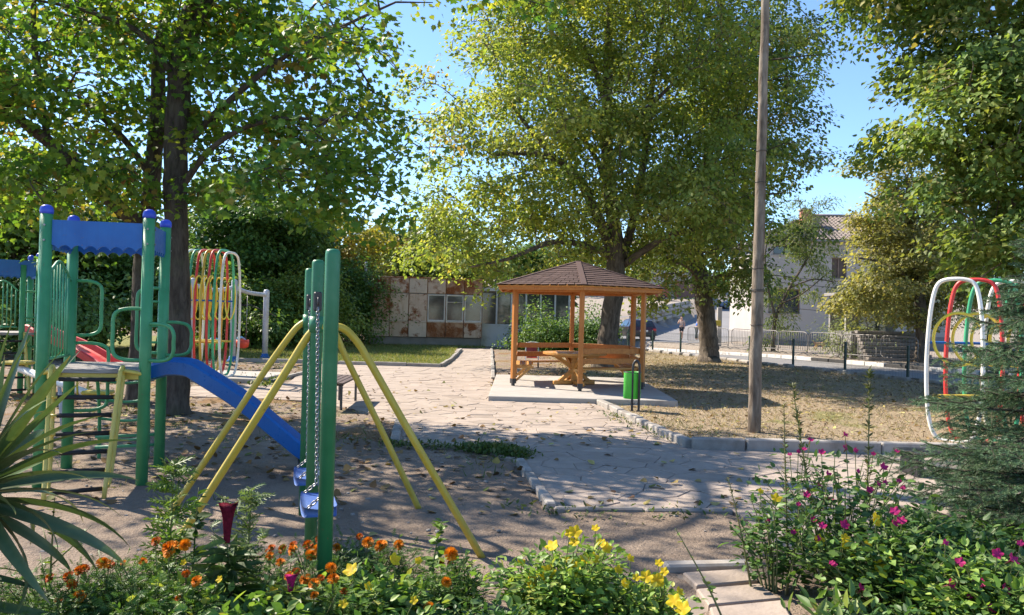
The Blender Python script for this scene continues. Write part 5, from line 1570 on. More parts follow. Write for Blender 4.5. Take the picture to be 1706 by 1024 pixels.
eB = [el(60, 290, 11.0, 110, .9, 40, 1.2), el(180, 130, 11.6, 90, 1.0, 90, 1.3), el(60, 150, 11.4, 130, 1.5, 130, 1.2), el(150, 240, 11.6, 110, 1.1, 80, 1.2), el(20, 250, 11.0, 110, 1.0, 70, 1.2), el(-120, 60, 10.6, 160, 1.6, 130, .35), el(60, -120, 11.6, 260, 2.6, 170, .35), el(-170, 220, 11, 110, 1.4, 80, .45), el(60, 330, 12.8, 120, .9, 35, .7), el(-80, -320, 12, 300, 2.6, 150, .22)]
make_tree('maple with a long limb rising to the left behind the near play tower', (bb_.x, bb_.y, 0), trB, lB, eB, 700, 32, .098, GRN_M, [3, 4, 3.4, 1.6, .9], T_MAPLE, 'barkd', shell=.6, gap=.60, gf=.45, seed=9, spread=.42, droop=.45, name='maple_tree', twig=.010, bough=.75, gain=2.2, keepout=airy(8, .70, .38, .55))

# ------------------------------------------------------------------ linden behind the gazebo
GRN_L = [(.060, .092, .025), (.095, .132, .034), (.146, .17, .046), (.21, .203, .064), (.19, .12, .05)]
bc = G(1008, 612); YC = bc.y
trC = [(bc.x, YC, -.1, .46), (bc.x + .02, YC, .3, .34), (*pv(1016, 540, YC), .29), (*pv(1024, 470, YC), .30), (*pv(1026, 420, YC), .27), (*pv(1022, 370, YC), .22), (*pv(1012, 270, YC), .19), (*pv(1012, 130, YC), .15), (*pv(1016, 0, YC), .10), (*pv(1020, -120, YC), .05)]
lC = [[(*pv(1022, 430, YC), .17), (*pv(1000, 370, YC - .3), .16), (*pv(968, 305, YC - .8), .14), (*pv(930, 268, YC - 1.2), .11), (*pv(880, 255, YC - 1.6), .08), (*pv(820, 258, YC - 2), .04)],
      [(*pv(930, 268, YC - 1.2), .09), (*pv(890, 225, YC - 1.2), .07), (*pv(850, 170, YC - 1.4), .04)],
      [(*pv(1016, 425, YC), .12), (*pv(975, 408, YC - .6), .10), (*pv(920, 403, YC - 1.2), .08), (*pv(850, 430, YC - 1.9), .05), (*pv(780, 445, YC - 2.4), .03)],
      [(*pv(1030, 440, YC), .16), (*pv(1052, 380, YC + .3), .14), (*pv(1075, 250, YC + .5), .11), (*pv(1090, 120, YC + .5), .08), (*pv(1110, 0, YC + .4), .04)],
      [(*pv(1014, 270, YC), .10), (*pv(1060, 200, YC - .6), .08), (*pv(1120, 140, YC - 1.0), .05)],
      [(*pv(1012, 180, YC), .10), (*pv(985, 100, YC - .4), .07), (*pv(950, 40, YC - .6), .04)],
      [(*pv(1040, 440, YC), .12), (*pv(1100, 400, YC - .8), .09), (*pv(1160, 380, YC - 1.4), .05)],
      [(*pv(1015, 330, YC), .10), (*pv(985, 250, YC + 1.0), .08), (*pv(900, 150, YC + 1.8), .05)]]
eC = [el(850, 190, YC - .6, 150, 2.4, 165, 1.2), el(795, 240, YC - .4, 60, 1.5, 75, 1.2), el(745, 350, YC - .4, 40, 1.2, 50, .8), el(910, 60, YC - .2, 120, 2.0, 110, 1.1), el(860, 330, YC - 1.4, 110, 1.4, 70, 1.0), el(1000, 80, YC, 190, 3.0, 190, 1.2), el(800, 335, YC - .6, 85, 1.6, 75, 1.2), el(1130, 170, YC - .4, 150, 2.6, 180, 1.1), el(1010, 250, YC - 1.6, 170, 1.6, 120), el(730, 405, YC - 1.4, 65, 1.3, 55, .9), el(860, 425, YC - 1.2, 90, 1.5, 55), el(1120, 360, YC - .8, 130, 2.0, 75, 1.2), el(1000, -110, YC, 210, 3.0, 150, .8), el(795, 290, YC + .6, 65, 1.4, 55), el(950, 350, YC + 1.5, 120, 1.5, 90, .8), el(720, 480, YC - 1.2, 30, .6, 35, .8), el(830, 490, YC - 1.4, 28, .6, 28, .6)]
eC = [(c, r * np.array((1, 1.65, 1)), w) for c, r, w in eC]
make_tree('big spreading linden with forked trunk behind the gazebo', (bc.x, bc.y, 0), trC, lC, eC, 2250, 42, .145, GRN_L, [2.4, 4, 3.6, 1.6, .2], T_DIAMOND, 'barkm', shell=.6, gap=.50, gf=.42, seed=14, spread=.55, tilt=.40, bough=.95, gain=2.4, droop=.35, name='linden_tree', twig=.012)
# ------------------------------------------------------------------ leaning tree right of the gazebo
bd = G(1181, 603); YD = bd.y
trD = [(bd.x, YD, -.1, .46), (bd.x, YD, .3, .36), (*pv(1180, 560, YD), .33), (*pv(1174, 510, YD), .33), (*pv(1168, 470, YD), .30), (*pv(1160, 420, YD), .25), (*pv(1165, 330, YD), .20), (*pv(1190, 200, YD), .15), (*pv(1200, 60, YD), .10), (*pv(1205, -60, YD), .05)]
lD = [[(*pv(1172, 480, YD), .16), (*pv(1150, 445, YD - .6), .12), (*pv(1110, 430, YD - 1.4), .07)], [(*pv(1165, 400, YD), .15), (*pv(1220, 340, YD - .5), .11), (*pv(1270, 325, YD - .8), .05), (*pv(1300, 322, YD - 1), .02)],
      [(*pv(1170, 300, YD), .12), (*pv(1240, 180, YD), .09), (*pv(1300, 90, YD), .05), (*pv(1380, 50, YD), .025)], [(*pv(1192, 190, YD), .10), (*pv(1150, 80, YD), .06)], [(*pv(1170, 470, YD), .10), (*pv(1220, 455, YD - .6), .07), (*pv(1270, 450, YD - 1), .03)]]
eD = [el(1230, 190, YD, 75, 2.6, 180, 1.3), el(1235, 60, YD, 75, 2.4, 105, 1.1), el(1180, 330, YD - 1, 130, 2.2, 90, 1.2), el(1270, 360, YD - .6, 75, 1.6, 75, 1.1), el(1160, 420, YD - 1.4, 110, 1.4, 45, 1.0), el(1245, 450, YD - 1, 65, 1.2, 35, .9), el(1335, 45, YD, 38, 1.0, 45, 1.0), el(1285, 230, YD, 35, 1.4, 110, .8), el(1355, 325, YD - .8, 45, .8, 26, .5), el(1340, 130, YD, 30, .8, 22, .5), el(1200, -100, YD, 150, 2.6, 110, .8), el(1095, 465, YD - 2, 45, .9, 40, .8)]
eD = [(c, r * np.array((1, 1.4, 1)), w) for c, r, w in eD]
GRN_D = [(.046, .074, .028), (.070, .103, .035), (.10, .128, .044), (.145, .15, .056), (.18, .115, .05)]
make_tree('linden with leaning bare trunk between the gazebo and the wooden pole', (bd.x, bd.y, 0), trD, lD, eD, 1500, 42, .155, GRN_D, [3, 4, 3, 1.2, .3], T_DIAMOND, 'barkm', shell=.6, gap=.50, gf=.42, seed=22, spread=.55, tilt=.40, bough=.95, gain=2.4, droop=.4, name='linden_tree', twig=.012)
# ------------------------------------------------------------------ right-hand tree, trunk outside the frame
xe, ye = 10.6, 15.5
trE = [(xe, ye, -.1, .4), (xe, ye, .4, .3), (xe - .1, ye, 3.0, .26), (xe - .2, ye, 5.5, .20), (xe - .1, ye, 8.0, .12), (xe, ye, 10.5, .05)]
lE = [[(xe - .1, ye, 3.0, .12), (xe - .9, ye - .3, 4.0, .06), (xe - 1.8, ye - .4, 4.3, .03)], [(xe - .15, ye, 4.2, .12), (xe - 1.2, ye - .2, 5.6, .06), (xe - 2.3, ye, 6.3, .025)], [(xe - .2, ye, 5.6, .1), (xe - .9, ye + .2, 7.2, .06), (xe - 1.6, ye, 8.4, .025)], [(xe - .1, ye, 2.6, .1), (xe - .8, ye - .8, 3.1, .05), (xe - 1.4, ye - 1.2, 3.2, .02)], [(xe - .1, ye, 3.4, .1), (xe + 1.6, ye - .6, 5, .06), (xe + 3, ye - .8, 6, .03)]]
eE = [el(1610, 190, 15, 105, 2.0, 90, 1.3), el(1680, 60, 15, 120, 2.4, 105, 1.1), el(1680, 300, 15, 80, 1.6, 80, 1.2), el(1565, 130, 15.2, 55, 1.2, 55, 1.1), el(1555, 205, 15.2, 45, .9, 45, 1.2), el(1590, 320, 15, 55, 1.0, 60, 1.3), el(1535, 80, 15.2, 40, .9, 45, 1.1), el(1690, 400, 14.8, 80, 1.5, 60, 1.0), el(1760, 200, 15, 170, 2.4, 170, .9), el(1600, -80, 15.2, 170, 2.4, 110, .9), el(1780, 420, 15, 120, 2, 90, .7), el(1665, 415, 14.9, 35, .8, 35, .8)]
GRN_E = [(.048, .084, .025), (.08, .122, .035), (.125, .16, .048), (.18, .19, .066), (.19, .14, .055)]
make_tree('tall broadleaf tree filling the upper right corner', (xe, ye, 0), trE, lE, eE, 1250, 44, .105, GRN_E, [3, 4, 3.6, 1.6, .3], T_HEART, 'barkm', shell=.6, gap=.46, gf=.55, seed=31, spread=.42, tilt=.38, bough=.7, gain=2.3, droop=.45, name='broadleaf_tree', twig=.010)
# ------------------------------------------------------------------ yellowing tree by the house
bf = G(1534, 606); YF = bf.y
trF = [(bf.x, YF, -.1, .30), (bf.x, YF, .4, .24), (*pv(1536, 540, YF), .22), (*pv(1530, 470, YF), .19), (*pv(1520, 380, YF), .13), (*pv(1510, 290, YF), .06)]
lF = [[(*pv(1532, 480, YF), .1), (*pv(1480, 440, YF - .6), .07), (*pv(1430, 430, YF - 1), .03)], [(*pv(1525, 430, YF), .1), (*pv(1570, 360, YF), .07), (*pv(1600, 320, YF), .03)], [(*pv(1520, 400, YF), .08), (*pv(1470, 340, YF), .05), (*pv(1440, 320, YF), .03)]]
eF = [el(1490, 460, YF - .6, 85, 1.8, 80, 1.2), el(1490, 350, YF, 70, 1.6, 85, 1.1), el(1550, 430, YF, 85, 1.8, 95), el(1530, 270, YF, 50, 1.2, 60), el(1450, 500, YF - .8, 45, 1.1, 45), el(1600, 370, YF, 70, 1.6, 100, .8), el(1540, 530, YF - .8, 70, 1.0, 25, .8)]
make_tree('small rounded tree turning yellow in front of the white house', (bf.x, bf.y, 0), trF, lF, eF, 900, 44, .15, [(.11, .125, .05), (.165, .17, .07), (.22, .21, .095), (.28, .25, .12), (.15, .12, .07)], [2.4, 4, 3.6, 1.8, .6], T_DIAMOND, 'barkm', shell=.6, gap=.42, gf=.5, seed=41, spread=.5, name='broadleaf_tree', bough=.6, gain=1.75)
# ------------------------------------------------------------------ thin narrow-leaved tree by the pole
q0 = fpt(13.5, 6.6); YG = q0.y
bg_ = P(1288, 575, 38.0)
trG = [(bg_.x, 38, -.1, .13), (bg_.x, 38, .5, .10), (*pv(1292, 530, 38), .09), (*pv(1315, 480, 38), .07), (*pv(1345, 430, 38), .05), (*pv(1370, 370, 38), .025)]
lG = [[(*pv(1292, 530, 38), .07), (*pv(1280, 480, 38), .055), (*pv(1275, 420, 38), .04), (*pv(1290, 360, 38), .02)], [(*pv(1315, 480, 38), .05), (*pv(1355, 465, 37.6), .035), (*pv(1390, 470, 37.4), .02)], [(*pv(1300, 505, 38), .05), (*pv(1335, 490, 37.5), .035), (*pv(1385, 450, 37.5), .02)], [(*pv(1345, 430, 38), .035), (*pv(1340, 380, 38), .025), (*pv(1330, 330, 38), .015)]]
eG = [el(1330, 420, 38, 70, 1.6, 85), el(1290, 470, 38, 50, 1.4, 80, 1.2), el(1365, 455, 37.5, 45, 1.2, 50), el(1345, 350, 38, 50, 1.2, 35, .7), el(1310, 530, 37.6, 50, 1.0, 25, 1.0), el(1280, 545, 37.6, 30, .8, 30)]
make_tree('airy narrow leaved small tree right of the wooden pole', (bg_.x, 38, 0), trG, lG, eG, 250, 30, .16, [(.055, .085, .03), (.085, .12, .04), (.13, .16, .055), (.17, .17, .07)], [3, 4, 2, 1], T_LANCE, 'barkm', shell=.7, gap=.50, gf=.6, seed=47, spread=.5, droop=.7, name='narrow_leaved_tree', bough=.5)

# ------------------------------------------------------------------ background trees and shrubs on the left
DK = [(.030, .060, .018), (.045, .085, .022), (.070, .115, .028), (.10, .13, .035)]
BR = [(.085, .125, .03), (.125, .17, .038), (.18, .22, .05), (.25, .25, .07)]
YL = [(.12, .14, .03), (.19, .19, .045), (.27, .24, .06), (.30, .19, .06)]
def bgtree(label, px, Y, top, bot, hw, cols, n, per=60, size=.20, tmpl=T_DIAMOND, seed=1, name='broadleaf_tree', bush=False, gap=.40, wts=(3, 4, 3, 1.3), lobes=6, mat=None):
    x = P(px, 515, Y).x; zt = P(px, top, Y).z; zb = max(.25, P(px, bot, Y).z); w = hw * Y / 1300
    rl = random.Random(seed * 31 + 5)
    z0 = float(H(x, Y))
    tr = [(x, Y, z0 - .1, .06 + w * .05), (x + rl.uniform(-.2, .2), Y, z0 + (zt - z0) * .4, .05 + w * .035), (x + rl.uniform(-.4, .4), Y, zt - (zt - zb) * .25, .03)]
    ells = []; lb = []
    for k in range(lobes):
        a = 2 * math.pi * k / lobes + rl.uniform(-.4, .4); t = rl.uniform(.2, .85)
        rr = w * rl.uniform(.45, .62) * (1.1 - .5 * abs(t - .4))
        c = np.array((x + math.cos(a) * (w - rr), Y + math.sin(a) * (w - rr) * .8, lerp(zb + rr * .7, zt - rr * .7, t)))
        ells.append((c, np.array((rr, rr, rr * rl.uniform(.7, 1.0) + (zt - zb) * .06)), 1))
        lb.append([(*tr[1][:3], .04 + w * .02), (*((np.array(tr[1][:3]) + c) / 2 + (0, 0, .2)), .03), (*c, .015)])
    ells.append((np.array((x, Y, zt - w * .45)), np.array((w * .5, w * .5, w * .45)), 1)); ells.append((np.array((x, Y, (zt + zb) / 2)), np.array((w * .7, w * .7, (zt - zb) * .42)), 1))
    return make_tree(label, (x, Y, z0), tr, lb, ells, n, per, size, cols, wts[:len(cols)], tmpl, 'barkd', mat=mat or LMF, shell=.55, gap=gap, gf=.5, seed=seed, spread=.5 + size, droop=.35, name=name, twig=.012, cat='shrub' if bush else 'tree', gain=2.6 if cols is DK else 1.9)
bgtree('dark dense tree rising behind the far play tower', 40, 24.5, 250, 560, 150, DK, 300, seed=51, wts=(3, 4, 2, .8))
bgtree('dark evergreen tree seen between the posts of the near play tower', 170, 27, 330, 560, 120, DK, 300, seed=52, wts=(4, 4, 2, .6))
bgtree('tall dark green tree behind the coloured hoop climber on the left', 395, 33, 255, 560, 120, DK, 380, seed=53, wts=(4, 4, 2, .6))
bgtree('dark rounded tree above the pale grey swing frame', 480, 35, 330, 560, 95, DK, 300, seed=54, wts=(3, 4, 2, 1))
bgtree('yellow green tree whose top shows behind the green swing posts', 560, 39, 350, 540, 75, YL, 260, seed=55)
bgtree('bright green shrub between the grey swing and the green swing posts', 520, 31.5, 450, 572, 58, BR, 240, per=70, size=.13, seed=56, name='shrub', bush=True)
bgtree('low dark shrub behind the bucket seats of the grey swing', 415, 30, 485, 578, 62, DK, 170, per=64, size=.15, seed=57, name='shrub', bush=True)
bgtree('dark ivy covered shrub against the left end of the rusty kiosk', 592, 35.4, 452, 578, 34, DK, 200, per=60, size=.13, seed=58, name='shrub', bush=True)
bgtree('dark shrub under the maple limb at far left', 90, 22, 430, 572, 85, DK, 220, per=60, size=.15, seed=59, name='shrub', bush=True)
bgtree('dark hedge like shrub behind the two maple trunks', 265, 26, 420, 575, 95, DK, 260, per=60, size=.16, seed=60, name='shrub', bush=True)
bgtree('pale green tree showing over the roof of the rusty kiosk', 665, 46, 408, 500, 60, BR, 220, size=.22, seed=61)
bgtree('light green tree rising behind the kiosk windows', 760, 47, 380, 500, 80, BR, 240, size=.22, seed=62)
bgtree('dark green tree behind the white annex', 890, 52, 400, 540, 90, DK, 260, size=.24, seed=63)
bgtree('leafy shrub growing against the white annex wall', 915, 34.2, 538, 580, 42, DK, 130, per=64, size=.12, seed=64, name='shrub', bush=True)
bgtree('low shrub between the annex and the forked linden trunk', 978, 33.8, 535, 585, 34, DK, 110, per=60, size=.12, seed=65, name='shrub', bush=True)
bgtree('dark conifer like tree behind the spruce on the right', 1650, 34, 385, 560, 75, [(.025, .05, .03), (.035, .065, .04), (.05, .08, .05)], 260, size=.17, tmpl=T_LANCE, seed=66, wts=(3, 3, 2))
bgtree('round green tree on the far bank above the rubble wall', 1060, 100, 440, 520, 60, BR, 150, per=50, size=.42, seed=67)
bgtree('green tree standing behind the garage roof', 1190, 118, 430, 510, 60, DK, 150, per=50, size=.5, seed=68)
bgtree('distant tree at the top of the gap of sky', 655, 80, 378, 470, 40, DK, 130, per=50, size=.36, seed=69)
bgtree('weeping pale bush at the foot of the yellowing tree', 1430, 33.5, 540, 590, 30, [(.10, .13, .06), (.14, .17, .08), (.18, .2, .1)], 90, per=50, size=.13, tmpl=T_LANCE, seed=70, name='shrub', bush=True, wts=(3, 3, 2))
# a far-off wood that reads as one mass behind all of them
def far_wood(name, x0, x1, y0, y1, n, h0, h1, cols, seed):
    RN2 = np.random.default_rng(seed)
    px = RN2.uniform(x0, x1, n); py = RN2.uniform(y0, y1, n); hh = RN2.uniform(h0, h1, n); per = 150
    ci = np.repeat(np.arange(n), per); m_ = n * per
    d = RN2.normal(size=(m_, 3)); d /= np.linalg.norm(d, axis=1, keepdims=True); r = RN2.uniform(.55, 1.05, (m_, 1))
    w = hh * .42
    pos = np.stack([px[ci], py[ci], hh[ci] * .52 + np.asarray(H(px, py))[ci]], -1) + d * r * np.stack([w[ci], w[ci], hh[ci] * .5], -1)
    pos[:, 2] = np.maximum(pos[:, 2], .1)
    ax_ = RN2.normal(size=(m_, 3)); nm = d + np.array((0, 0, .6)) + RN2.normal(size=(m_, 3)) * .4
    V, F, C = leaves_arrays(pos, ax_, nm, RN2.uniform(.5, .95, m_) * .8, T_DIAMOND, palette(m_, cols, [1] * len(cols), .25), 1.3)
    o = raw_obj(name, raw_mesh(name, V, F, np.clip(C, 0, 1)), LMF); tag(o, 'mass of distant woodland behind the playground', 'woodland', kind='stuff')
far_wood('far_wood', -62, -4, 44, 62, 46, 6, 9.5, DK, 71)
far_wood('far_wood', -9, 3, 52, 62, 12, 4, 5.5, DK + BR[:1], 72)
far_wood('far_wood', -2, 13, 96, 112, 14, 5, 7, DK + BR[:1], 73)

# ================================================================== spruce at the right edge
def leafmat_needle():
    return leafmat('spruce_needle', .15, .55, (1.0, 1.1, .7))
LN = leafmat_needle()
sx, sy = 4.02, 5.7
sp_ = thing('spruce_tree', 'young blue green spruce with layered branches at the right edge', 'tree', (sx, sy, 0))
MB().tube([(sx, sy, -.1), (sx, sy, 1.0), (sx + .02, sy, 1.9), (sx, sy, 2.6)], [.07, .05, .03, .008], 10).build('trunk', M['barkd'], sp_)
wood_mb = MB(); NP, ND, NS = [], [], []
def add_needles(a, b, n, L):
    """needles all round a twig from a to b"""
    a = np.array(a); b = np.array(b); d = b - a; ln = np.linalg.norm(d) + 1e-9; dn = d / ln
    t = RN.uniform(0, 1, n); p = a + d * t[:, None]
    r = RN.normal(size=(n, 3)); r -= (r @ dn)[:, None] * dn; r /= np.linalg.norm(r, axis=1, keepdims=True) + 1e-9
    r[:, 2] = r[:, 2] * .8 + .15
    NP.append(p); ND.append(r + dn * .85); NS.append(np.full(n, L) * RN.uniform(.7, 1.15, n))
nbr = 185
for kb in range(nbr):
    z = .10 + 2.25 * (kb / nbr) ** 1.25
    Rb = 1.30 * (1 - z / 2.65) ** .85 + .05
    a = kb * 2.39996 + RN.uniform(-.3, .3)
    if math.cos(a) > .80 and z < 2.5: continue                  # side turned away, outside the frame
    L = Rb * RN.uniform(.62, 1.12); d = np.array((math.cos(a), math.sin(a), 0))
    rise = RN.uniform(-.10, .22) if z > .5 else RN.uniform(0, .15)
    path = [np.array((sx, sy, z)) + d * (L * t) + np.array((0, 0, L * (rise * t - .34 * t * t + .26 * t ** 3))) + RN.normal(size=3) * .006 for t in np.linspace(0, 1, 9)]
    wood_mb.tube([tuple(p) for p in path], [lerp(.013, .003, i / 8) for i in range(9)], 5, cap=False)
    sd = np.array((-d[1], d[0], 0))
    nt_ = int(9 + L * 17)
    for j in range(nt_):
        t = .15 + .85 * (j + RN.uniform(0, .8)) / nt_; i = min(int(t * 8), 7); p = path[i] + (path[i + 1] - path[i]) * (t * 8 - i)
        tl = L * .30 * (1.08 - t) ** .6 * RN.uniform(.6, 1.25) + .05
        s = 1 if j % 2 else -1
        q = p + sd * (s * tl * RN.uniform(.4, .95)) + d * (tl * RN.uniform(.35, .8)) + np.array((0, 0, tl * RN.uniform(-.55, .22)))
        wood_mb.tube([tuple(p), tuple((p + q) / 2 + (0, 0, .012)), tuple(q)], [.004, .003, .0015], 3, cap=False)
        add_needles(p, q, int(50 + tl * 300), .026)
        if tl > .12:
            for w in (.35, .65):
                m0 = p + (q - p) * w; m1 = m0 + d * (tl * .40) + sd * (-s * tl * .12) + np.array((0, 0, RN.uniform(-.06, .03))); add_needles(m0, m1, int(26 + tl * 150), .024)
    for i in range(8): add_needles(path[i], path[i + 1], 30, .025)
tag(wood_mb.build('branches', M['barkd'], sp_), kind='stuff')
pos = np.concatenate(NP); dirs = np.concatenate(ND); sz = np.concatenate(NS)
T_NEEDLE = (np.array([(-.065, 0, 0), (.065, 0, 0), (0, 1, .04)]), np.array([(0, 1, 2)]))
cols_ = palette(len(pos), [(.11, .185, .10), (.155, .245, .13), (.22, .32, .17)], [3, 4, 2], .2)
V, F, C = leaves_arrays(pos, dirs, RN.normal(size=pos.shape) + (0, -.3, .8), sz, T_NEEDLE, cols_)
raw_obj('needles', raw_mesh('needles', V, F, np.clip(C, 0, 1)), LN, sp_)

# ================================================================== yucca at the left edge
LY = leafmat('yucca_leaf', .16, .38, (1.2, 1.15, .5), .5)
yr = thing('yucca', 'large yucca with long arching sword leaves at the left edge', 'yucca', (-2.2, 3.25, 0))
MB().tube([(-2.2, 3.25, -.05), (-2.21, 3.26, .45), (-2.2, 3.25, .92)], [.07, .06, .05], 12).build('stem', M['barkm'], yr)
def sword(L, W, bend, n=12, col=(.07, .125, .04), side_sweep=0.0):
    vs = []; fs = []; cs = []
    ang = 0.0; p = np.array((0., 0., 0.))
    for i in range(n + 1):
        t = i / n; w = W * (.55 + .45 * min(1, t * 4)) * (1 - t ** 3.0) + .0015
        a = bend * t ** 1.7
        if i: p = p + np.array((math.sin(a), 0, math.cos(a))) * (L / n)
        nx_ = np.array((math.cos(a), 0, -math.sin(a)))
        for s, e in ((-1, .32), (0, 0), (1, .32)):
            vs.append(p + np.array((0, s * w / 2, 0)) + nx_ * (-e * w * .5) + np.array((0, side_sweep * t * t, 0)))
            c = np.array(col) * (1.0 if s else 1.12) * (.8 + .4 * t)
            if t > .93: c = np.array((.28, .20, .10))
            if s: c = c * .75 + np.array((.22, .2, .05)) * .25
            cs.append(c)
    for i in range(n):
        for k in range(2):
            q = i * 3 + k; fs.append((q, q + 1, q + 4, q + 3))
    return raw_mesh('leaf', np.array(vs), np.array(fs), np.array(cs), True)
var = []
for L, W, bnd, c in ((.60, .056, .22, (.06, .11, .04)), (.64, .056, .6, (.05, .095, .038)), (.60, .056, 1.1, (.05, .095, .045)), (.60, .052, .10, (.075, .125, .042)), (.64, .056, .85, (.058, .11, .048)), (.50, .04, .5, (.13, .18, .055))):
    me_ = sword(L, W, bnd, col=c); me_.materials.append(LY); var.append(me_)
ro = random.Random(3)
for hd_, n, tilt0, tilt1 in (((-2.2, 3.25, .93), 66, 4, 122), ((-2.42, 3.05, .60), 26, 20, 110)):
    for k in range(n):
        u = (k + .5) / n; tilt = R(lerp(tilt0, tilt1, u ** .8)) + ro.uniform(-.1, .1); az = k * 2.39996 + ro.uniform(-.2, .2)
        
        me_ = var[0 if u < .18 else 3 if u < .28 else 5 if u < .36 else 1 if u < .58 else 4 if u < .8 else 2] if ro.random() < .8 else ro.choice(var)
        o = bpy.data.objects.new('leaf', me_); COL.objects.link(o); o.parent = yr
        o.location = Vector(hd_) - yr.location + Vector((math.cos(az) * .03, math.sin(az) * .03, -u * .22))
        o.rotation_euler = (Matrix.Rotation(az, 3, 'Z') @ Matrix.Rotation(tilt, 3, 'Y') @ Matrix.Rotation(ro.uniform(-1.0, 1.0), 3, 'Z')).to_euler()
        sc_ = ro.uniform(.8, 1.12); o.scale = (sc_, sc_, sc_)

# ================================================================== flower bed
LP = leafmat('bed_leaf', .34, .48, (1.15, 1.2, .5))
def petalmat(name):
    m = leafmat(name, .30, .6, (1.1, 1.0, .9), .2); return m
PM = petalmat('petal')
def solid_mesh(name, V, F, col, jit=.0):
    V = np.array(V, float); F = np.array(F); c = np.tile(np.array(col, float), (len(V), 1))
    if jit: c *= 1 + RN.uniform(-jit, jit, (len(V), 1))
    me_ = raw_mesh(name, V, F, np.clip(c, 0, 1)); me_.materials.append(PM); return me_
def marigold_mesh(c_in, c_out, r=.0225, rows=5):
    Vs, Fs, Cs = [], [], []
    o = 0
    for j in range(rows):
        t = j / (rows - 1); n = int(16 - 9 * t); rr = r * (1.0 - .72 * t); zz = r * (.05 + .62 * t); el_ = R(5 + 70 * t)
        for k in range(n):
            a = 2 * math.pi * (k + .5 * (j % 2)) / n + RN.uniform(-.12, .12); d = np.array((math.cos(a), math.sin(a), 0)); s = np.array((-d[1], d[0], 0))
            L = r * .62 * RN.uniform(.85, 1.15); ux = d * math.cos(el_) + np.array((0, 0, math.sin(el_)))
            b = d * (rr - L * .5) + np.array((0, 0, zz - .004)); w = r * .30
            up = np.array((0, 0, 1)) * .12 * r
            q = [b - s * w * .5, b + s * w * .5, b + ux * L + s * w * .75 + up * RN.uniform(-1, 1), b + ux * L * 1.05 + up * RN.uniform(-2, 1), b + ux * L - s * w * .75 + up * RN.uniform(-1, 1)]
            Vs += q; Fs += [(o, o + 1, o + 2), (o, o + 2, o + 3), (o, o + 3, o + 4)]; o += 5
            c = np.array(c_out) * (1 - t) + np.array(c_in) * t; Cs += [c * RN.uniform(.8, 1.15)] * 5
    # green cup below
    n = 8
    for k in range(n):
        a, a2 = 2 * math.pi * k / n, 2 * math.pi * (k + 1) / n
        Vs += [(.012 * math.cos(a), .012 * math.sin(a), 0), (.012 * math.cos(a2), .012 * math.sin(a2), 0), (0, 0, -.028)]; Fs.append((o, o + 1, o + 2)); o += 3; Cs += [np.array((.06, .10, .03))] * 3
    me_ = raw_mesh('flower', np.array(Vs), np.array(Fs), np.clip(np.array(Cs), 0, 1)); me_.materials.append(PM); return me_
def trumpet_mesh(c, r=.024, tube=.03, eye=None):
    Vs = [(0, 0, 0)]; Fs = []; Cs = [np.array(eye if eye is not None else c)]
    n = 20
    for k in range(n):
        a = 2 * math.pi * k / n; q = r * (.86 + .14 * math.cos(5 * a)); notch = .0
        Vs.append((q * math.cos(a), q * math.sin(a), .005 + .004 * math.cos(5 * a))); Cs.append(np.array(c) * RN.uniform(.85, 1.1))
    for k in range(n): Fs.append((0, 1 + k, 1 + (k + 1) % n))
    b = len(Vs)
    for k in range(6):
        a = 2 * math.pi * k / 6; Vs.append((.0035 * math.cos(a), .0035 * math.sin(a), -.002)); Vs.append((.0022 * math.cos(a), .0022 * math.sin(a), -tube)); Cs += [np.array(c) * .8, np.array((.12, .16, .05))]
    for k in range(6):
        q, w = b + 2 * k, b + 2 * ((k + 1) % 6); Fs += [(q, w, w + 1), (q, w + 1, q + 1)]
    me_ = raw_mesh('flower', np.array(Vs), np.array(Fs), np.clip(np.array(Cs), 0, 1)); me_.materials.append(PM); return me_
FLW = {'orange': [marigold_mesh((.70, .19, .008), (.80, .27, .012)) for _ in range(3)], 'rust': [marigold_mesh((.66, .19, .01), (.52, .085, .008), .0185, 4) for _ in range(2)],
       'yellow': [trumpet_mesh((.80, .60, .02), .027, eye=(.75, .45, .02)) for _ in range(3)], 'pink': [trumpet_mesh((.55, .022, .15), .0195, eye=(.5, .03, .2)) for _ in range(3)]}
def put_flower(root, p, kind, scale, face=None):
    me_ = rnd.choice(FLW[kind]); o = bpy.data.objects.new('flower', me_); COL.objects.link(o); o.parent = root
    o.location = Vector(p) - root.location
    d = Vector(face) if face else Vector((rnd.uniform(-.6, .6), rnd.uniform(-.9, .1), rnd.uniform(.5, 1)))
    o.rotation_euler = d.normalized().to_track_quat('Z', 'Y').to_euler(); o.scale = (scale,) * 3
    return o
G_MAR = [(.040, .085, .022), (.065, .12, .030), (.10, .165, .040)]
G_FOC = [(.075, .13, .028), (.12, .19, .040), (.19, .26, .055), (.26, .27, .07)]
G_DRK = [(.035, .075, .022), (.055, .105, .030), (.09, .14, .04)]
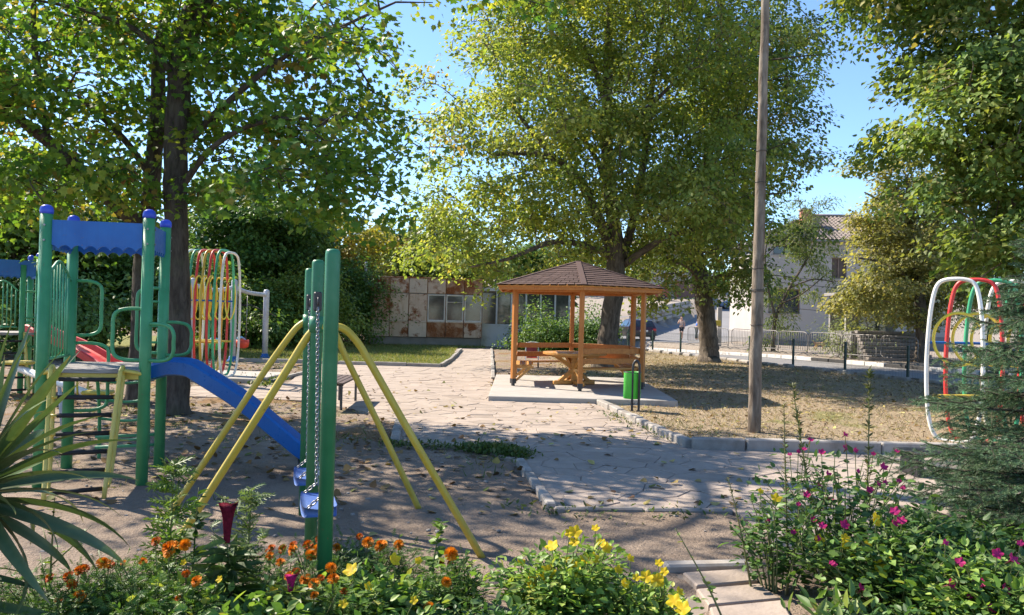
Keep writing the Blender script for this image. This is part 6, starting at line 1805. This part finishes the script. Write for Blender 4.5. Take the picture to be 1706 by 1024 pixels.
def plant(name, label, px, Y, w, h, cols, wts, n_stem, n_leaf, size, tmpl, width=1.0, flowers=(), fkind='yellow', fscale=1.0, base_z=None, droop=.2, cat='flower plant', group=None, upright=.5, dense=.0, rim=.5):
    n_leaf = int(n_leaf * 1.7); size *= .93; n_stem = int(n_stem * 1.2)
    """bushy plant: px is the photo column of its middle, w/h in metres, flowers in photo pixels"""
    x = P(px, 800, Y).x; root = thing(name, label, cat, (x, Y, 0), group)
    st_ = MB(); tips = []
    for k in range(n_stem):
        a = RN.uniform(0, 6.28); r = w * .5 * RN.uniform(.1, 1) ** .6; hh = h * (1 - .45 * (r / (w * .5)) ** 2) * RN.uniform(.75, 1.02)
        b = np.array((x + math.cos(a) * r * .25, Y + math.sin(a) * r * .25, -.02)); t = np.array((x + math.cos(a) * r, Y + math.sin(a) * r * .8, hh))
        m_ = (b + t) / 2 + np.array((math.cos(a) * -.05 * w, 0, .04 * h)); st_.tube(spline([tuple(b), tuple(m_), tuple(t)], 3), [.006 + .003 * h, .005 + .002 * h, .0045, .004, .0035, .003, .002][:7], 5, cap=False); tips.append((b, m_, t))
    fl_tips = []
    for (fx, fy, dy, k_, s_) in flowers:
        p = P(fx, fy, Y + dy); tgt = np.array(p)
        b = min((q[1] for q in tips), key=lambda q: np.linalg.norm(q[:2] - tgt[:2]))
        if tgt[2] < b[2] + .02: b = np.array((lerp(x, tgt[0], .7), lerp(Y, tgt[1], .7) + .02, max(0, tgt[2] - .18)))
        st_.tube(spline([tuple(b), tuple((b + tgt) / 2 + (0, 0.01, -.01)), tuple(tgt - (0, 0, .004))], 3), .0026, 5, cap=False)
        put_flower(root, p, k_, s_ * fscale, face=(rnd.uniform(-.5, .5), -rnd.uniform(.35, .9), rnd.uniform(.35, .9)))
    tag(st_.build('stems', M['stemg'], root), kind='stuff')
    ti = RN.integers(0, len(tips), n_leaf); u = RN.uniform(.12, 1.0, n_leaf) ** (.55 if dense else .75)
    B = np.array([q[0] for q in tips])[ti]; Mi = np.array([q[1] for q in tips])[ti]; T_ = np.array([q[2] for q in tips])[ti]
    uu = u[:, None]; pos = (1 - uu) ** 2 * B + 2 * uu * (1 - uu) * Mi + uu ** 2 * T_
    d = RN.normal(size=(n_leaf, 3)); d[:, 2] = np.abs(d[:, 2]) * upright - droop; d /= np.linalg.norm(d, axis=1, keepdims=True) + 1e-9
    pos = pos + d * RN.uniform(0, .05 + .08 * w, (n_leaf, 1)); pos[:, 2] = np.maximum(pos[:, 2], .01)
    nrm = np.array((0, 0, 1.)) + RN.normal(size=(n_leaf, 3)) * .5 - d * .2
    sz_ = size * RN.uniform(.5, 1.25, n_leaf) * (1.1 - .35 * u)
    cc = palette(n_leaf, np.array(cols) * 1.65, wts, .2)
    V, F, C = leaves_arrays(pos, d, nrm, sz_, tmpl, cc, width)
    raw_obj('foliage', raw_mesh('foliage', V, F, np.clip(C, 0, 1)), LP, root)
    return root
M['stemg'] = surf('green_stem', (.12, .17, .05), (.16, .13, .06), rough=.6, bstr=0)
T_PINN = []   # feathery marigold leaf: several narrow leaflets joined
_pv, _pf = [], []
for s in (-1, 1):
    for k in range(4):
        o = len(_pv); y = .18 + .2 * k; L = .34 * (1 - .15 * k)
        _pv += [(0, y, 0), (s * L * .5, y + .04, .05), (s * L, y + .22, .0), (s * L * .45, y + .14, .05)]; _pf += [(o, o + 1, o + 2), (o, o + 2, o + 3)]
o = len(_pv); _pv += [(-.02, 0, 0), (.02, 0, 0), (.05, .8, .02), (0, 1.05, -.05), (-.05, .8, .02)]; _pf += [(o, o + 1, o + 2), (o, o + 2, o + 4), (o + 2, o + 3, o + 4)]
T_PINN = (np.array(_pv), np.array(_pf))
T_OVAL = (np.array([(0, 0, 0), (.24, .22, .05), (.30, .5, .06), (.16, .82, .0), (0, 1.05, -.09), (-.16, .82, .0), (-.30, .5, .06), (-.24, .22, .05)]), T_HEART[1])
O = 'orange'; RU = 'rust'; YE = 'yellow'; PK = 'pink'
plant('marigold', 'marigold clump with rusty orange blooms under the drooping yucca leaves', 105, 3.5, .95, .43, G_MAR, [4, 3, 1.5], 34, 2800, .06, T_PINN, flowers=[(172, 937, 0, O, 1.0), (182, 939, .05, RU, 1), (140, 947, .05, RU, 1), (131, 950, .05, O, .8), (82, 962, .02, RU, .9), (113, 960, 0, RU, 1.1), (120, 973, -.05, RU, 1), (131, 993, -.1, O, 1), (97, 1000, -.1, RU, .8), (205, 937, .1, O, .5)], fscale=1.0)
plant('marigold', 'marigold with one large bright orange bloom left of the dark red cockscomb', 262, 3.55, .8, .48, G_MAR, [3, 3, 2], 32, 2600, .06, T_PINN, flowers=[(283, 914, 0, O, 1.45), (259, 901, .05, RU, 1.0), (308, 907, .06, O, .95), (238, 935, .1, O, .7), (306, 937, 0, YE, .6), (327, 968, -.1, O, .9), (366, 965, -.05, YE, .7), (310, 955, 0, RU, .8), (296, 997, -.1, RU, .7)])
plant('marigold', 'low dark marigold clump in front of the swing posts with many orange blooms', 520, 4.15, .9, .36, G_DRK, [5, 3, 1], 26, 1900, .055, T_PINN, flowers=[(452, 912, .1, RU, 1), (470, 914, .1, RU, 1.1), (488, 908, .1, RU, 1.1), (487, 916, 0, O, 1), (513, 907, .08, RU, 1.2), (533, 897, .1, RU, 1.2), (545, 898, .1, RU, 1), (530, 915, 0, O, 1.1), (519, 923, -.05, O, 1.1), (449, 926, 0, O, .9), (467, 936, -.05, O, .9), (561, 911, .1, O, .8), (494, 951, -.2, RU, .9), (447, 918, .15, RU, .8)])
plant('marigold', 'marigold clump with orange blooms beside the purple red cockscomb', 535, 3.6, .65, .37, G_MAR, [4, 3, 2], 18, 1200, .055, T_PINN, flowers=[(552, 945, .05, O, .95), (555, 963, .05, O, 1), (508, 965, .05, O, 1), (523, 972, -.03, O, 1), (535, 962, .05, RU, .8), (481, 961, .05, O, .9), (523, 991, -.1, O, .7), (573, 984, 0, RU, .8), (572, 1006, -.1, YE, .9), (454, 983, .05, YE, 1.1), (480, 985, .05, RU, .6)])
plant('marigold', 'row of marigolds with orange blooms right of the swing posts', 625, 4.2, .65, .37, G_MAR, [4, 3, 1.5], 20, 1300, .055, T_PINN, flowers=[(599, 893, .05, RU, .85), (613, 903, 0, O, 1.1), (634, 908, 0, O, 1.25), (664, 907, .05, O, 1.0)])
plant('marigold', 'marigold with a single tall orange bloom near the foot of the yellow swing leg', 752, 4.0, .45, .37, G_MAR, [3, 3, 2], 14, 800, .055, T_PINN, flowers=[(752, 922, 0, O, 1.25), (735, 937, .2, RU, .7), (744, 969, -.2, O, .9), (716, 1014, -.3, O, 1.1), (750, 938, .2, RU, .7)])
plant('four_oclock', 'four o\'clock with a few yellow flowers between the marigold clumps', 640, 3.75, .75, .32, G_FOC, [3, 4, 2, .6], 22, 900, .075, T_OVAL, flowers=[(657, 932, 0, YE, 1.3), (585, 950, 0, YE, 1.5), (697, 934, .2, YE, .8), (614, 977, -.1, YE, .9), (690, 1000, -.2, YE, .8)], fkind='yellow')
plant('four_oclock', 'rounded yellow flowered four o\'clock bush at the bottom centre', 950, 3.9, .80, .50, G_FOC, [3, 4, 3, 1.2], 34, 1700, .062, T_OVAL, flowers=[(958, 886, 0, YE, 1.4), (949, 888, .03, YE, 1), (920, 910, -.02, YE, 1.4), (957, 903, 0, YE, 1.1), (990, 930, -.05, YE, 1.2), (976, 932, -.05, YE, 1.3), (957, 948, -.1, YE, 1.5), (913, 952, -.1, YE, 1.5), (908, 962, -.1, YE, 1.4), (999, 904, .05, YE, .9), (1010, 913, 0, YE, 1.2), (992, 880, .1, YE, .9), (948, 934, 0, YE, .8), (868, 936, 0, YE, 1), (888, 960, -.1, YE, 1), (885, 975, -.1, YE, .9), (1004, 905, 0, YE, .9)])
plant('four_oclock', 'low sprawling yellow flowered four o\'clock beside the loose slabs', 1085, 3.75, .62, .34, G_FOC, [3, 4, 3, 1.2], 24, 1100, .06, T_OVAL, flowers=[(1030, 949, .1, YE, .9), (1050, 930, .1, YE, .9), (1077, 961, 0, YE, 1.3), (1094, 966, 0, YE, 1.3), (1100, 968, 0, YE, 1.1), (1107, 952, 0, YE, .9), (1060, 962, 0, YE, .8), (1041, 972, -.05, YE, 1.0), (1098, 938, .1, YE, .9), (1123, 1002, -.1, YE, 1.5), (1138, 1014, -.15, YE, 1.5), (1132, 985, -.05, YE, .9)])
plant('four_oclock', 'tall loose pink flowered four o\'clock by the plaza kerb', 1400, 4.9, 1.25, .86, G_DRK + G_FOC[:2], [3, 4, 2, 2, 1], 34, 850, .068, T_OVAL, flowers=[(1408, 724, 0, PK, 1.1), (1410, 746, 0, PK, 1.4), (1425, 750, 0, PK, 1), (1350, 733, .05, PK, 1.2), (1340, 748, .05, PK, .9), (1369, 753, 0, PK, 1.2), (1472, 778, 0, PK, 1.5), (1494, 752, .1, PK, 1), (1455, 756, .1, PK, .9), (1380, 790, -.1, PK, 1.2), (1344, 824, -.1, PK, 1.3), (1384, 832, -.1, PK, 1.1), (1365, 808, 0, PK, 1), (1463, 806, -.1, PK, 1.1), (1475, 804, 0, PK, 1.1), (1450, 816, -.1, PK, 1.3), (1505, 812, 0, PK, 1), (1498, 801, 0, PK, .9), (1330, 752, .1, PK, .8), (1430, 785, -.05, PK, .9), (1316, 757, .1, PK, .9)], fkind='pink', droop=.25)
plant('four_oclock', 'sparse four o\'clock with yellow and pink flowers leaning over the plaza', 1300, 4.6, .62, .62, G_DRK + G_FOC[:1], [3, 4, 2, 2], 14, 330, .065, T_OVAL, flowers=[(1293, 830, 0, YE, 1.4), (1280, 866, 0, PK, .9), (1330, 840, 0, PK, .8), (1267, 818, .05, YE, .8), (1322, 887, -.05, PK, 1), (1355, 866, -.05, PK, 1.1)], droop=.25)
plant('four_oclock', 'broad four o\'clock with magenta and yellow flowers in front of the spruce', 1490, 4.3, 1.15, .52, G_DRK + G_FOC[:3], [2, 3, 2, 3, 2.5, 1], 36, 1200, .075, T_OVAL, flowers=[(1491, 852, .1, PK, 1.6), (1502, 868, .1, PK, 1.6), (1490, 871, .1, PK, 1.3), (1407, 874, 0, PK, 1.5), (1370, 876, .05, PK, 1.3), (1459, 862, .1, YE, 1.2), (1460, 870, .1, YE, 1.1), (1408, 896, 0, YE, 1), (1412, 908, 0, YE, 1.3), (1424, 917, 0, YE, 1.4), (1365, 900, .1, YE, 1.4), (1362, 897, .1, PK, 1), (1446, 906, 0, YE, 1), (1467, 945, -.1, YE, 1.7), (1480, 928, -.1, YE, .9), (1436, 980, -.2, PK, 1.5), (1390, 940, -.1, PK, .9), (1386, 938, -.1, PK, .9), (1460, 1000, -.2, PK, 1)])
plant('four_oclock', 'four o\'clock with bright pink flowers in the bottom right corner', 1650, 3.9, .75, .46, G_FOC + G_DRK[:1], [3, 4, 2, .6, 3], 28, 1300, .075, T_OVAL, flowers=[(1661, 922, 0, PK, 1.5), (1687, 932, 0, PK, 1.7), (1599, 937, .05, PK, 1.5), (1584, 974, -.05, PK, 1.6), (1632, 972, -.05, PK, 1.8), (1674, 982, -.1, PK, 1.5), (1575, 904, .1, PK, 1), (1652, 1014, -.2, PK, 1.2), (1616, 994, -.1, PK, .8), (1700, 905, .1, PK, 1)])
plant('broad_leaved_weed', 'clump of broad crinkled leaves in front of the pink four o\'clocks', 1400, 3.9, .55, .24, [(.07, .12, .03), (.11, .17, .045), (.18, .21, .08)], [3, 3, 2], 9, 34, .14, T_OVAL, width=.6, upright=1.2, droop=.0, cat='weed')
plant('weed', 'green leafy weeds filling the bed below the cockscomb', 380, 3.4, 1.05, .27, G_MAR + G_FOC[:1], [3, 3, 2, 2], 34, 2000, .07, T_OVAL, cat='weed')
plant('weed', 'dark fern like weeds at the lower left edge of the bed', 60, 3.3, 1.2, .27, G_DRK, [4, 3, 1], 36, 2800, .055, T_PINN, cat='weed')
plant('weed', 'weeds and bindweed in front of the yellow four o\'clocks', 800, 3.5, .9, .26, G_DRK + G_FOC[:2], [3, 3, 1, 2, 1.2], 26, 1200, .06, T_OVAL, cat='weed')
plant('weed', 'mixed green weeds in front of the broad pink flowered clump', 1560, 3.7, 1.0, .22, G_DRK + G_FOC[:1], [3, 3, 2, 1.5], 26, 1100, .065, T_OVAL, cat='weed')
plant('weed', 'dark weeds filling the corner under the spruce', 1600, 5.0, 1.3, .40, G_DRK, [4, 3, 2], 30, 1500, .08, T_OVAL, cat='weed')
plant('weed', 'small leafy plant with bright rounded leaves right of the yellow swing leg', 780, 4.1, .35, .34, G_FOC, [2, 3, 3, 1], 10, 260, .055, T_OVAL, cat='weed')

plant('weed', 'lush bright leafy weeds directly below the tall feathery plant', 300, 3.45, .7, .36, G_FOC, [2, 3, 3, .6], 22, 700, .085, T_OVAL, cat='weed')
plant('weed', 'bright broad leaved weeds between the two cockscombs', 440, 3.45, .55, .36, G_FOC + G_MAR[:1], [2, 3, 2.5, .5, 2], 20, 650, .085, T_OVAL, cat='weed')
plant('weed', 'leafy weeds at the very front under the orange marigolds', 600, 3.2, .9, .26, G_MAR + G_FOC[:1], [3, 3, 2, 2], 26, 1000, .07, T_OVAL, cat='weed')
plant('weed', 'fine leaved greenery in front of the dark marigold clump', 190, 3.3, .8, .30, G_MAR, [3, 3, 2], 26, 1100, .065, T_PINN, cat='weed')
plant('weed', 'dull green weeds at the foot of the rounded yellow flowered bush', 980, 3.35, .9, .22, G_DRK + G_FOC[:1], [3, 3, 2, 2], 26, 900, .065, T_OVAL, cat='weed')
# taller single-stemmed plants
def stalk(label, px, Y, top_py, cols, leaf, tmpl, n, lean=0.0, bare=.15, name='tall_weed', taper=1.0, width=1.0, up=.3, colm='stemg', branch=0):
    b = P(px, 800, Y); b.z = 0; t = P(px + lean, top_py, Y)
    root = thing(name, label, 'weed', b)
    m_ = b.lerp(t, .5) + Vector((rnd.uniform(-.03, .03), rnd.uniform(-.03, .03), 0))
    path = spline([b - Vector((0, 0, .02)), m_, t], 8)
    st_ = MB().tube(path, [lerp(.008, .002, i / 16) for i in range(17)], 6)
    PTS = np.array([tuple(p) for p in path])
    segs = [PTS]
    for k in range(branch):
        i = rnd.randint(5, 13); p = PTS[i]; a = rnd.uniform(0, 6.28); L = rnd.uniform(.10, .22) * (1.3 - i / 16)
        q = p + np.array((math.cos(a) * L, math.sin(a) * L, L * 1.1)); st_.tube([tuple(p), tuple((p + q) / 2 + (0, 0, -.01)), tuple(q)], [.004, .003, .0015], 5); segs.append(np.linspace(p, q, 8))
    st_.build('stem', M[colm], root)
    pos = []; 
    for k in range(n):
        sg = segs[rnd.randrange(len(segs))] if branch and rnd.random() < .6 else PTS
        u = lerp(bare, 1, rnd.random()); i = u * (len(sg) - 1); j = min(int(i), len(sg) - 2); pos.append(np.append(sg[j] + (sg[j + 1] - sg[j]) * (i - j), u))
    pos = np.array(pos); u = pos[:, 3]; pos = pos[:, :3]
    d = RN.normal(size=(n, 3)); d[:, 2] = up + RN.normal(size=n) * .2
    V, F, C = leaves_arrays(pos, d, np.array((0, 0, 1.)) + RN.normal(size=(n, 3)) * .4, leaf * RN.uniform(.6, 1.2, n) * (1.15 - .6 * taper * u), tmpl, palette(n, cols, [1] * len(cols), .2), width)
    raw_obj('foliage', raw_mesh('foliage', V, F, np.clip(C, 0, 1)), LP, root)
    return root, t
BRT = [(.13, .21, .045), (.19, .28, .06), (.10, .17, .04)]
stalk('tall bright green feathery plant in front of the left yellow swing leg', 282, 3.85, 772, BRT, .17, T_PINN, 120, lean=8, bare=.25)
stalk('grey green feathery stalk right of the dark red cockscomb', 400, 3.9, 812, [(.14, .20, .08), (.19, .25, .10)], .11, T_PINN, 170, lean=20, bare=.2, branch=6)
stalk('slim rounded leaf plant left of the tall orange marigold', 728, 4.2, 868, BRT, .085, T_OVAL, 40, bare=.4, lean=8)
stalk('dark stemmed weed behind the left yellow swing leg foot', 325, 4.1, 812, G_DRK, .10, T_OVAL, 50, lean=6, bare=.35)
stalk('thin stem with round leaves under the yucca leaves', 85, 3.5, 830, G_FOC, .05, T_OVAL, 34, lean=6, bare=.15, branch=3)
stalk('thin leaning stem with small leaves at the edge of the path slabs', 1240, 3.7, 880, G_FOC, .05, T_OVAL, 14, lean=-115, bare=.35)
stalk('spiky grey green stalk rising above the pink flowers', 1440, 5.0, 618, [(.10, .12, .05), (.15, .15, .07)], .045, T_LANCE, 230, lean=8, bare=.3, up=.7, taper=.3)
stalk('tall spiky stalk left of the pink flowers', 1375, 5.0, 640, [(.10, .12, .05), (.15, .15, .07)], .045, T_LANCE, 230, lean=-55, bare=.3, up=.7, taper=.3)
stalk('dry brown spiky stalk at the left of the tall pink four o\'clock', 1318, 4.8, 672, [(.14, .12, .05), (.19, .14, .07)], .035, T_LANCE, 150, lean=-12, bare=.25, up=.7, taper=.3)
stalk('short brown seed stalk leaning left over the plaza', 1258, 4.6, 795, [(.13, .10, .05), (.11, .12, .05)], .03, T_LANCE, 90, lean=-45, bare=.2, up=.6, taper=.3)
# cockscombs
def cockscomb(label, px, top, bot, Y, col, wpx, leafy=85):
    root, t = stalk(label, px, Y, bot, [(.07, .12, .03), (.11, .16, .04), (.15, .2, .05)], .20, T_OVAL, leafy, bare=.15, taper=.9, width=.55, name='cockscomb', up=.1)
    root['category'] = 'flower plant'
    k = Y / 1300; hgt = (bot - top) * k; wt = wpx * k
    n = 26; vs = []; fs = []; ny = 9
    for j in range(ny):
        v_ = j / (ny - 1)
        for i in range(n):
            a = 2 * math.pi * i / n; wv = 1 + v_ ** 1.5 * (.14 * math.sin(3 * a + 2 * v_) + .20 * math.sin(8 * a + 1) + .12 * math.sin(13 * a + 5 * v_))
            r = wt * .5 * (.36 + .30 * v_ + .34 * v_ ** 4) * wv
            vs.append((t.x + r * math.cos(a), t.y + r * .55 * math.sin(a), t.z - .01 + hgt * v_ + hgt * v_ * (.05 * math.sin(2 * a + 1) + .05 * math.sin(7 * a))))
    for j in range(ny - 1):
        for i in range(n): fs.append((j * n + i, j * n + (i + 1) % n, (j + 1) * n + (i + 1) % n, (j + 1) * n + i))
    fs.append(tuple((ny - 1) * n + i for i in range(n)))
    MB().add(vs, fs, True).build('flower_head', surf('cockscomb_' + label.split()[0], col, tuple(x * .55 for x in col), rough=.9, scale=60, bstr=1, bscale=180, bdist=.01, spec=.1), root)
cockscomb('dark wine red cockscomb standing tallest in the flower bed', 378, 838, 900, 3.7, (.16, .012, .03), 28)
cockscomb('small magenta cockscomb among orange marigolds', 484, 955, 984, 3.55, (.48, .02, .14), 20, 50)

# ================================================================== grass, weeds and fallen leaves
LG = leafmat('grass_blade', .30, .6, (1.15, 1.15, .5))
T_BLADE = (np.array([(-.06, 0, 0), (.06, 0, 0), (.035, .6, .05), (0, 1, .18), (-.035, .6, .05)]), np.array([(0, 1, 2), (0, 2, 4), (2, 3, 4)]))
def grass(name, label, n, xr, yr, dens, size, cols, wts, flatn=.5):
    x = RN.uniform(*xr, n); y = RN.uniform(yr[0], yr[1], n)
    k = (RN.uniform(0, 1, n) < dens(x, y)) & ~in_poly(x, y, PLAZA) & ~((x > -.5) & (x < 3.2) & (y > 13.9) & (y < 19))
    x, y = x[k], y[k]; m_ = len(x)
    pos = np.stack([x, y, np.asarray(H(x, y)) - .004], -1)
    d = RN.normal(size=(m_, 3)); d[:, 2] = flatn + np.abs(RN.normal(size=m_)) * .6
    V, F, C = leaves_arrays(pos, d, RN.normal(size=(m_, 3)) + (0, -.2, .3), size * RN.uniform(.5, 1.4, m_), T_BLADE, palette(m_, cols, wts, .25))
    tag(raw_obj(name, raw_mesh(name, V, F, np.clip(C, 0, 1)), LG), label, 'grass', kind='stuff')
GC_ = [(.14, .20, .05), (.20, .25, .065), (.29, .29, .09), (.40, .33, .15)]
grass('lawn_grass', 'short green lawn in front of the rusty kiosk', 90000, (-13, -1.2), (21.5, 36), lambda x, y: zones(x, y)[0] * 1.1, .11, GC_, [2, 3, 3.5, 2.6])
grass('dry_grass', 'dry straw coloured grass around the gazebo and pole', 120000, (.3, 13), (9.3, 36), lambda x, y: zones(x, y)[1] * .75 * (.4 + fbm(x, y, .9, 40)), .075, [(.44, .35, .235), (.33, .255, .165), (.22, .16, .105), (.17, .165, .07)], [4, 4, 2, .9], .25)
grass('weed_grass', 'thin tufts of green grass on the bare earth', 60000, (-8, 3), (4.5, 22), lambda x, y: np.clip(sstep(.56, .72, fbm(x, y, 1.1, 44)) * sstep(6, 9.5, y) * .8 + .004, 0, 1), .075, [(.09, .14, .03), (.14, .18, .045), (.24, .22, .09)], [3, 3, 2], .3)
# weeds along the plaza edges
def edge_weeds(px, n, size, name, label):
    line = [G(*q) for q in px]; pos = []
    for _ in range(n):
        i = rnd.randrange(len(line) - 1); p = line[i].lerp(line[i + 1], rnd.random()) + Vector((rnd.gauss(0, .10), rnd.gauss(0, .12), 0)); pos.append((p.x, p.y, rnd.uniform(0, .05)))
    pos = np.array(pos); m_ = len(pos); d = RN.normal(size=(m_, 3)); d[:, 2] = .35 + np.abs(RN.normal(size=m_)) * .4
    V, F, C = leaves_arrays(pos, d, RN.normal(size=(m_, 3)) * .5 + (0, 0, 1), size * RN.uniform(.5, 1.3, m_), T_LANCE, palette(m_, [(.07, .12, .03), (.11, .16, .04), (.20, .19, .07)], [3, 3, 1.5], .2), 1.6)
    tag(raw_obj(name, raw_mesh(name, V, F, np.clip(C, 0, 1)), LG), label, 'weeds', kind='stuff')
edge_weeds([(790, 752), (830, 750), (868, 762)], 1300, .07, 'edge_weeds', 'thick green weeds at the inner corner of the plaza')
edge_weeds([(650, 742), (720, 746), (800, 752)], 420, .055, 'edge_weeds', 'sparse weeds along the front edge of the plaza')
edge_weeds([(1010, 688), (1050, 706), (1120, 738)], 300, .05, 'edge_weeds', 'low weeds beside the pale kerb stones')
edge_weeds([(400, 625), (440, 645), (470, 628)], 600, .09, 'edge_weeds', 'green weeds beside the far kerb behind the slide')
edge_weeds([(860, 848), (1000, 862), (1200, 858)], 160, .05, 'edge_weeds', 'scattered weeds along the front kerb of the plaza')
# fallen leaves
LF_ = leafmat('fallen_leaf', .12, .75, (1, .9, .5), .2)
def litter(name, label, n, fn, size, tmpl, cols, wts, z=.022):
    pts = []
    while len(pts) < n:
        p = fn()
        if p is not None: pts.append(p)
    xy = np.array(pts); m_ = n
    zz = np.where(in_poly(xy[:, 0], xy[:, 1], PLAZA), z, .012 + np.asarray(H(xy[:, 0], xy[:, 1])))
    pos = np.stack([xy[:, 0], xy[:, 1], zz + RN.uniform(0, .012, m_)], -1)
    d = RN.normal(size=(m_, 3)); d[:, 2] *= .22
    V, F, C = leaves_arrays(pos, d, np.array((0, 0, 1.)) + RN.normal(size=(m_, 3)) * .28, size * RN.uniform(.55, 1.2, m_), tmpl, palette(m_, cols, wts, .25))
    tag(raw_obj(name, raw_mesh(name, V, F, np.clip(C, 0, 1)), LF_), label, 'leaves', kind='stuff')
BRN = [(.30, .20, .08), (.22, .13, .055), (.42, .33, .12), (.16, .17, .045), (.14, .085, .045)]
def f_plaza():
    px, py = rnd.uniform(560, 1300), rnd.uniform(600, 850) if rnd.random() < .35 else rnd.uniform(620, 745)
    p = G(px, py)
    return (p.x, p.y) if in_poly(np.array([p.x]), np.array([p.y]), PLAZA)[0] and vnoise(p.x, p.y, 1.1, 60) > rnd.random() * .9 else None
litter('fallen_leaves', 'fallen leaves scattered over the paving', 260, f_plaza, .07, T_MAPLE2, BRN, [3, 3, 3, 1.5, 2])
def f_dirt():
    p = (rnd.uniform(-9, 1.0), rnd.uniform(5.2, 21))
    if in_poly(np.array([p[0]]), np.array([p[1]]), PLAZA)[0]: return None
    return p if fbm(p[0], p[1], .7, 61) * sstep(4.5, 10, p[1]) > rnd.random() * .75 else None
litter('fallen_leaves', 'brown fallen leaves on the earth under the maples', 2400, f_dirt, .075, T_MAPLE2, BRN, [3, 4, 2, .8, 4])
def f_lawn():
    p = (rnd.uniform(1, 12), rnd.uniform(9.6, 30))
    s = (p[0] - F0[0]) * FN[0] + (p[1] - F0[1]) * FN[1]
    if s > -.1 or in_poly(np.array([p[0]]), np.array([p[1]]), PLAZA)[0]: return None
    return p
litter('fallen_leaves', 'dry leaves lying in the straw coloured grass', 5200, f_lawn, .085, T_DIAMOND, BRN + [(.50, .40, .20)], [4, 4, 3, .6, 3, 3])
def f_pebble():
    p = (rnd.uniform(-5, 3.5), rnd.uniform(4.3, 9)); return p
# small stones and twigs on the earth
mbp = MB()
for _ in range(260):
    x, y = rnd.uniform(-5, 3.5), rnd.uniform(4.6, 10.5)
    if in_poly(np.array([x]), np.array([y]), PLAZA)[0]: continue
    r = rnd.uniform(.006, .022)
    mbp.box((x, y, .004), (r * 2, r * 1.5, r), rz=rnd.uniform(0, 3), bev=r * .3)
tag(mbp.build('pebbles', M['kerb']), 'small pebbles on the bare earth', 'pebbles', kind='stuff')
bpy.context.view_layer.update()
